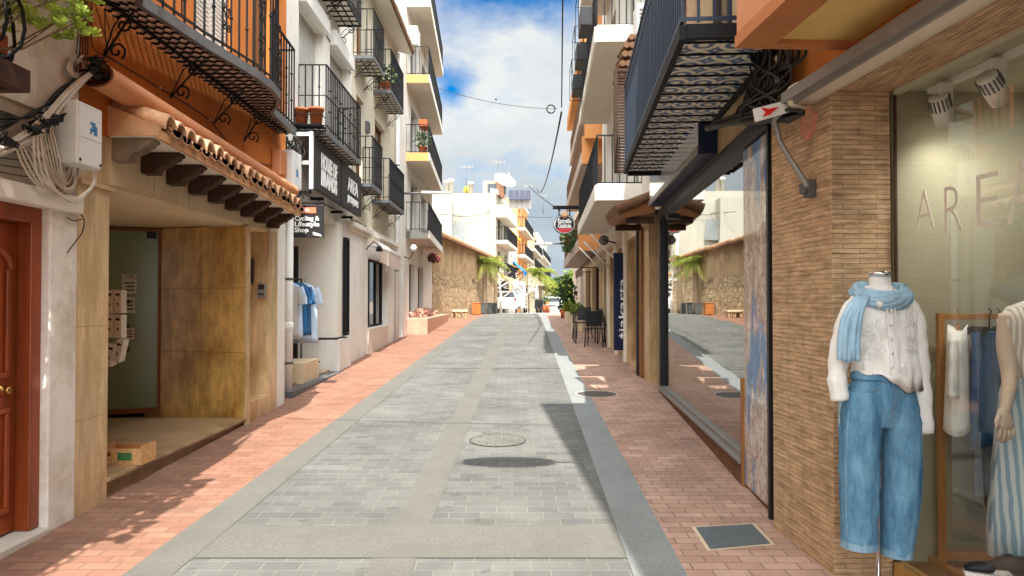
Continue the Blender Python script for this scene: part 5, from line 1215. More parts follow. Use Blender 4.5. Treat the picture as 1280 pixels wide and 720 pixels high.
# mannequins
M['denim_hem'] = denim('denim_hem', (.12,.24,.36), (.3,.46,.57))
def ell(c, rx, ry, n=32, wob=0, f=5, ph=0, dz=0):
    out = []
    for k in range(n):
        a = 2*math.pi*k/n; w = 1+wob*math.sin(f*a+ph)+wob*.6*math.sin((f*2+1)*a+2*ph)
        out.append((c[0]+rx*w*math.cos(a), c[1]+ry*w*math.sin(a), c[2]+dz*math.sin(3*a+ph)))
    return out
MY = 3.52; sc = FOC/MY
def MP(px, py, dy=0): p = onY(px, py, MY+dy); return p
mn = thing('mannequin', 'headless mannequin in a white blouse, blue scarf and wide jeans outside the shop window', 'mannequin', (MP(1100, 700).x, MY, zg(MY)))
c = MP(1100, 345)
build('neck', MB().rings([ell((c.x, MY, c.z-.10), .06, .055, 20), ell((c.x, MY, c.z-.04), .05, .045, 20), ell((c.x, MY, c.z+.0), .048, .044, 20)], raw=True), M['white_paint'], mn)
build('neck_cap', MB().lathe([(0, .0), (.05, .0), (.05, .018), (.03, .024), (0, .026)], (c.x, MY, c.z), 20), M['chrome'], mn)
def crease(rg, amp, fx, fz, seed, y0=None):
    out = []
    for i, r in enumerate(rg):
        cx = sum(v[0] for v in r)/len(r); cy = sum(v[1] for v in r)/len(r); q = []
        for v in r:
            d = Vector((v[0]-cx, v[1]-cy, 0)); l = d.length or 1; d /= l
            n_ = mnoise.noise(Vector((v[0]*fx+seed, v[1]*fx, v[2]*fz)))+.5*mnoise.noise(Vector((v[0]*fx*2.3, v[1]*fx*2.3+seed, v[2]*fz*2.1)))
            q.append((v[0]+d.x*amp*n_, v[1]+d.y*amp*n_, v[2]))
        out.append(q)
    return out
def dense(rows, k=5):
    P = [Vector((a, b, c, d)) for a, b, c, d in rows]; out = []
    for i in range(len(P)-1):
        p0, p1, p2, p3 = P[max(0, i-1)], P[i], P[i+1], P[min(len(P)-1, i+2)]
        for j in range(k):
            t = j/k; out.append(tuple(.5*((2*p1)+(p2-p0)*t+(2*p0-5*p1+4*p2-p3)*t*t+(3*p1-p0-3*p2+p3)*t**3)))
    return out+[rows[-1]]
rows = dense([(1098, 357, .055, .05), (1099, 364, .092, .064), (1100, 371, .128, .078), (1101, 380, .146, .092), (1102, 396, .146, .104), (1103, 415, .140, .11), (1104, 435, .140, .114), (1106, 452, .147, .118), (1108, 466, .152, .12)])
rg = []
for i, (px, py, rx, ry) in enumerate(rows):
    p = MP(px, py); f = i/len(rows); rg.append(ell((p.x, MY, p.z), rx, ry, 64, .016*f, 7, .6))
hem = MP(1108, 478); n = 64; ring = []
for k in range(n):
    a = 2*math.pi*k/n; x = math.cos(a); sm_ = max(0, min(1, (x+.45)/.6))
    ring.append((hem.x+.157*x*(1+.05*math.sin(9*a)), MY+.124*math.sin(a)*(1+.05*math.sin(9*a)), hem.z+.045-.075*sm_+.005*math.sin(11*a)))
rg = crease(rg, .013, 22, 7, 3.1); rg.append(ring)
rg.append([(v[0]*.985+hem.x*.015, MY+(v[1]-MY)*.95, v[2]+.012) for v in ring])
bl = build('blouse', MB().rings(rg, raw=True), M['knit'], mn)
for pts, ph in (([(1079, 372), (1062, 394), (1051, 430), (1047, 468), (1050, 500)], 0), ([(1124, 372), (1141, 398), (1148, 440), (1151, 490), (1156, 541)], 2)):
    P = [MP(*q, -.02*(j > 0)) for j, q in enumerate(pts)]
    m_ = tubef(P, [.044, .047, .044, .043, .043, .037], 28, .03, 3, ph); q = len(m_.v)//28
    m_.v = [Vector(v) for r in crease([[tuple(m_.v[i*28+k]) for k in range(28)] for i in range(q)], .007, 26, 16, ph) for v in r]
    build('sleeve', m_, M['knit'], bl)
mb = MB(); fy = lambda x: -.125
# crochet flowers and button placket in relief
def front(px, py, o=.0):
    p = MP(px, py); k = max(-1, min(1, (p.x-MP(1104, 430).x)/.15)); return Vector((p.x, MY-.119*math.sqrt(max(0, 1-k*k))-.004-o, p.z))
for cx, cy, r_ in ((1128, 405, 17), (1131, 440, 16), (1122, 462, 14), (1082, 412, 13), (1078, 436, 13), (1126, 425, 10)):
    for k in range(9):
        w = 2*math.pi*k/9
        loop = [front(cx+r_*(.25+.75*q)*math.cos(w)+2.2*s_*math.sin(w), cy+r_*(.25+.75*q)*math.sin(w)-2.2*s_*math.cos(w)) for q, s_ in ((0, 0), (.5, 1), (1, .6), (1, -.6), (.5, -1), (0, 0))]
        mb.tube(loop, .0026, 4, raw=True)
for x in (1092, 1101): mb.tube([front(x+.05*(y-370), y) for y in range(385, 470, 8)], .003, 4, raw=True)
build('crochet', mb, M['knit'], bl)
mb = MB()
for y in (388, 405, 422, 439, 456): p = front(1098, y, .003); mb.lathe([(0, -.003), (.008, -.002), (.008, .002), (0, .002)], p, 10, axis='y')
build('button', mb, M['plastic_white'], bl)
build('collar', MB().tube([MP(1086, 362, -.05), MP(1092, 372, -.09), MP(1099, 381, -.115), MP(1106, 372, -.09), MP(1114, 362, -.05)], .018, 8, raw=True), M['knit'], bl)
# scarf
sfm = MB(); cx, cz = MP(1100, 370).x, MP(1100, 368).z
for j in range(9):
    w0 = 2*math.pi*j/9; pts = []
    for i in range(49):
        a = 2*math.pi*i/48; w = w0+1.5*math.sin(a+.4)+.5*a
        if i == 48: w = w0+1.5*math.sin(.4)+.5*2*math.pi
        k = .020+.004*math.sin(3*a+j)
        base = Vector((cx+.104*math.cos(a), MY-.012+.088*math.sin(a), cz-.030*max(0, -math.sin(a))+.018*max(0, math.sin(a))))
        pts.append(base+Vector((math.cos(a), math.sin(a), 0))*math.cos(w)*k+Vector((0, 0, 1))*math.sin(w)*k*1.35)
    sfm.tube(pts, [.017+.004*math.sin(5*i*.13+j*2) for i in range(49)], 8, raw=True)
sf = build('scarf', sfm, M['scarf'], mn)
m_ = MB()
for j in range(5):
    dx = (j-2)*5.0; P = [MP(1079+dx*.5, 371, -.085), MP(1069+dx*.8, 386, -.118), MP(1063+dx, 408, -.128-.006*(j % 2)), MP(1061+dx, 430, -.126-.006*(j % 2)), MP(1061+dx*1.1, 449+2*(j % 3), -.115)]
    m_.tube(smooth_path(P), [.017, .016, .0155, .015, .015, .014, .014, .0145, .015, .015, .015, .015, .015, .016, .016, .016, .016, .016, .016, .015, .013], 8, raw=True)
build('scarf_end', m_, M['scarf'], sf)
m_ = MB()
for j in range(3):
    P = [MP(1053+4*j, 480, .05), MP(1052+4*j, 505, .045), MP(1051+4*j, 536+2*j, .05)]; m_.tube(smooth_path(P), .0135, 8, raw=True)
build('scarf_end', m_, M['scarf'], sf)
# jeans
def leg(pts, ph):
    rg = []
    for i, (px, py, rx, ry) in enumerate(pts):
        p = MP(px, py); rg.append(ell((p.x, MY+.0, p.z), rx, ry, 40, .012+.014*(i % 2), 4, ph+i*.8, .004*(i > 0)))
    return MB().rings(rg, raw=True)
def cl(rows, ph, amp=.006): return MB().rings(crease([ell((MP(px, py).x, MY, MP(px, py).z), rx*.945, ry*.95, 48, 0) for px, py, rx, ry in dense(rows, 6)], amp, 9, 26, ph), raw=True)
jn = build('jeans', cl([(1101, 463, .130, .098), (1101, 476, .140, .106), (1100, 492, .156, .114), (1100, 512, .166, .110), (1100, 532, .158, .085)], 0, .004), M['denim'], mn)
L_ = [(1080, 488, .076, .098), (1077, 512, .092, .112), (1075, 545, .094, .112), (1074, 580, .094, .104), (1074, 620, .091, .097), (1074, 655, .086, .09), (1074, 683, .083, .085)]
R_ = [(1121, 488, .076, .098), (1123, 512, .094, .112), (1125, 545, .090, .112), (1127, 580, .088, .106), (1126, 620, .088, .099), (1123, 660, .080, .09), (1120, 692, .070, .084)]
for pts, ph in ((L_, 0.7), (R_, 5.2)):
    lg = build('trouser_leg', cl(pts, ph), M['denim'], jn)
    e_ = pts[-1]; p = MP(e_[0], e_[1]-5)
    build('hem', MB().rings([ell((p.x, MY, p.z+.012), e_[2]*.945+.003, e_[3]*.95+.003, 36), ell((p.x, MY, p.z-.022), e_[2]*.945+.004, e_[3]*.95+.004, 36)], raw=True, caps=False), M['denim_hem'], lg)
    sx = 1 if ph > 1 else -1
    mbs = MB().tube([Vector((MP(q[0], q[1]).x+sx*q[2]*.88, MY-q[3]*.40, MP(q[0], q[1]).z)) for q in pts[1:]], .003, 5, raw=True)
    build('side_seam', mbs, M['denim_hem'], lg)
M_x = None
mb = MB(); p = MP(1106, 468)
p = MP(1101, 468); mb.rings([ell((p.x, MY, p.z+.018), .134, .102, 40), ell((p.x, MY, p.z-.018), .143, .109, 40)], raw=True, caps=False)
build('waistband', mb, M['denim'], jn)
mb = MB()
def jf(px, py, c=1100, rx=.156, ry=.114):
    q = MP(px, py); k = max(-.999, min(.999, (q.x-MP(c, py).x)/rx)); return Vector((q.x, MY-ry*math.sqrt(1-k*k)-.002, q.z))
mb.tube([jf(1100, 470), jf(1101, 500), jf(1099, 520)], .0022, 4, raw=True)
mb.tube([jf(1106, 472), jf(1107, 495), jf(1102, 508)], .002, 4, raw=True)
mb.tube([jf(1112, 474), jf(1118, 484), jf(1132, 489)], .0022, 4, raw=True); mb.tube([jf(1088, 474), jf(1083, 484), jf(1069, 489)], .0022, 4, raw=True)
build('seam', mb, M['stitch'], jn)
bx = MP(1098, 700).x
build('stand', MB().tube([(bx, MY, zg(MY)+.02), (bx, MY, 1.2)], .012, 10), M['chrome'], mn)
build('base', MB().lathe([(0, 0), (.17, 0), (.17, .008), (.02, .02), (0, .02)], (bx, MY, zg(MY)+.006), 28), M['chrome'], mn)

# rack behind the glass
rk = thing('garment_rack', 'wooden garment rack standing behind the clothes shop glass', 'clothes rack', (2.45, 3.92, .19))
RY = 3.92; p0 = onY(1175, 394, RY)
build('post', MB().box(p0.x-.016, p0.x+.016, RY-.016, RY+.016, .195, p0.z+.012), M['wood_oak'], rk, bevel=.003)
build('post', MB().box(p0.x+.62, p0.x+.652, RY-.016, RY+.016, .195, p0.z+.012), M['wood_oak'], rk, bevel=.003)
build('top_rail', MB().box(p0.x+.016, p0.x+.62, RY-.014, RY+.014, p0.z-.022, p0.z+.008), M['wood_oak'], rk, bevel=.003)
build('foot_rail', MB().box(p0.x+.016, p0.x+.62, RY-.014, RY+.014, .24, .28).box(p0.x-.02, p0.x+.02, RY-.25, RY+.16, .193, .225).box(p0.x+.616, p0.x+.656, RY-.25, RY+.16, .193, .225), M['wood_oak'], rk, bevel=.003)
p = onY(1197, 396, RY-.02)
tee = hung_shirt((p.x, RY-.02, p0.z-.0), .38, .50, 'tee', 'white T-shirt with a dark blue print on the wooden garment rack', R(52), .17, hanger='wood_oak', th=.045, sway=1)
mb = MB(); o_ = WL[tee.name]
for k in range(5): mb.box(o_.x-.035, o_.x+.035-.01*(k % 2), o_.y-.064, o_.y-.062, o_.z-.28-.06*k, o_.z-.235-.06*k)
build('print', mb, M['tee_blue'], tee)
def hung_skirt(name, p, w, h, m, label, rot, flare=1.25, ph=0):
    t = thing(name, label, name.split('_')[-1], p, 'denim on the wooden rack'); t.rotation_euler = (0, 0, rot); rg = []
    for k in range(12):
        f = k/11; rg.append(ell((p[0], p[1], p[2]-.09-h*f), w/2*(1+(flare-1)*f), .04+.035*f, 36, .02+.06*f, 6, ph, .012*f))
    build('skirt_body' if 'skirt' in name else 'trouser_body', MB().rings(rg, raw=True), M[m], t)
    build('waistband', MB().rings([ell((p[0], p[1], p[2]-.085), w/2*1.02, .043, 36), ell((p[0], p[1], p[2]-.125), w/2*1.04, .045, 36)], raw=True, caps=False), M[m], t)
    mb = MB().tube([Vector((p[0]-w*.45, p[1], p[2]-.075)), Vector((p[0]+w*.45, p[1], p[2]-.075))], .005, 6, raw=True).tube([Vector((p[0], p[1], p[2]-.075)), Vector((p[0], p[1], p[2]-.0)), Vector((p[0]+.02, p[1], p[2]+.02)), Vector((p[0], p[1], p[2]+.034))], .004, 5, raw=True)
    for s_ in (-1, 1): mb.box(p[0]+s_*w*.42-.006, p[0]+s_*w*.42+.006, p[1]-.05, p[1]+.05, p[2]-.1, p[2]-.06)
    build('hanger', mb, M['black'], t)
p = onY(1236, 396, RY)
hung_skirt('denim_skirt', (p.x-.03, RY-.05, p0.z), .26, .58, 'denim_dark', 'dark blue denim skirt on the wooden rack beside the T-shirt', R(25), 1.2, 1)
hung_skirt('denim_trousers', (p.x+.07, RY+.04, p0.z), .28, .86, 'denim_pale', 'pale faded denim trousers hanging behind the dark denim skirt', R(15), 1.05, 2)

# second mannequin inside
m2 = thing('mannequin', 'mannequin in a striped top and pale blue striped trousers inside the shop window', 'mannequin', (2.44, 3.42, .19)); MY2 = 3.42
def Q(px, py, dy=0): return onY(px, py, MY2+dy)
rg = []
for i, (px, py, rx, ry) in enumerate(((1298, 376, .06, .05), (1296, 384, .13, .085), (1296, 400, .17, .11), (1297, 425, .165, .115), (1298, 450, .15, .105), (1299, 472, .155, .11))):
    p = Q(px, py); rg.append(ell((p.x, MY2, p.z), rx, ry, 32, .012, 7, i))
build('top', MB().rings(rg, raw=True), M['stripe_top'], m2)
c = Q(1298, 376); build('neck', MB().rings([ell((c.x, MY2, c.z-.05), .055, .05, 18), ell((c.x, MY2, c.z+.08), .05, .045, 18)], raw=True), M['skin'], m2)
rg = []
for i, (px, py, rx, ry) in enumerate(((1299, 466, .145, .1), (1299, 490, .165, .115), (1298, 540, .185, .125), (1297, 600, .20, .13), (1295, 650, .205, .135), (1294, 694, .21, .14))):
    p = Q(px, py); rg.append(ell((p.x, MY2, p.z), rx, ry, 40, .02+.03*i/5, 8, i*.3))
build('trousers', MB().rings(rg, raw=True), M['stripe_blue'], m2)
p = Q(1299, 470); build('belt', MB().rings([ell((p.x, MY2, p.z+.02), .15, .106, 32), ell((p.x, MY2, p.z-.02), .153, .108, 32)], raw=True, caps=False), M['stripe_blue'], m2)
arm = tubef([Q(1262, 394), Q(1258, 430, -.01), Q(1262, 470, -.05), Q(1259, 500, -.10), Q(1255, 516, -.12)], [.046, .043, .037, .03, .024, .022], 16, .0)
ao = build('arm', arm, M['skin'], m2)
h0 = Q(1255, 514, -.12)
build('hand', MB().rings([ell((h0.x, h0.y, h0.z+.012), .022, .017, 14), ell((h0.x-.004, h0.y-.008, h0.z-.02), .034, .016, 14), ell((h0.x-.004, h0.y-.014, h0.z-.055), .036, .015, 14), ell((h0.x-.002, h0.y-.018, h0.z-.075), .033, .012, 14)], raw=True), M['skin'], ao)
for k, (dx, l) in enumerate(((-.027, .058), (-.009, .068), (.009, .064), (.026, .05))):
    b0 = Vector((h0.x-.003+dx, h0.y-.017, h0.z-.07)); build('finger', MB().tube([b0, b0+Vector((dx*.1, -.006, -l*.45)), b0+Vector((dx*.1, .006, -l*.8)), b0+Vector((dx*.05, .02, -l))], [.0095, .009, .008, .006], 8, raw=True), M['skin'], ao)
b0 = Vector((h0.x-.032, h0.y-.012, h0.z-.02)); build('thumb', MB().tube([b0, b0+Vector((-.018, -.012, -.022)), b0+Vector((-.018, -.016, -.05))], [.011, .0095, .007], 8, raw=True), M['skin'], ao)
build('stand', MB().tube([(c.x, MY2, .2), (c.x, MY2, 1.2)], .012, 8), M['chrome'], m2)
build('base', MB().lathe([(0, 0), (.15, 0), (.15, .008), (0, .012)], (c.x, MY2, .193), 24), M['chrome'], m2)
# shoes
def shoe(p, rot, label):
    t = thing('shoe', label, 'shoe', p, 'shoes on the shop window floor'); t.rotation_euler = (0, 0, rot); x, y, z = p
    prof = [(-.12, .055, .028, .018), (-.11, .09, .034, .03), (-.05, .08, .036, .032), (.0, .062, .037, .03), (.06, .045, .042, .022), (.11, .035, .036, .016), (.135, .022, .02, .008)]
    build('upper', MB().rings([[(x+w*math.cos(a), y+q, z+.018+max(0, h*.5+h*.5*math.sin(a))) for a in [2*math.pi*k/14 for k in range(14)]] for q, h, w, _ in prof], raw=True), M['black'], t)
    build('sole', MB().prism([(x+w*1.12, y+q, z) for q, h, w, _ in prof]+[(x-w*1.12, y+q, z) for q, h, w, _ in prof[::-1]], (0, 0, .02)), M['white_paint'], t)
shoe(Q(1243, 722, -.1)+Vector((.02, 0, 0)), R(70), 'black shoe with pale sole lying flat on the shop window floor'); shoe(onY(1268, 712, 3.35), R(110), 'second black shoe with a pale heel nearest the striped trousers')

# ------------------------------------------------------------------ RIGHT: stone building with the big window and the tiled balcony
FX = Fr(1.39, .068, -1)
rb = thing('stone_building', 'stained beige stone building with a large mirroring shop window and a blue railed balcony', 'building', FX(7.5, -3, 0))
build('wall', facade(FX, 4.96, 10.62, 2.90, 6.7, [(6.0, 7.2, 3.3, 5.4), (8.2, 9.4, 3.3, 5.4)], .15, 7), M['beige_stone'], rb)
for h in ((6.0, 7.2, 3.3, 5.4), (8.2, 9.4, 3.3, 5.4)): window(rb, FX, h, .15, frame='wood_dark')
build('plinth', MB(FX).box(5.78, 10.62, -.5, 0, -.2, .325), M['marble_brown2'] if 'marble_brown2' in M else M['tile_brown'], rb, bevel=.004)
build('window_sill', MB(FX).box(5.78, 10.62, -.12, .02, .327, .352).box(5.78, 10.62, -.12, .035, .352, .366).box(5.78, 10.62, -.1, -.02, .366, .40), M['alu'], rb, bevel=.003)
gl2 = build('shop_window', MB(FX).quad((5.785, -.05, .38), (10.44, -.05, .38), (10.44, -.05, 2.77), (5.785, -.05, 2.77)), M['glass_mirror'], rb)
mb = MB(FX).box(10.44, 10.56, -.1, .01, .40, 2.78).box(4.96, 10.62, -.2, .012, 2.77, 2.90)
build('window_frame', mb, M['black'], rb, bevel=.004)
build('shop_window', MB(FX).quad((10.56, -.05, .1), (11.35, -.05, .1), (11.35, -.05, 2.9), (10.56, -.05, 2.9)), M['glass_mirror'], rb)
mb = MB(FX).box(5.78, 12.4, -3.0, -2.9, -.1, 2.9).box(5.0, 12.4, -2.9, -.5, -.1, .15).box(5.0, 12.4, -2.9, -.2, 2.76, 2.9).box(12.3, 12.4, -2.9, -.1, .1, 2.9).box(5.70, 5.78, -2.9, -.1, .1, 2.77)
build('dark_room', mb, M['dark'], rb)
pd = build('glass_door', MB(FX).box(5.0, 5.74, -.06, -.02, .19, 2.76), M['mural'], rb)
build('door_edge', MB(FX).box(5.74, 5.79, -.07, .0, .15, 1.0), M['wood_oak'], rb)
build('door_frame', MB(FX).box(4.945, 4.995, -.1, .01, .1, 2.85), M['black'], rb)
lad = thing('ladder', 'grey step ladder leaning inside the dark room behind the large mirroring window', 'ladder', FX(6.6, -.6, .16))
for q in (6.3, 6.75): build('side_rail', MB(FX).tube([(q, -.35, .16), (q+.12, -.85, 2.2)], .028, 6), M['alu_light'], lad)
for k in range(7): build('rung', MB(FX).tube([(6.3+.12*(k+1)/8, -.35-.5*(k+1)/8, .16+2.04*(k+1)/8), (6.75+.12*(k+1)/8, -.35-.5*(k+1)/8, .16+2.04*(k+1)/8)], .02, 6), M['alu_light'], lad)
# sign box
sb = thing('sign_box', 'long navy sign box with a glossy face above the large shop window', 'shop sign', FX(8.2, .1, 2.9))
build('box', MB(FX).box(6.58, 10.3, .0, .165, 2.915, 3.36), M['navy'], sb, bevel=.004)
M['mirror_face'] = mat('glossy_sign_face', (.80, .86, .90), .15, .05, 3, 0, spec=.6, coat=.5)
build('face', MB(FX).box(6.62, 10.26, .166, .172, 3.0, 3.34), M['mirror_face'], sb)
build('frame', MB(FX).box(6.6, 10.3, .168, .182, 2.92, 2.99).box(6.6, 10.3, .168, .182, 3.345, 3.36), M['alu'], sb)
# tiled balcony with blue-black railing
FXb = FX
bo = lambda s: .66-(s-4.37)*.012
b = build('balcony', MB(FX).prism([(4.42, .02, 3.2), (9.1, .02, 3.2), (9.1, bo(9.1)-.02, 3.2), (4.42, bo(4.42)-.02, 3.2)], (0, 0, .06)), M['azulejo'], rb)
mb = MB(FX)
for k in range(21):
    s = 4.5+.228*k; mb.box(s-.009, s+.009, .0, bo(s)-.01, 3.189, 3.198)
mb.box(4.40, 9.1, .03, .07, 3.16, 3.187)
build('floor_bar', mb, M['iron'], b)
mb = MB(FX).prism([(4.38, bo(4.38)-.02, 3.175), (9.12, bo(9.12)-.02, 3.175), (9.12, bo(9.12)+.02, 3.175), (4.38, bo(4.38)+.02, 3.175)], (0, 0, .085)).box(4.36, 4.41, .0, bo(4.4)-.02, 3.175, 3.26).box(9.08, 9.12, 0, bo(9.1)-.03, 3.15, 3.28)
build('balcony_edge', mb, M['iron'], b)
railing(b, FX, [(4.39, 0), (4.39, bo(4.39)), (9.1, bo(9.1)), (9.1, 0)], 3.28, .98, .10, 'iron_blue', .009, .022, mid=.86, low=.02)
for o in (.18, .42):
    mb = MB(FX)
    for zz in (.25, .6): mb.tube([(4.39, o+x, 3.28+zz+y) for x, y in spiral((0, .0), .06, math.pi, 1.5)], .007, 4)
    build('scrollwork', mb, M['iron'], b)
# bits between the two buildings
t = thing('wall_camera', 'small black camera hanging from the corner of the large shop window header', 'camera', FX(9.9, .1, 2.7)); p = onY(838, 271, 9.6)
build('body', MB().box(p.x-.05, p.x+.06, 9.5, 9.66, p.z-.03, p.z+.03), M['black'], t, bevel=.01); build('bracket', MB().box(p.x+.02, p.x+.18, 9.56, 9.59, p.z+.02, p.z+.05), M['black'], t)
# ------------------------------------------------------------------ RIGHT: white balcony building
F2 = Fr(1.785, .03, -1)
w2 = thing('white_balcony_building', 'white building with broad pale balconies above a row of shop fronts', 'building', F2(15, -3, 0))
gh = [(12.75, 14.2, .45, 2.75), (14.75, 15.7, .4, 2.7), (16.3, 17.4, .45, 2.65), (17.9, 19.0, .5, 2.65)]
uh = [(12.6, 13.9, 3.6, 5.5), (15.6, 16.9, 3.6, 5.5), (13.2, 14.4, 6.3, 8.0), (16.0, 17.2, 6.3, 8.0)]
build('wall', facade(F2, 10.9, 19.3, 2.95, 9.6, uh, .16, 8), M['white'], w2)
build('ground_wall', facade(F2, 11.5, 19.3, -.2, 2.95, gh, .25, 8), M['marble'], w2)
for h in gh: window(w2, F2, h, .25, frame='wood_dark', nv=1, w=.07)
for h in uh: window(w2, F2, h, .16, frame='alu_light')
build('pilaster', MB(F2).box(12.36, 12.46, 0, .07, -.1, 2.95), M['black'], w2)
build('pilaster', MB(F2).box(12.05, 12.34, 0, .04, -.1, 2.8), M['wood_mid'], w2)
for s in (14.45, 15.98, 17.6): build('pilaster', MB(F2).box(s-.12, s+.12, 0, .05, -.1, 2.95), M['white_bright'], w2)
for z, s0, s1 in ((3.28, 12.2, 18.7), (5.92, 12.2, 18.0), (8.6, 11.4, 18.0)):
    o1 = .74
    mb = MB(F2).prism([(s0, 0, z), (s1, 0, z), (s1, o1-.1, z), (s0, o1, z)], (0, 0, .06))
    b = build('balcony', mb, M['slab'], w2)
    build('slab_edge', MB(F2).box(s0-.03, s0, -.0, o1, z-.02, z+.26).prism([(s0, o1, z-.02), (s1, o1-.1, z-.02), (s1, o1-.06, z-.02), (s0, o1+.04, z-.02)], (0, 0, .26)), M['white_bright'], b, bevel=.006)
    railing(b, F2, [(s0+.03, 0), (s0+.03, o1-.01), (s1-.03, o1-.1), (s1-.03, 0)], z+.22, .85, .12, 'iron', .009, .018)
    if z > 8: break
build('roof', MB(F2).box(10.8, 19.4, -8, .3, 9.6, 9.8), M['white_bright'], w2)
for s, z, l in ((12.9, 6.35, 'black railing planter nearest the street end on the upper pale balcony'), (14.6, 6.3, 'middle black railing planter on the upper pale balcony'), (16.4, 6.25, 'farthest black railing planter on the upper pale balcony')):
    t = thing('railing_planter', l, 'planter', F2(s, .9, z), 'planters hung on the upper pale balcony')
    o = .74-.1*(s-12.2)/5.8
    build('box', MB(F2).box(s-.35, s+.35, o+.05, o+.26, z-.02, z+.3), M['black'], t, bevel=.01)
    build('holder', MB(F2).tube([(s-.45, o, z+.6), (s-.45, o+.3, z+.6), (s-.45, o+.3, z-.06), (s-.45, o, z-.06)], .009, 4).tube([(s+.45, o, z+.6), (s+.45, o+.3, z+.6), (s+.45, o+.3, z-.06), (s+.45, o, z-.06)], .009, 4).tube([(s-.45, o+.3, z+.6), (s+.45, o+.3, z+.6)], .009, 4), M['iron'], t)
# louvre shutter leaf and air conditioner
t = thing('louvre_leaf', 'tall brown louvred screen standing at the end of the blue railed balcony', 'shutter', FX(9.5, .3, 3.3))
p0, p1 = onY(768, 216, 9.5), onY(790, 86, 9.5)
build('frame', MB().box(p0.x, p0.x+.04, 9.48, 9.54, p0.z, p1.z).box(p1.x+.1, p1.x+.14, 9.48, 9.54, p0.z, p1.z).box(p0.x+.04, p1.x+.1, 9.48, 9.54, p1.z-.04, p1.z).box(p0.x+.04, p1.x+.1, 9.48, 9.54, p0.z, p0.z+.04), M['wood_dark'], t)
mb = MB(); z = p0.z+.05
while z < p1.z-.05:
    mb.prism([(p0.x+.04, 9.49, z), (p0.x+.04, 9.53, z+.02), (p0.x+.04, 9.53, z+.035), (p0.x+.04, 9.49, z+.012)], (p1.x-p0.x+.06, 0, 0)); z += .038
build('slat', mb, M['wood_dark'], t)
t = thing('air_conditioner', 'pale air conditioner beside the stacked tiles above the louvred screen', 'air conditioner', onY(805, 50, 9.9))
p0, p1 = onY(796, 60, 9.9), onY(822, 4, 9.9)
build('housing', MB().box(p0.x, p1.x+.2, 9.88, 10.2, p0.z, p1.z), M['plastic_white'], t, bevel=.015); mb = MB()
for k in range(9): mb.box(p0.x+.03, p0.x+.12, 9.872, 9.88, p0.z+.06+.055*k, p0.z+.09+.055*k)
build('grille', mb, M['iron_grey'], t)
t = thing('tile_stack', 'stepped stack of old brown clay tiles jutting out above the louvred screen', 'tiles', onY(790, 90, 9.7))
for k, (px, py) in enumerate(((777, 92), (778, 80), (781, 68), (783, 57), (789, 47))):
    p = onY(px, py, 9.7); mb = MB()
    for j in range(5): mb.tube([(p.x+.075*j, 9.66, p.z), (p.x+.075*j, 10.3, p.z+.05)], .042, 8)
    build('tile_course', mb, M['tile_brown'], t)
build('support', MB().box(p0.x-.1, p1.x+.3, 9.7, 10.3, onY(790, 97, 9.7).z, onY(790, 91, 9.7).z), M['white_bright'], t)
# small tiled porch roof
t = thing('porch_roof', 'small brown tiled wooden porch roof over the doorway beyond the big window', 'canopy', F2(11.5, .2, 2.7))
y0 = 10.9; a, b_, c_, d_ = onY(770, 268, y0), onY(775, 256, y0), onY(818, 240, y0), onY(822, 268, y0)
zt0 = onY(800, 243, y0).z; ze = onY(772, 262, y0).z; xe = onY(771, 262, y0).x; xw = F2(y0, 0, 0).x
mb = MB()
for k in range(8):
    y = y0+.03+.16*k; mb.tube([(xw+.05, y, zt0+.02), (xe, y, ze)], [.075, .085], 8)
build('roof_tile', mb, M['tile_brown'], t)
build('timber', MB().prism([(xe+.03, y0, ze-.08), (xe+.12, y0, ze-.12), (xw, y0, ze-.05), (xw, y0, zt0-.04), (xe+.02, y0, ze-.03)], (0, 1.3, 0)), M['wood_mid'], t)
build('bracket', MB().box(xw-.42, xw, y0+.05, y0+.11, ze-.2, ze-.1).box(xw-.42, xw, y0+1.15, y0+1.21, ze-.2, ze-.1), M['wood_dark'], t)
# navy banner
t = thing('banner_sign', 'upright navy blue banner sign with vertical white lettering by the shop doorway', 'shop sign', F2(14.5, .1, .5))
y = 14.4; p0, p1 = onY(767.5, 438, y), onY(784, 316, y)
build('board', MB().box(p0.x, p1.x, y, y+.06, p0.z, p1.z), M['navy'], t, bevel=.005)
text('lettering', 'jakarta', M['letter'], Vector((p1.x-.05, y-.003, p0.z+.35)), (0, 0, 1), (-1, 0, 0), .12, t, 'LEFT', .01, .006, width=1.05)
build('cross', MB().box(p0.x+.1, p0.x+.2, y-.006, y-.001, p0.z+.27, p0.z+.30).box(p0.x+.135, p0.x+.165, y-.0065, y-.0015, p0.z+.23, p0.z+.34), M['letter'], t)
# wall awning arms
aw = thing('folded_awning', 'folded white awning with thin diagonal arms along the shop fronts', 'awning', F2(16, .4, 2.8))
build('cassette', MB(F2).box(14.6, 19.2, .02, .18, 2.78, 2.95), M['canvas_pink'], aw)
for s in (15.0, 17.0, 18.8): build('arm', MB(F2).tube([(s, .05, 2.35), (s+.25, .62, 2.98)], .018, 6), M['white_paint'], aw)
aw = thing('brown_awning', 'small brown scalloped awning over the farther right hand shop', 'awning', F2(21, .4, 2.6))
build('canvas', MB(F2).prism([(20.0, 0, 3.0), (20.0, .5, 2.5), (20.0, .5, 2.3), (20.0, .47, 2.3), (20.0, .47, 2.46), (20.0, 0, 2.95)], (3, 0, 0)), M['canvas_brown'], aw); build('frame', MB(F2).tube([(20.0, 0, 2.5), (20, .5, 2.5), (23, .5, 2.5), (23, 0, 2.5)], .012, 5), M['iron'], aw)
t = thing('satellite_dish', 'small dark dish on a pole beside the folded white awning', 'satellite dish', F2(15.5, .3, 2.9)); p = onY(755, 300, 14.2)
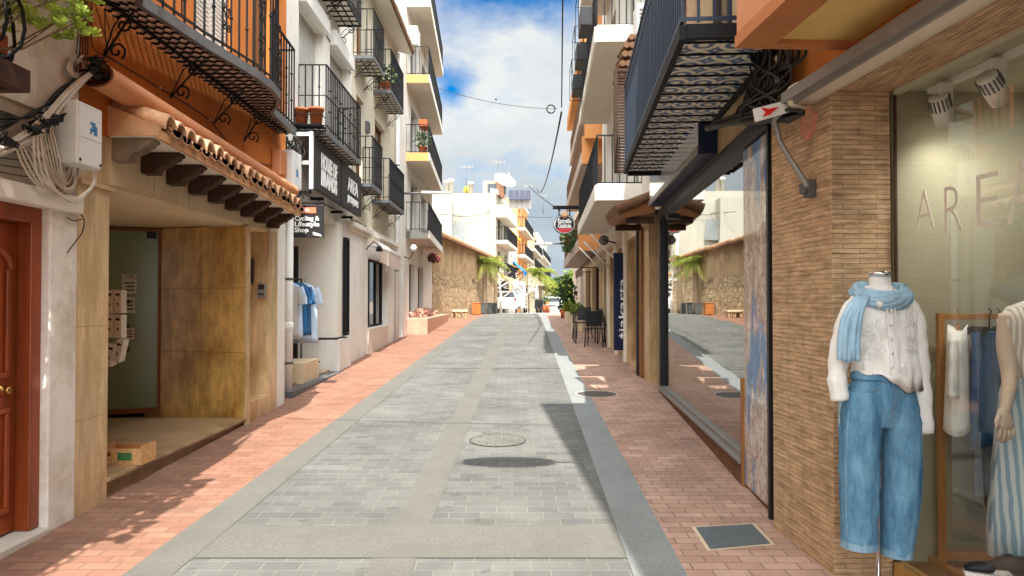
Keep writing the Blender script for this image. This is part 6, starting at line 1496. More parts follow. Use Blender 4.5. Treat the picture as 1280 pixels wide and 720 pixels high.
build('dish', MB().lathe([(0, 0), (.06, .01), (.1, .035), (.095, .04), (.05, .015), (0, .006)], p, 16, axis='y'), M['iron_grey'], t); build('arm', MB().tube([p, (p.x+.25, 14.3, p.z-.05)], .015, 6, raw=True), M['iron'], t)
# cafe furniture
def chair(p, rot, label):
    t = thing('cafe_chair', label, 'chair', p, 'black cafe chairs on the right pavement'); x, y, z = p
    build('seat', MB().box(x-.21, x+.21, y-.21, y+.21, z+.43, z+.46), M['black'], t, bevel=.01)
    mb = MB(); P = [[(x+.2*math.sin(w), y+.205+.03*math.cos(w)-.03+.02*k, z+.5+.12*k) for w in [(-1.2+2.4*q/8) for q in range(9)]] for k in range(4)]
    for k in range(3):
        mb.add(P[k]+P[k+1], [(q, q+1, 10+q, 9+q) for q in range(8)])
    build('backrest', mb, M['black'], t, fixn=False)
    for sx in (-1, 1):
        for sy in (-1, 1): build('leg', MB().tube([(x+sx*.19, y+sy*.18, z+.43), (x+sx*.22, y+sy*.22, z+.004)], .014, 6, raw=True), M['black'], t)
        build('armrest', MB().tube([(x+sx*.21, y+.2, z+.66), (x+sx*.22, y-.15, z+.65), (x+sx*.21, y-.19, z+.44)], .013, 6, raw=True), M['black'], t)
    t.rotation_euler = (0, 0, rot); return t
P = G(744, 434); ch = chair((P.x, P.y, P.z+.006), R(165), 'black cafe chair nearest the camera beside the navy banner')
for px, py, rt, l in ((728, 424, -20, 'black cafe chair tucked in beyond the black table'), (762, 428, 100, 'black cafe chair pushed against the shop wall')):
    P = G(px, py); dup(ch, (P.x, P.y, P.z+.006), R(rt), l)
P = G(733, 430); t = thing('cafe_table', 'square black cafe table among the black chairs', 'table', (P.x, P.y, P.z+.006)); x, y, z = P.x, P.y+.2, P.z+.008
build('table_top', MB().box(x-.3, x+.32, y-.3, y+.3, z+.71, z+.74), M['black'], t, bevel=.008)
for sx in (-1, 1):
    for sy in (-1, 1): build('leg', MB().box(x+sx*.27-.015, x+sx*.27+.015, y+sy*.27-.015, y+sy*.27+.015, z, z+.71), M['black'], t)
for px, py, l, hh in ((721, 414, 'pale square concrete planter with a low green plant behind the cafe table', .55), (712, 405, 'second pale square planter farther along the right pavement', .5)):
    P = G(px, py); t = thing('square_planter', l, 'planter', P, 'square planters on the right pavement'); z = P.z+.006
    build('box', MB().box(P.x-.18, P.x+.18, P.y-.18, P.y+.18, z, z+hh*.9), M['stone_seat'], t, bevel=.012)
    mb = MB(); leaves(mb, (P.x, P.y, z+hh*.9+.15), (.25, .25, .2), 160, .12); build('foliage', mb, M['leaf_mid'], t)
P = G(705, 398); t = thing('potted_bush', 'dark leafy bush in a pot where the right pavement ends', 'plant', P)
mb = MB(); leaves(mb, (P.x+.1, P.y, P.z+1.0), (.45, .4, .85), 420, .16); build('foliage', mb, M['leaf_dark'], t); build('pot', MB().lathe([(0, 0), (.22, 0), (.28, .4), (.24, .4), (0, .36)], (P.x+.1, P.y, P.z+.006), 14), M['terracotta'], t)
build('stem', MB().tube([(P.x+.1, P.y, P.z+.3), (P.x+.1, P.y, P.z+1.2)], .025, 6), M['bark'], t)
# oval bar sign
def oval(name, label, y, px0, px1, py0, py1, wallx, words):
    a, b = onY(px0, py1, y), onY(px1, py0, y); c = (a+b)/2; rx, rz = (b.x-a.x)/2, (b.z-a.z)/2
    t = thing(name, label, 'bar sign', c)
    def ring(rx, rz, y0, y1, n=40):
        return MB().rings([[(c.x+rx*math.cos(w), yy, c.z+rz*math.sin(w)) for w in [2*math.pi*k/n for k in range(n)]] for yy in (y0, y1)], smooth=False)
    build('rim', ring(rx, rz, y-.05, y+.05), M['sign_black'], t); f = build('face', ring(rx*.94, rz*.92, y-.056, y-.051), M['letter'], t); build('inner_face', ring(rx*.88, rz*.85, y-.062, y-.057), M['sign_black'], t)
    n = 14; pts = []
    for k in range(n+1):
        w = math.pi*(1.17+.66*k/n); pts.append((c.x+rx*.86*math.cos(w), y-.066, c.z+rz*.83*math.sin(w)))
    build('red_band', MB().prism(pts, (0, .003, 0)), M['sign_red'], t)
    zb = b.z+.18*(b.z-a.z)/.7
    build('bracket', MB().box(a.x-.02, wallx, y-.03, y+.03, zb, zb+.09), M['iron'], t)
    build('hanger', MB().box(c.x-rx*.5-.015, c.x-rx*.5+.015, y-.01, y+.01, c.z+rz*.8, zb).box(c.x+rx*.5-.015, c.x+rx*.5+.015, y-.01, y+.01, c.z+rz*.8, zb), M['iron'], t)
    build('crest', MB().lathe([(0, -.012), (.09, -.012), (.09, .012), (0, .012)], (c.x, y-.06, c.z+rz*.95), 12, axis='y'), M['tile'], t)
    for st, dz in words:
        text('lettering', st, M['letter'], Vector((c.x, y-.067, c.z+dz*rz)), (1, 0, 0), (0, 0, 1), rz*.42, t, 'CENTER', .05, .006, width=rx*1.25)
    return t
oval('bar_sign', 'oval black and red bar sign hanging over the right pavement', 19.0, 692, 719, 268, 293, 2.3, (('Estrella', .12), ('Galicia', -.36)))
# orange far building on the right
F3 = Fr(1.95, .035, -1)
o3 = thing('orange_far_building', 'orange and cream apartment building with brown railed balconies beyond the oval sign', 'apartment building', F3(25, -3, 0))
uh = [(s, s+1.2, z, z+1.7) for s in (21.0, 24.5, 27.5) for z in (3.6, 5.9, 7.9)]
gh = [(20.0, 22.5, .7, 2.7), (23.5, 26.5, .8, 2.8), (27.5, 30.0, .8, 2.8)]
build('wall', facade(F3, 19.5, 31, -.2, 9.0, uh+gh, .2, 8), M['cream'], o3)
for h in uh: window(o3, F3, h, .2, frame='wood_mid')
for h in gh: window(o3, F3, h, .2, frame='wood_dark')
build('parapet', MB(F3).box(19.5, 31, 0, .72, 8.75, 9.25), M['apricot'], o3, bevel=.01)
build('corner_strip', MB(F3).box(19.45, 19.75, .0, .70, 5.9, 8.75), M['apricot'], o3)
for z, o1 in ((2.95, .85), (5.3, .75), (7.2, .6)):
    b = build('balcony', MB(F3).box(19.9, 30.6, 0, o1, z, z+.16), M['grey_pink'], o3)
    build('parapet', MB(F3).box(19.88, 20.0, 0, o1, z, z+.75), M['apricot'], b); build('slab_edge', MB(F3).box(19.9, 30.6, o1, o1+.03, z-.02, z+.3), M['grey_pink'], b)
    railing(b, F3, [(20.0, o1-.02), (30.6, o1-.02)], z+.16, .85, .16, 'tile_brown', .014, .025)
t = thing('balcony_flowers', 'red flowers hanging over the lowest balcony of the orange far building', 'plant', F3(23, .8, 3.6)); mb = MB(); leaves(mb, F3(22.5, .9, 3.5), (.3, 2.2, .35), 300, .14); build('foliage', mb, M['leaf_dark'], t); mb = MB(); leaves(mb, F3(22.5, .95, 3.6), (.3, 2.0, .3), 160, .1); build('blossom', mb, M['flower'], t)
for z in (6.6, 5.2, 4.1):
    pass
d4 = thing('dark_low_building', 'low plain building at the end of the right hand row', 'building', F3(36, -3, 0))
build('wall', facade(F3, 31, 41, -.2, 6.2, [(32, 34, .9, 2.9), (36, 38, .9, 2.9), (33, 34.2, 3.8, 5.3), (37, 38.2, 3.8, 5.3)], .2, 8), M['pink_render'], d4)
for h in ((32, 34, .9, 2.9), (36, 38, .9, 2.9), (33, 34.2, 3.8, 5.3), (37, 38.2, 3.8, 5.3)): window(d4, F3, h, .2, frame='wood_dark')

# oval bar sign out of frame, whose shadow lies on the road
oc = thing('hanging_sign', 'oval sign on a bracket high over the road, above the picture', 'bar sign', (.26, 3.97, 4.3))
build('face', MB().rings([[(.26+.41*math.cos(w), yy, 4.3+.24*math.sin(w)) for w in [2*math.pi*k/36 for k in range(36)]] for yy in (3.93, 4.01)], smooth=False), M['sign_black'], oc)
build('bracket', MB().box(.26, 1.75, 3.95, 3.98, 4.28, 4.31), M['iron'], oc)

# ------------------------------------------------------------------ stone wall and the far end of the street
FQ = Fr(-3.05-28.8*.11, .11, 1)
sw = thing('stone_wall', 'long rubble stone wall with a brown rendered top and tiled coping', 'wall', FQ(38, -1, .8))
mb = MB(FQ).box(28.8, 48, -1.5, 0, .2, 2.75); build('rubble_base', mb, M['rubble'], sw)
build('rendered_top', MB(FQ).box(28.8, 48, -1.5, -.03, 2.75, 4.2), M['old_render'], sw)
mb = MB(FQ); 
for i in range(84):
    s = 28.7+.232*i; mb.tube([(s, .28, 4.22), (s, -1.0, 4.62)], .09, 6)
build('coping', mb, M['tile'], sw)
build('coping_board', MB(FQ).prism([(28.7, .26, 4.12), (48.1, .26, 4.12), (48.1, -1.1, 4.5), (28.7, -1.1, 4.5)], (0, 0, .05)), M['wood_mid'], sw)
for s in (38.0, 41.5): build('blocked_window', MB(FQ).box(s, s+.7, -.03, .0, 2.5, 3.9), M['beige_stone'], sw)
FA = Fr(-1.1-50*.092, .092, 1)
def simple(name, label, cat, fr, s0, s1, top, m, floors, depth=9, bal=None, extra=None, wm='iron'):
    t = thing(name, label, cat, fr((s0+s1)/2, -depth/2, 0)); hs = []
    n = max(1, int((s1-s0)/3.2)); w = (s1-s0)/n
    for z in floors:
        for k in range(n): hs.append((s0+w*k+w*.3, s0+w*k+w*.7, z+.25, z+2.0))
    build('wall', facade(fr, s0, s1, -.6, top, hs, .2, depth), M[m], t)
    for h in hs: window(t, fr, h, .2, frame=wm, nv=1)
    build('parapet', MB(fr).box(s0-.05, s1+.05, -.3, .12, top, top+.25), M['white_bright'], t)
    for z in floors[1 if len(floors) > 1 else 0:]:
        if bal:
            b = build('balcony', MB(fr).box(s0+.4, s1-.4, 0, bal, z-.1, z+.15), M['slab'], t)
            railing(b, fr, [(s0+.4, 0), (s0+.4, bal-.03), (s1-.4, bal-.03), (s1-.4, 0)], z+.15, .9, .2, 'iron', .016, .03)
    return t
A = simple('white_block', 'large plain white building rising behind the stone wall', 'building', FA, 50, 59, 8.9, 'far_white', [.9, 3.1, 5.6], 14, .75)
build('end_window', MB().box(-4.2, -3.2, 49.98, 50.0, 5.6, 7.0), M['granite_cold'], A)
pd_ = build('rear_wing', MB().box(-12, -4.0, 49.0, 60, .5, 8.3), M['far_white'], A); build('chimney_flue', MB().box(-1.45, -1.2, 49.8, 49.99, 4.5, 9.2), M['concrete'], A)
build('terrace_parapet', MB(FA).box(50.1, 58, .0, .78, 7.3, 8.1), M['white_bright'], A)
hut = build('roof_hut', MB().box(-2.0, -.5, 51, 53, 8.9, 9.9), M['salmon'], A); build('hut_window', MB().box(-1.7, -1.1, 50.97, 50.99, 9.1, 9.7), M['dark_glass'], hut)
for c, (x, h) in enumerate(((-4.6, 1.0), (-4.3, 1.1), (-2.9, .9))): build('chimney', MB().lathe([(.16, 0), (.16, h), (.22, h), (.22, h+.2), (0, h+.25)], (x, 52, 8.88), 10), M['concrete'], A)
t = thing('shop_awning', 'orange shop awning low on the large white building past the stone wall', 'awning', FA(51, .4, 3)); build('canvas', MB(FA).prism([(50.2, 0, 3.6), (50.2, .95, 3.1), (50.2, .95, 2.3), (50.2, .9, 2.3), (50.2, .9, 3.0), (50.2, 0, 3.5)], (4.5, 0, 0)), M['canvas_orange'], t); build('arm', MB(FA).tube([(50.3, 0, 2.4), (50.3, .9, 2.9)], .03, 6), M['white_paint'], t)
t = thing('satellite_dish', 'big cream satellite dish on the roof of the large white building', 'satellite dish', (-.5, 50.5, 9.3)); p = onY(631, 226, 50.5)
rot = Matrix.Rotation(R(62), 4, 'X') @ Matrix.Rotation(R(-12), 4, 'Y')
rot = Vector((.34, -.6, .72)).to_track_quat('Z', 'Y').to_matrix().to_4x4()
def df(x, y, z): return p+rot @ Vector((x, y, z))
build('dish', MB(df).lathe([(0, -.12), (.4, -.07), (.78, .06), (.80, .06), (.8, .08), (.4, -.03), (0, -.08)], (0, 0, 0), 28), M['dish'], t)
build('feed_arm', MB(df).tube([(0, -.6, .05), (0, -.1, .75)], .03, 6).tube([(.55, .2, .05), (0, -.1, .75)], .02, 5), M['concrete'], t); build('mast', MB().tube([(p.x, 50.6, 8.9), (p.x, 50.6, p.z-.1)], .07, 8), M['iron_grey'], t)
t = thing('solar_panel', 'dark solar panels tilted on the roof beside the satellite dish', 'solar panel', onY(650, 243, 56)); a, b_ = onY(636, 250, 56), onY(664, 237, 56)
for k in range(4):
    x0 = a.x+(b_.x-a.x)*k/4; x1 = a.x+(b_.x-a.x)*(k+1)/4-.05
    build('panel', MB().prism([(x0, 56, a.z), (x1, 56, a.z), (x1, 56.5, b_.z), (x0, 56.5, b_.z)], (0, -.03, .03)), M['solar'], t)
build('frame', MB().box(a.x, b_.x, 56.5, 56.56, a.z-.6, b_.z-.05), M['alu'], t)
def antenna(px, py0, py1, y, l):
    a, b = onY(px, py1, y), onY(px, py0, y); t = thing('roof_antenna', l, 'antenna', a, 'antennas on the far roofs')
    build('mast', MB().tube([a, b], .03, 6, raw=True), M['iron_grey'], t); mb = MB()
    mb.tube([b+Vector((-.45, 0, -.1)), b+Vector((.45, 0, -.1))], .022, 5, raw=True)
    for k in range(7): mb.tube([b+Vector((-.42+.14*k, -.25, -.1)), b+Vector((-.42+.14*k, .25, -.1)), b+Vector((-.42+.14*k, .25, .15))], .014, 4, raw=True)
    build('aerial', mb, M['alu'], t)
for px, y0, y1, l in ((583, 208, 246, 'slim roof antenna above the left part of the white building'), (623, 202, 244, 'tall roof antenna just left of the satellite dish'), (661, 232, 262, 'roof antenna to the right of the solar panels'), (679, 244, 268, 'small antenna on the far apartment roofs')): antenna(px, y0, y1, 52 if px < 640 else 70, l)
t = thing('vent_globe', 'round yellow ventilator on the white roof near the terraced block', 'ventilator', onY(584, 237, 53)); p = onY(584, 237, 53); build('globe', MB().lathe([(0, -.28), (.22, -.2), (.3, 0), (.2, .2), (0, .28)], p, 12), M['yellow'], t); build('pipe', MB().tube([(p.x, 53, 8.3), (p.x, 53, p.z-.2)], .12, 8), M['concrete'], t)
simple('white_corner_house', 'white house with yellow cornice bands past the large white building', 'house', FA, 59.3, 67, 7.4, 'white', [.8, 3.4], 9, None)
tag(build('cornice_band', MB(FA).box(59.2, 67.1, 0, .3, 7.0, 7.2).box(59.2, 67.1, 0, .25, 4.3, 4.5), M['yellow'], bpy.data.objects['white_corner_house']), '', '') if False else build('cornice_band', MB(FA).box(59.2, 67.1, 0, .3, 7.0, 7.2).box(59.2, 67.1, 0, .25, 4.3, 4.5), M['yellow'], bpy.data.objects['white_corner_house'])
t = thing('blue_awning', 'bright blue shop awning on the white house with yellow cornices', 'awning', FA(65, .4, 4)); build('canvas', MB(FA).prism([(62.5, 0, 5.0), (62.5, 1.0, 4.1), (62.5, 1.0, 3.3), (62.5, .95, 3.3), (62.5, .95, 4.0), (62.5, 0, 4.9)], (4, 0, 0)), M['canvas_blue'], t); build('frame', MB(FA).tube([(62.5, 0, 3.6), (62.5, 1, 4.1)], .03, 5), M['iron'], t)
simple('orange_block', 'bright orange apartment block in the middle of the far row', 'apartment building', FA, 67.3, 80, 11.0, 'apricot', [.5, 3.2, 5.7, 8.2], 10, .7)
simple('cream_block', 'cream apartment block with many balconies after the orange one', 'apartment building', FA, 80.3, 98, 9.6, 'cream', [.2, 2.8, 5.2, 7.2], 10, .8)
simple('pale_block', 'pale narrow apartment block closing the far end of the street', 'apartment building', FA, 98.3, 125, 10.4, 'white', [.0, 2.8, 5.2, 7.6], 10, .8)
FE = Fr(8.6-110*.10, .10, -1)
# bins, bench, planter
def bin_(px, py, w, h, m, label, grp=None, cat='container'):
    P = onY(px, py, 37+(px-595.5)*.22); P.z = zg(P.y); t = thing('grey_container' if m == 'bin_grey' else 'wooden_planter', label, cat, P, grp); z = P.z+.01
    build('body', MB().box(P.x-w/2, P.x+w/2, P.y, P.y+.55, z, z+h*.93), M[m], t, bevel=.03); build('lid', MB().box(P.x-w/2-.02, P.x+w/2+.02, P.y-.02, P.y+.57, z+h*.93, z+h), M[m], t, bevel=.01)
    mb = MB()
    for k in range(3): mb.box(P.x-w/2+.06+w*.28*k, P.x-w/2+.10+w*.28*k, P.y-.02, P.y-.001, z+.06, z+h*.85)
    build('rib', mb, M[m], t); return t
bin_(595.5, 391.8, .42, .62, 'corten', 'rust brown wooden planter box at the end of the grey containers')
bin_(604, 391.2, .30, .60, 'bin_grey', 'grey container next to the rust brown planter box', 'grey containers by the stone wall')
bin_(611, 390.8, .30, .60, 'bin_grey', 'grey container in the middle of the row by the stone wall', 'grey containers by the stone wall')
bin_(618, 390.5, .28, .60, 'bin_grey', 'grey container nearest the white car', 'grey containers by the stone wall')
P = G(573, 397); t = thing('stone_bench', 'low stone bench on dark pebble filled legs before the stone wall', 'bench', P); x, y, z = P.x, P.y, P.z+.008
build('seat', MB().box(x-.40, x+.42, y-.2, y+.3, z+.24, z+.34), M['stone_seat'], t, bevel=.02)
for sx in (-.3, 0, .3): build('leg', MB().box(x+sx-.08, x+sx+.08, y-.15, y+.25, z, z+.24), M['rubble'], t)
# vehicles
def car(name, label, P, rot, L=3.9, W_=1.72, H=1.48, van=False, front=True):
    t = thing(name, label, 'van' if van else 'car', P); t.rotation_euler = (0, 0, rot); x, y, z = P
    if van:
        side = [(-2.4, .35), (-2.45, .9), (-2.30, 1.12), (-1.55, 1.25), (-.95, 2.05), (-.7, 2.2), (2.35, 2.25), (2.45, 1.2), (2.45, .35)]
        gl_ = [(-1.5, 1.28, -.98, 2.0)]; W_ = 1.9
    else:
        side = [(-1.95, .3), (-1.98, .62), (-1.85, .82), (-1.0, .95), (-.45, 1.40), (.2, 1.48), (1.35, 1.42), (1.9, 1.0), (1.97, .8), (1.95, .3)]
    rg = []
    for fx, ins in ((-1, .10), (-1, 0), (1, 0), (1, .10)):
        ring = []
        for q, h in side:
            taper = .13*max(0, (h-.95)) if not van else .08*max(0, h-1.2)
            qq = q*(1-.03*(ins > 0)); hh = h-(.05 if ins and h > 1 else 0)
            ring.append((x+fx*(W_/2-(0 if ins == 0 else 0)-taper-(0 if ins else .0)+(.0 if ins == 0 else .0))*(1 if ins else .95), y+qq*(1 if ins == 0 else 1), z+hh))
        rg.append(ring)
    body = build('body', MB().rings([rg[1], rg[0], rg[3], rg[2]][1:3] and [[(x-W_/2+(.13 if not van else .08)*max(0, h-(.95 if not van else 1.2)), y+q, z+h) for q, h in side], [(x+W_/2-(.13 if not van else .08)*max(0, h-(.95 if not van else 1.2)), y+q, z+h) for q, h in side]], smooth=False, raw=True), M['car'], t, bevel=.06)
    def scr(q0, h0, q1, h1, name, w=.86):
        d = Vector((0, -(h1-h0), (q1-q0))).normalized(); d = d if d.z > -.5 else -d
        if (q0 < 0 and d.y > 0) or (q0 > 0 and d.y < 0): d = -d
        o = d*.012; k0, k1 = W_/2*w, W_/2*(w-.1)
        build(name, MB().prism([(x-k0+o.x, y+q0+o.y, z+h0+o.z), (x+k0+o.x, y+q0+o.y, z+h0+o.z), (x+k1+o.x, y+q1+o.y, z+h1+o.z), (x-k1+o.x, y+q1+o.y, z+h1+o.z)], tuple(d*.01)), M['dark_glass'], t)
    if van: scr(-1.50, 1.29, -.99, 2.0, 'windscreen', .92)
    else: scr(-.96, .97, -.50, 1.36, 'windscreen'); scr(1.86, 1.04, 1.42, 1.38, 'rear_window')
    for s in (-1, 1):
        xs = x+s*(W_/2-(.09 if not van else .03))
        if not van: build('side_window', MB().prism([(xs-s*.0, y-.85, z+.98), (xs, y+1.5, z+.98), (xs-s*.045, y+1.15, z+1.36), (xs-s*.045, y-.4, z+1.36)], (s*.09, 0, 0)), M['dark_glass'], t)
        else: build('side_window', MB().prism([(xs, y-1.35, z+1.3), (xs, y-.35, z+1.3), (xs-s*.03, y-.35, z+1.95), (xs-s*.03, y-.9, z+1.95)], (s*.035, 0, 0)), M['dark_glass'], t)
        for q in ((-1.25, 1.2) if not van else (-1.6, 1.5)):
            wl = build('wheel', MB().lathe([(0, -.1), (.30, -.1), (.32, -.07), (.32, .07), (.30, .1), (0, .1)], (x+s*(W_/2-.08), y+q, z+.32), 18, axis='x'), M['tyre'], t)
            build('rim', MB().lathe([(0, -.012), (.19, -.012), (.2, .012), (0, .012)], (x+s*(W_/2+.03), y+q, z+.32), 14, axis='x'), M['alu_light'], wl)
        fy = y-(1.97 if not van else 2.44); by = y+(1.96 if not van else 2.46)
        build('headlight', MB().box(x+s*(W_/2-.3)-.15, x+s*(W_/2-.3)+.15, fy-.02, fy+.08, z+.62, z+.80), M['lamp'], t, bevel=.02)
        build('tail_light', MB().box(x+s*(W_/2-.15)-.08, x+s*(W_/2-.15)+.08, by-.06, by+.02, z+.72, z+1.02), M['tail'], t, bevel=.02)
        build('mirror', MB().box(x+s*(W_/2+.02), x+s*(W_/2+.2), y-(.75 if not van else 1.25), y-(.65 if not van else 1.15), z+(.98 if not van else 1.35), z+(1.12 if not van else 1.7)), M['black'], t, bevel=.02)
    for y0, y1 in ((fy-.03, fy+.1), (by-.1, by+.03)): build('bumper', MB().box(x-W_/2+.05, x+W_/2-.05, y0, y1, z+.32, z+.51), M['bin_grey'] if van else M['car'], t, bevel=.03)
    build('grille', MB().box(x-.35, x+.35, fy-.024, fy, z+.56, z+.72), M['black'], t)
    build('number_plate', MB().box(x-.25, x+.25, fy-.04, fy-.031, z+.38, z+.48).box(x-.25, x+.25, by+.031, by+.04, z+.55, z+.66), M['plate'], t)
    return t
P = G(689, 388.2); Yc = 72; car('parked_car', 'white car facing the camera at the far end of the street', onY(691, 388, 66)*Vector((1, 1, 0)).length if False else Vector((onY(691, 380, 70).x, 70, zg(70)+.01)), R(-4))
car('parked_car', 'white car with red tail lights half hidden by the grey containers', Vector((onY(628, 380, 50).x, 50, zg(50)+.01)), R(184))
car('delivery_van', 'tall white van parked facing the camera past the containers', Vector((onY(641, 380, 51).x, 53.0, zg(53)+.01)), R(-3), van=True)
# bare pale trees, palms
def bare_tree(base, h, label, seed):
    t = thing('bare_tree', label, 'tree', base, 'bare pale trees at the end of the stone wall'); rs = random.Random(seed); br = MB(); tr_ = MB()
    tr_.tube([base, base+Vector((.03, 0, h*.25)), base+Vector((-.02, 0, h*.45))], [.11, .09, .07], 8, raw=True)
    def grow(p, d, l, r, n):
        e = p+d*l; br.tube([p, p+d*l*.5+Vector((rs.gauss(0, .05), rs.gauss(0, .05), 0)), e], [r, r*.8, r*.6], 5, raw=True)
        if n:
            for k in range(3): grow(e, (d+Vector((rs.gauss(0, .55), rs.gauss(0, .55), rs.gauss(.1, .35)))).normalized(), l*.72, r*.6, n-1)
    for k in range(4): grow(base+Vector((0, 0, h*(.3+.05*k))), Vector((rs.gauss(0, .6), rs.gauss(0, .6), 1)).normalized(), h*.24, .045, 3)
    build('trunk', tr_, M['bark_pale'], t); build('branch', br, M['bark_pale'], t)
bare_tree(Vector((onY(652, 388, 43.2).x, 43.2, zg(43.2))), 2.3, 'bare pale branched tree in front of the white van', 1)
bare_tree(Vector((onY(626, 388, 46.5).x, 46.2, zg(46.5))), 3.0, 'bare pale tree between the stone wall end and the van', 2)
def palm(base, h, label, rf=1.3, nf=22, seed=1, tr=.13, m='palm', lean=0.0):
    t = thing('palm_tree', label, 'palm tree', base); rs = random.Random(seed)
    top = base+Vector((lean, 0, h)); T = MB().tube([base+Vector((lean*k/8*k/8, 0, h*k/8)) for k in range(9)], [tr*(1.15-.03*k)*(1+.06*(k % 2)) for k in range(9)], 10, raw=True)
    build('trunk', T, M['bark'], t); mb = MB()
    for i in range(nf):
        w = 2*math.pi*i/nf*2.618+rs.uniform(-.2, .2); el = rs.uniform(-.2, 1.2); d = Vector((math.cos(w), math.sin(w), 0))
        P = []
        for k in range(9):
            q = k/8; P.append(top+d*rf*q*math.cos(el*.6)+Vector((0, 0, rf*(math.sin(el)*q-.75*q*q))))
        mb.tube(P, .012, 4, raw=True)
        for k in range(1, 9):
            for sgn in (-1, 1):
                for f in (0, .5):
                    p = P[k].lerp(P[k-1], f); tg = (P[k]-P[k-1]).normalized(); sd = tg.cross(Vector((0, 0, 1))).normalized()*sgn
                    l = rf*.38*math.sin(math.pi*min(1, .15+.9*(k-f)/9)); e = p+(sd*.8+tg*.6+Vector((0, 0, -.35))).normalized()*l
                    ww = tg*.022*rf
                    mb.add([p-ww, p+ww, e], [(0, 1, 2)], raw=True)
    build('crown', mb, M[m], t, fixn=False)
    return t
def at(px, y): return Vector((onY(px, 388, y).x, y, zg(y)))
palm(at(606, 40), 2.75, 'yellow green palm in front of the stone wall', 1.35, 26, 3, .12)
palm(at(620, 44), 3.2, 'small palm top showing past the end of the stone wall', .9, 16, 4, .1)
palm(at(675, 64), 3.4, 'tall palm standing before the far white house', 1.9, 30, 5, .16)
palm(at(683, 78), 3.2, 'thin palm beyond the tall palm on the left side of the far street', 1.2, 18, 6, .14)
palm(at(702, 74), 2.5, 'low broad yellow palm at the right side of the far street', 2.3, 34, 7, .18)
def tree(base, h, cr, label, seed, m='leaf_dark', n=1600, ls=.32, grp=None):
    t = thing('leafy_tree', label, 'tree', base, grp); rs = random.Random(seed)
    T = MB().tube([base, base+Vector((.1, 0, h*.3)), base+Vector((0, 0, h*.6))], [.2, .16, .1], 8, raw=True)
    mb = MB()
    for k in range(9):
        c = base+Vector((rs.uniform(-1, 1)*cr*.75, rs.uniform(-1, 1)*cr*.75, h*.45+rs.uniform(0, 1)*h*.5)); T.tube([base+Vector((0, 0, h*.45)), c], [.07, .02], 5, raw=True)
        leaves(mb, c, (cr*.5, cr*.5, cr*.42), n//9, ls, rs)
    build('trunk', T, M['bark'], t); build('crown', mb, M[m], t)
tree(at(722, 92), 6.0, 2.2, 'green leafy tree past the end of the right hand row', 3, 'leaf_mid')
tree(at(708, 120), 5.2, 2.4, 'dark leafy tree closing the view above the low yellow palm', 4)
tree(at(694, 135), 5.0, 2.6, 'mid green tree at the very end of the street', 6, 'leaf_mid')
t = thing('straw_parasol', 'olive straw parasol in front of the far white house', 'parasol', at(661, 55)); b0 = at(661, 55)
build('pole', MB().tube([b0, b0+Vector((0, 0, 2.7))], .05, 8, raw=True), M['bark'], t); build('canopy', MB().lathe([(0, .75), (.3, .5), (.8, .12), (1.25, -.25), (1.2, -.27), (0, .4)], b0+Vector((0, 0, 2.25)), 20, smooth=False), M['straw'], t)
t = thing('planted_pot', 'small brown pot with red flowers beside the far white car', 'planter', at(682, 60)); b0 = at(682, 60); build('pot', MB().lathe([(0, 0), (.25, 0), (.32, .6), (0, .6)], b0, 12), M['terracotta'], t); mb = MB(); leaves(mb, b0+Vector((0, 0, .9)), (.4, .4, .35), 160, .15); build('foliage', mb, M['leaf_dark'], t)
def parasol(px, y, h, label):
    b0 = at(px, y); t = thing('closed_parasol', label, 'parasol', b0, 'closed cafe parasols at the far junction')
    build('pole', MB().tube([b0, b0+Vector((0, 0, h))], .03, 6, raw=True), M['white_paint'], t); build('canopy', MB().lathe([(0, h), (.06, h-.05), (.12, h-.8), (.17, h*.38), (.1, h*.36), (0, h*.4)], b0, 10), M['canvas_cream'], t)
for px, y, h, l in ((671, 53, 2.1, 'closed pale parasol right of the white van'), (643, 52, 2.3, 'closed pale parasol left of the white van')): parasol(px, y, h, l)
for px, y, l in ((671, 50, 'dark parked motor scooter between the van and the white car'), (676, 51, 'dark parked motor scooter nearest the white car')):
    b0 = at(px, y); t = thing('parked_scooter', l, 'scooter', b0, 'scooters past the white van'); x, y_, z = b0
    build('body', MB().prism([(x-.13, y_-.5, z+.3), (x-.13, y_+.75, z+.35), (x-.13, y_+.8, z+.75), (x-.13, y_+.1, z+.75), (x-.13, y_+.0, z+.4), (x-.13, y_-.4, z+.4), (x-.13, y_-.5, z+.95), (x-.13, y_-.58, z+.95)], (.26, 0, 0)), M['black'], t, bevel=.03)
    build('handlebar', MB().tube([(x-.33, y_-.45, z+1.02), (x+.33, y_-.45, z+1.02)], .025, 6, raw=True), M['iron'], t); build('seat', MB().box(x-.14, x+.14, y_+.1, y_+.8, z+.76, z+.84), M['iron_grey'], t, bevel=.03)
    for q in (-.6, .6): build('wheel', MB().lathe([(.0, -.05), (.22, -.05), (.25, 0), (.22, .05), (0, .05)], (x, y_+q, z+.25), 14, axis='x'), M['tyre'], t)
for px, y, l in ((684.5, 57, 'terracotta coloured bollard left of the white car'), (641, 47.5, 'white bollard left of the van')):
    b0 = at(px, y); t = thing('bollard', l, 'bollard', b0); build('post', MB().lathe([(.16, 0), (.16, .75), (.1, .85), (0, .87)], b0, 12), M['terracotta'] if px > 660 else M['white_paint'], t); build('collar', MB().lathe([(.165, .6), (.165, .66)], b0, 12), M['letter'], t)
t = thing('street_lamp', 'thin arm street lamp reaching over the road beyond the oval sign', 'street lamp', F3(31, .5, 5)); p = onY(675, 305, 30); q = onY(705, 304, 30)
build('arm', MB().tube([q+Vector((.4, 0, 0)), p], .03, 6, raw=True), M['iron_grey'], t); build('lamp_head', MB().box(p.x-.25, p.x+.5, 29.9, 30.1, p.z-.05, p.z+.05), M['alu_light'], t, bevel=.03)
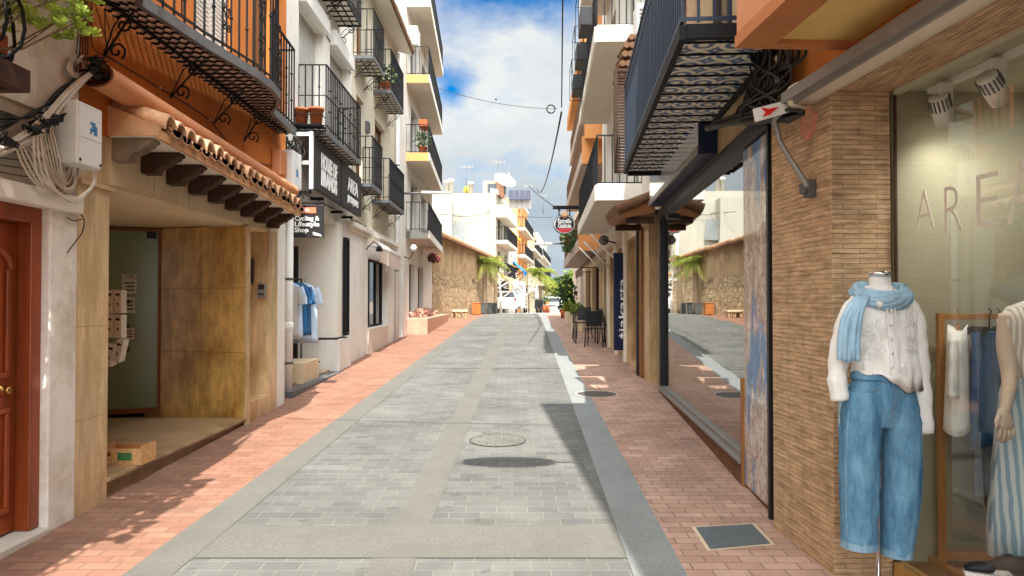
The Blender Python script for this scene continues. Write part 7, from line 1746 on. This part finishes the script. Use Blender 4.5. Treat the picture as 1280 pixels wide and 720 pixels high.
# overhead cables
def wire(label, a, b, d, r=.012, m='cable_black'):
    t = thing('overhead_cable', label, 'cable', Vector(a), None); build('strand', MB().tube(sag(a, b, d, 16), r, 5, raw=True), M[m], t)
    return t
c = onY(697, 136, 22)
w = wire('thin overhead cable strung across the sky from the terraced block to the orange building', onY(548, 110, 22), c, .15, .008)
build('insulator', MB().lathe([(0, -.03), (.04, 0), (0, .03)], onY(620, 124, 22), 8), M['iron'], w)
w = wire('dark cable dropping straight down out of the sky to the orange building', onY(704, -60, 14), onY(702, 134, 22), .0, .018)
co_ = MB(); co_.tube([c+Vector((.13*math.cos(k/20*6.28*3)-.2, .02*k/20, .13*math.sin(k/20*6.28*3))) for k in range(61)], .012, 5, raw=True); build('cable_coil', co_, M['cable_black'], w)
wire('cable running down from the orange building towards the far roofs', onY(702, 140, 22), onY(671, 236, 60), 1.1, .03)
wire('straight cable from the solar panel roof to the oval sign', onY(661, 232, 60), onY(700, 263, 30), .1, .03)
wire('pair of wires sagging along the large white wall', Vector((-5, 49.95, 7.6)), Vector((-1.4, 49.95, 7.7)), .35, .02)
wire('straight wire crossing the large white wall', onY(545, 268, 48), onY(690, 272, 60), .0, .02)
wire('low crossing cable above the street near the camera, over the picture', (-2.9, 5.0, 6.2), (1.3, 4.2, 6.6), .1, .012)
# covers in the ground
def cover(px, py, r, label, edge, fill):
    P = G(px, py); t = thing('manhole_cover', label, 'manhole cover', P); z = P.z; sl = .028
    def gf(x, y, h): return Vector((P.x+x, P.y+y, zg(P.y+y)+h))
    build('rim', MB(gf).rings([[(q*math.cos(w), q*math.sin(w), .0125+hh) for w in [2*math.pi*k/40 for k in range(40)]] for q, hh in ((r, -.006), (r, -.004), (r*.93, -.004), (r*.93, -.006))], caps=False, smooth=False), M[edge], t)
    build('cover', MB(gf).add([(r*.935*math.cos(w), r*.935*math.sin(w), .0075) for w in [2*math.pi*k/40 for k in range(40)]], [tuple(range(40))]), M[fill], t)
    mb = MB(gf)
    for q in (() if fill == 'manhole_fill' else (.3, .6)):
        mb.rings([[(r*x*math.cos(w), r*x*math.sin(w), .009) for w in [2*math.pi*k/32 for k in range(32)]] for x in (q, q+.05)], caps=False, smooth=False)
    if mb.v: build('ring', mb, M['iron_cover'], t)
cover(622, 551, .285, 'round manhole cover with stone filling in the middle of the road', 'iron_cover', 'manhole_fill')
cover(746, 493, .30, 'dark round manhole cover on the right pavement', 'concrete', 'iron_cover')
t = thing('access_cover', 'square dark slate access cover set in the right pavement', 'access cover', G(915, 672))
def gq(pts, h): return [Vector((p.x, p.y, zg(p.y)+h)) for p in pts]
P4 = [G(870, 661), G(940, 657), G(963, 681), G(888, 688)]; cc = sum(P4, Vector())/4
build('mortar', MB().add(gq([cc+(p-cc)*1.13 for p in P4], .007), [(0, 1, 2, 3)], raw=True), M['cover_mortar'], t); build('plate', MB().add(gq(P4, .011)+gq(P4, .004), [(0,1,2,3),(0,4,5,1),(1,5,6,2),(2,6,7,3),(3,7,4,0)], raw=True), M['slate_cover'], t)
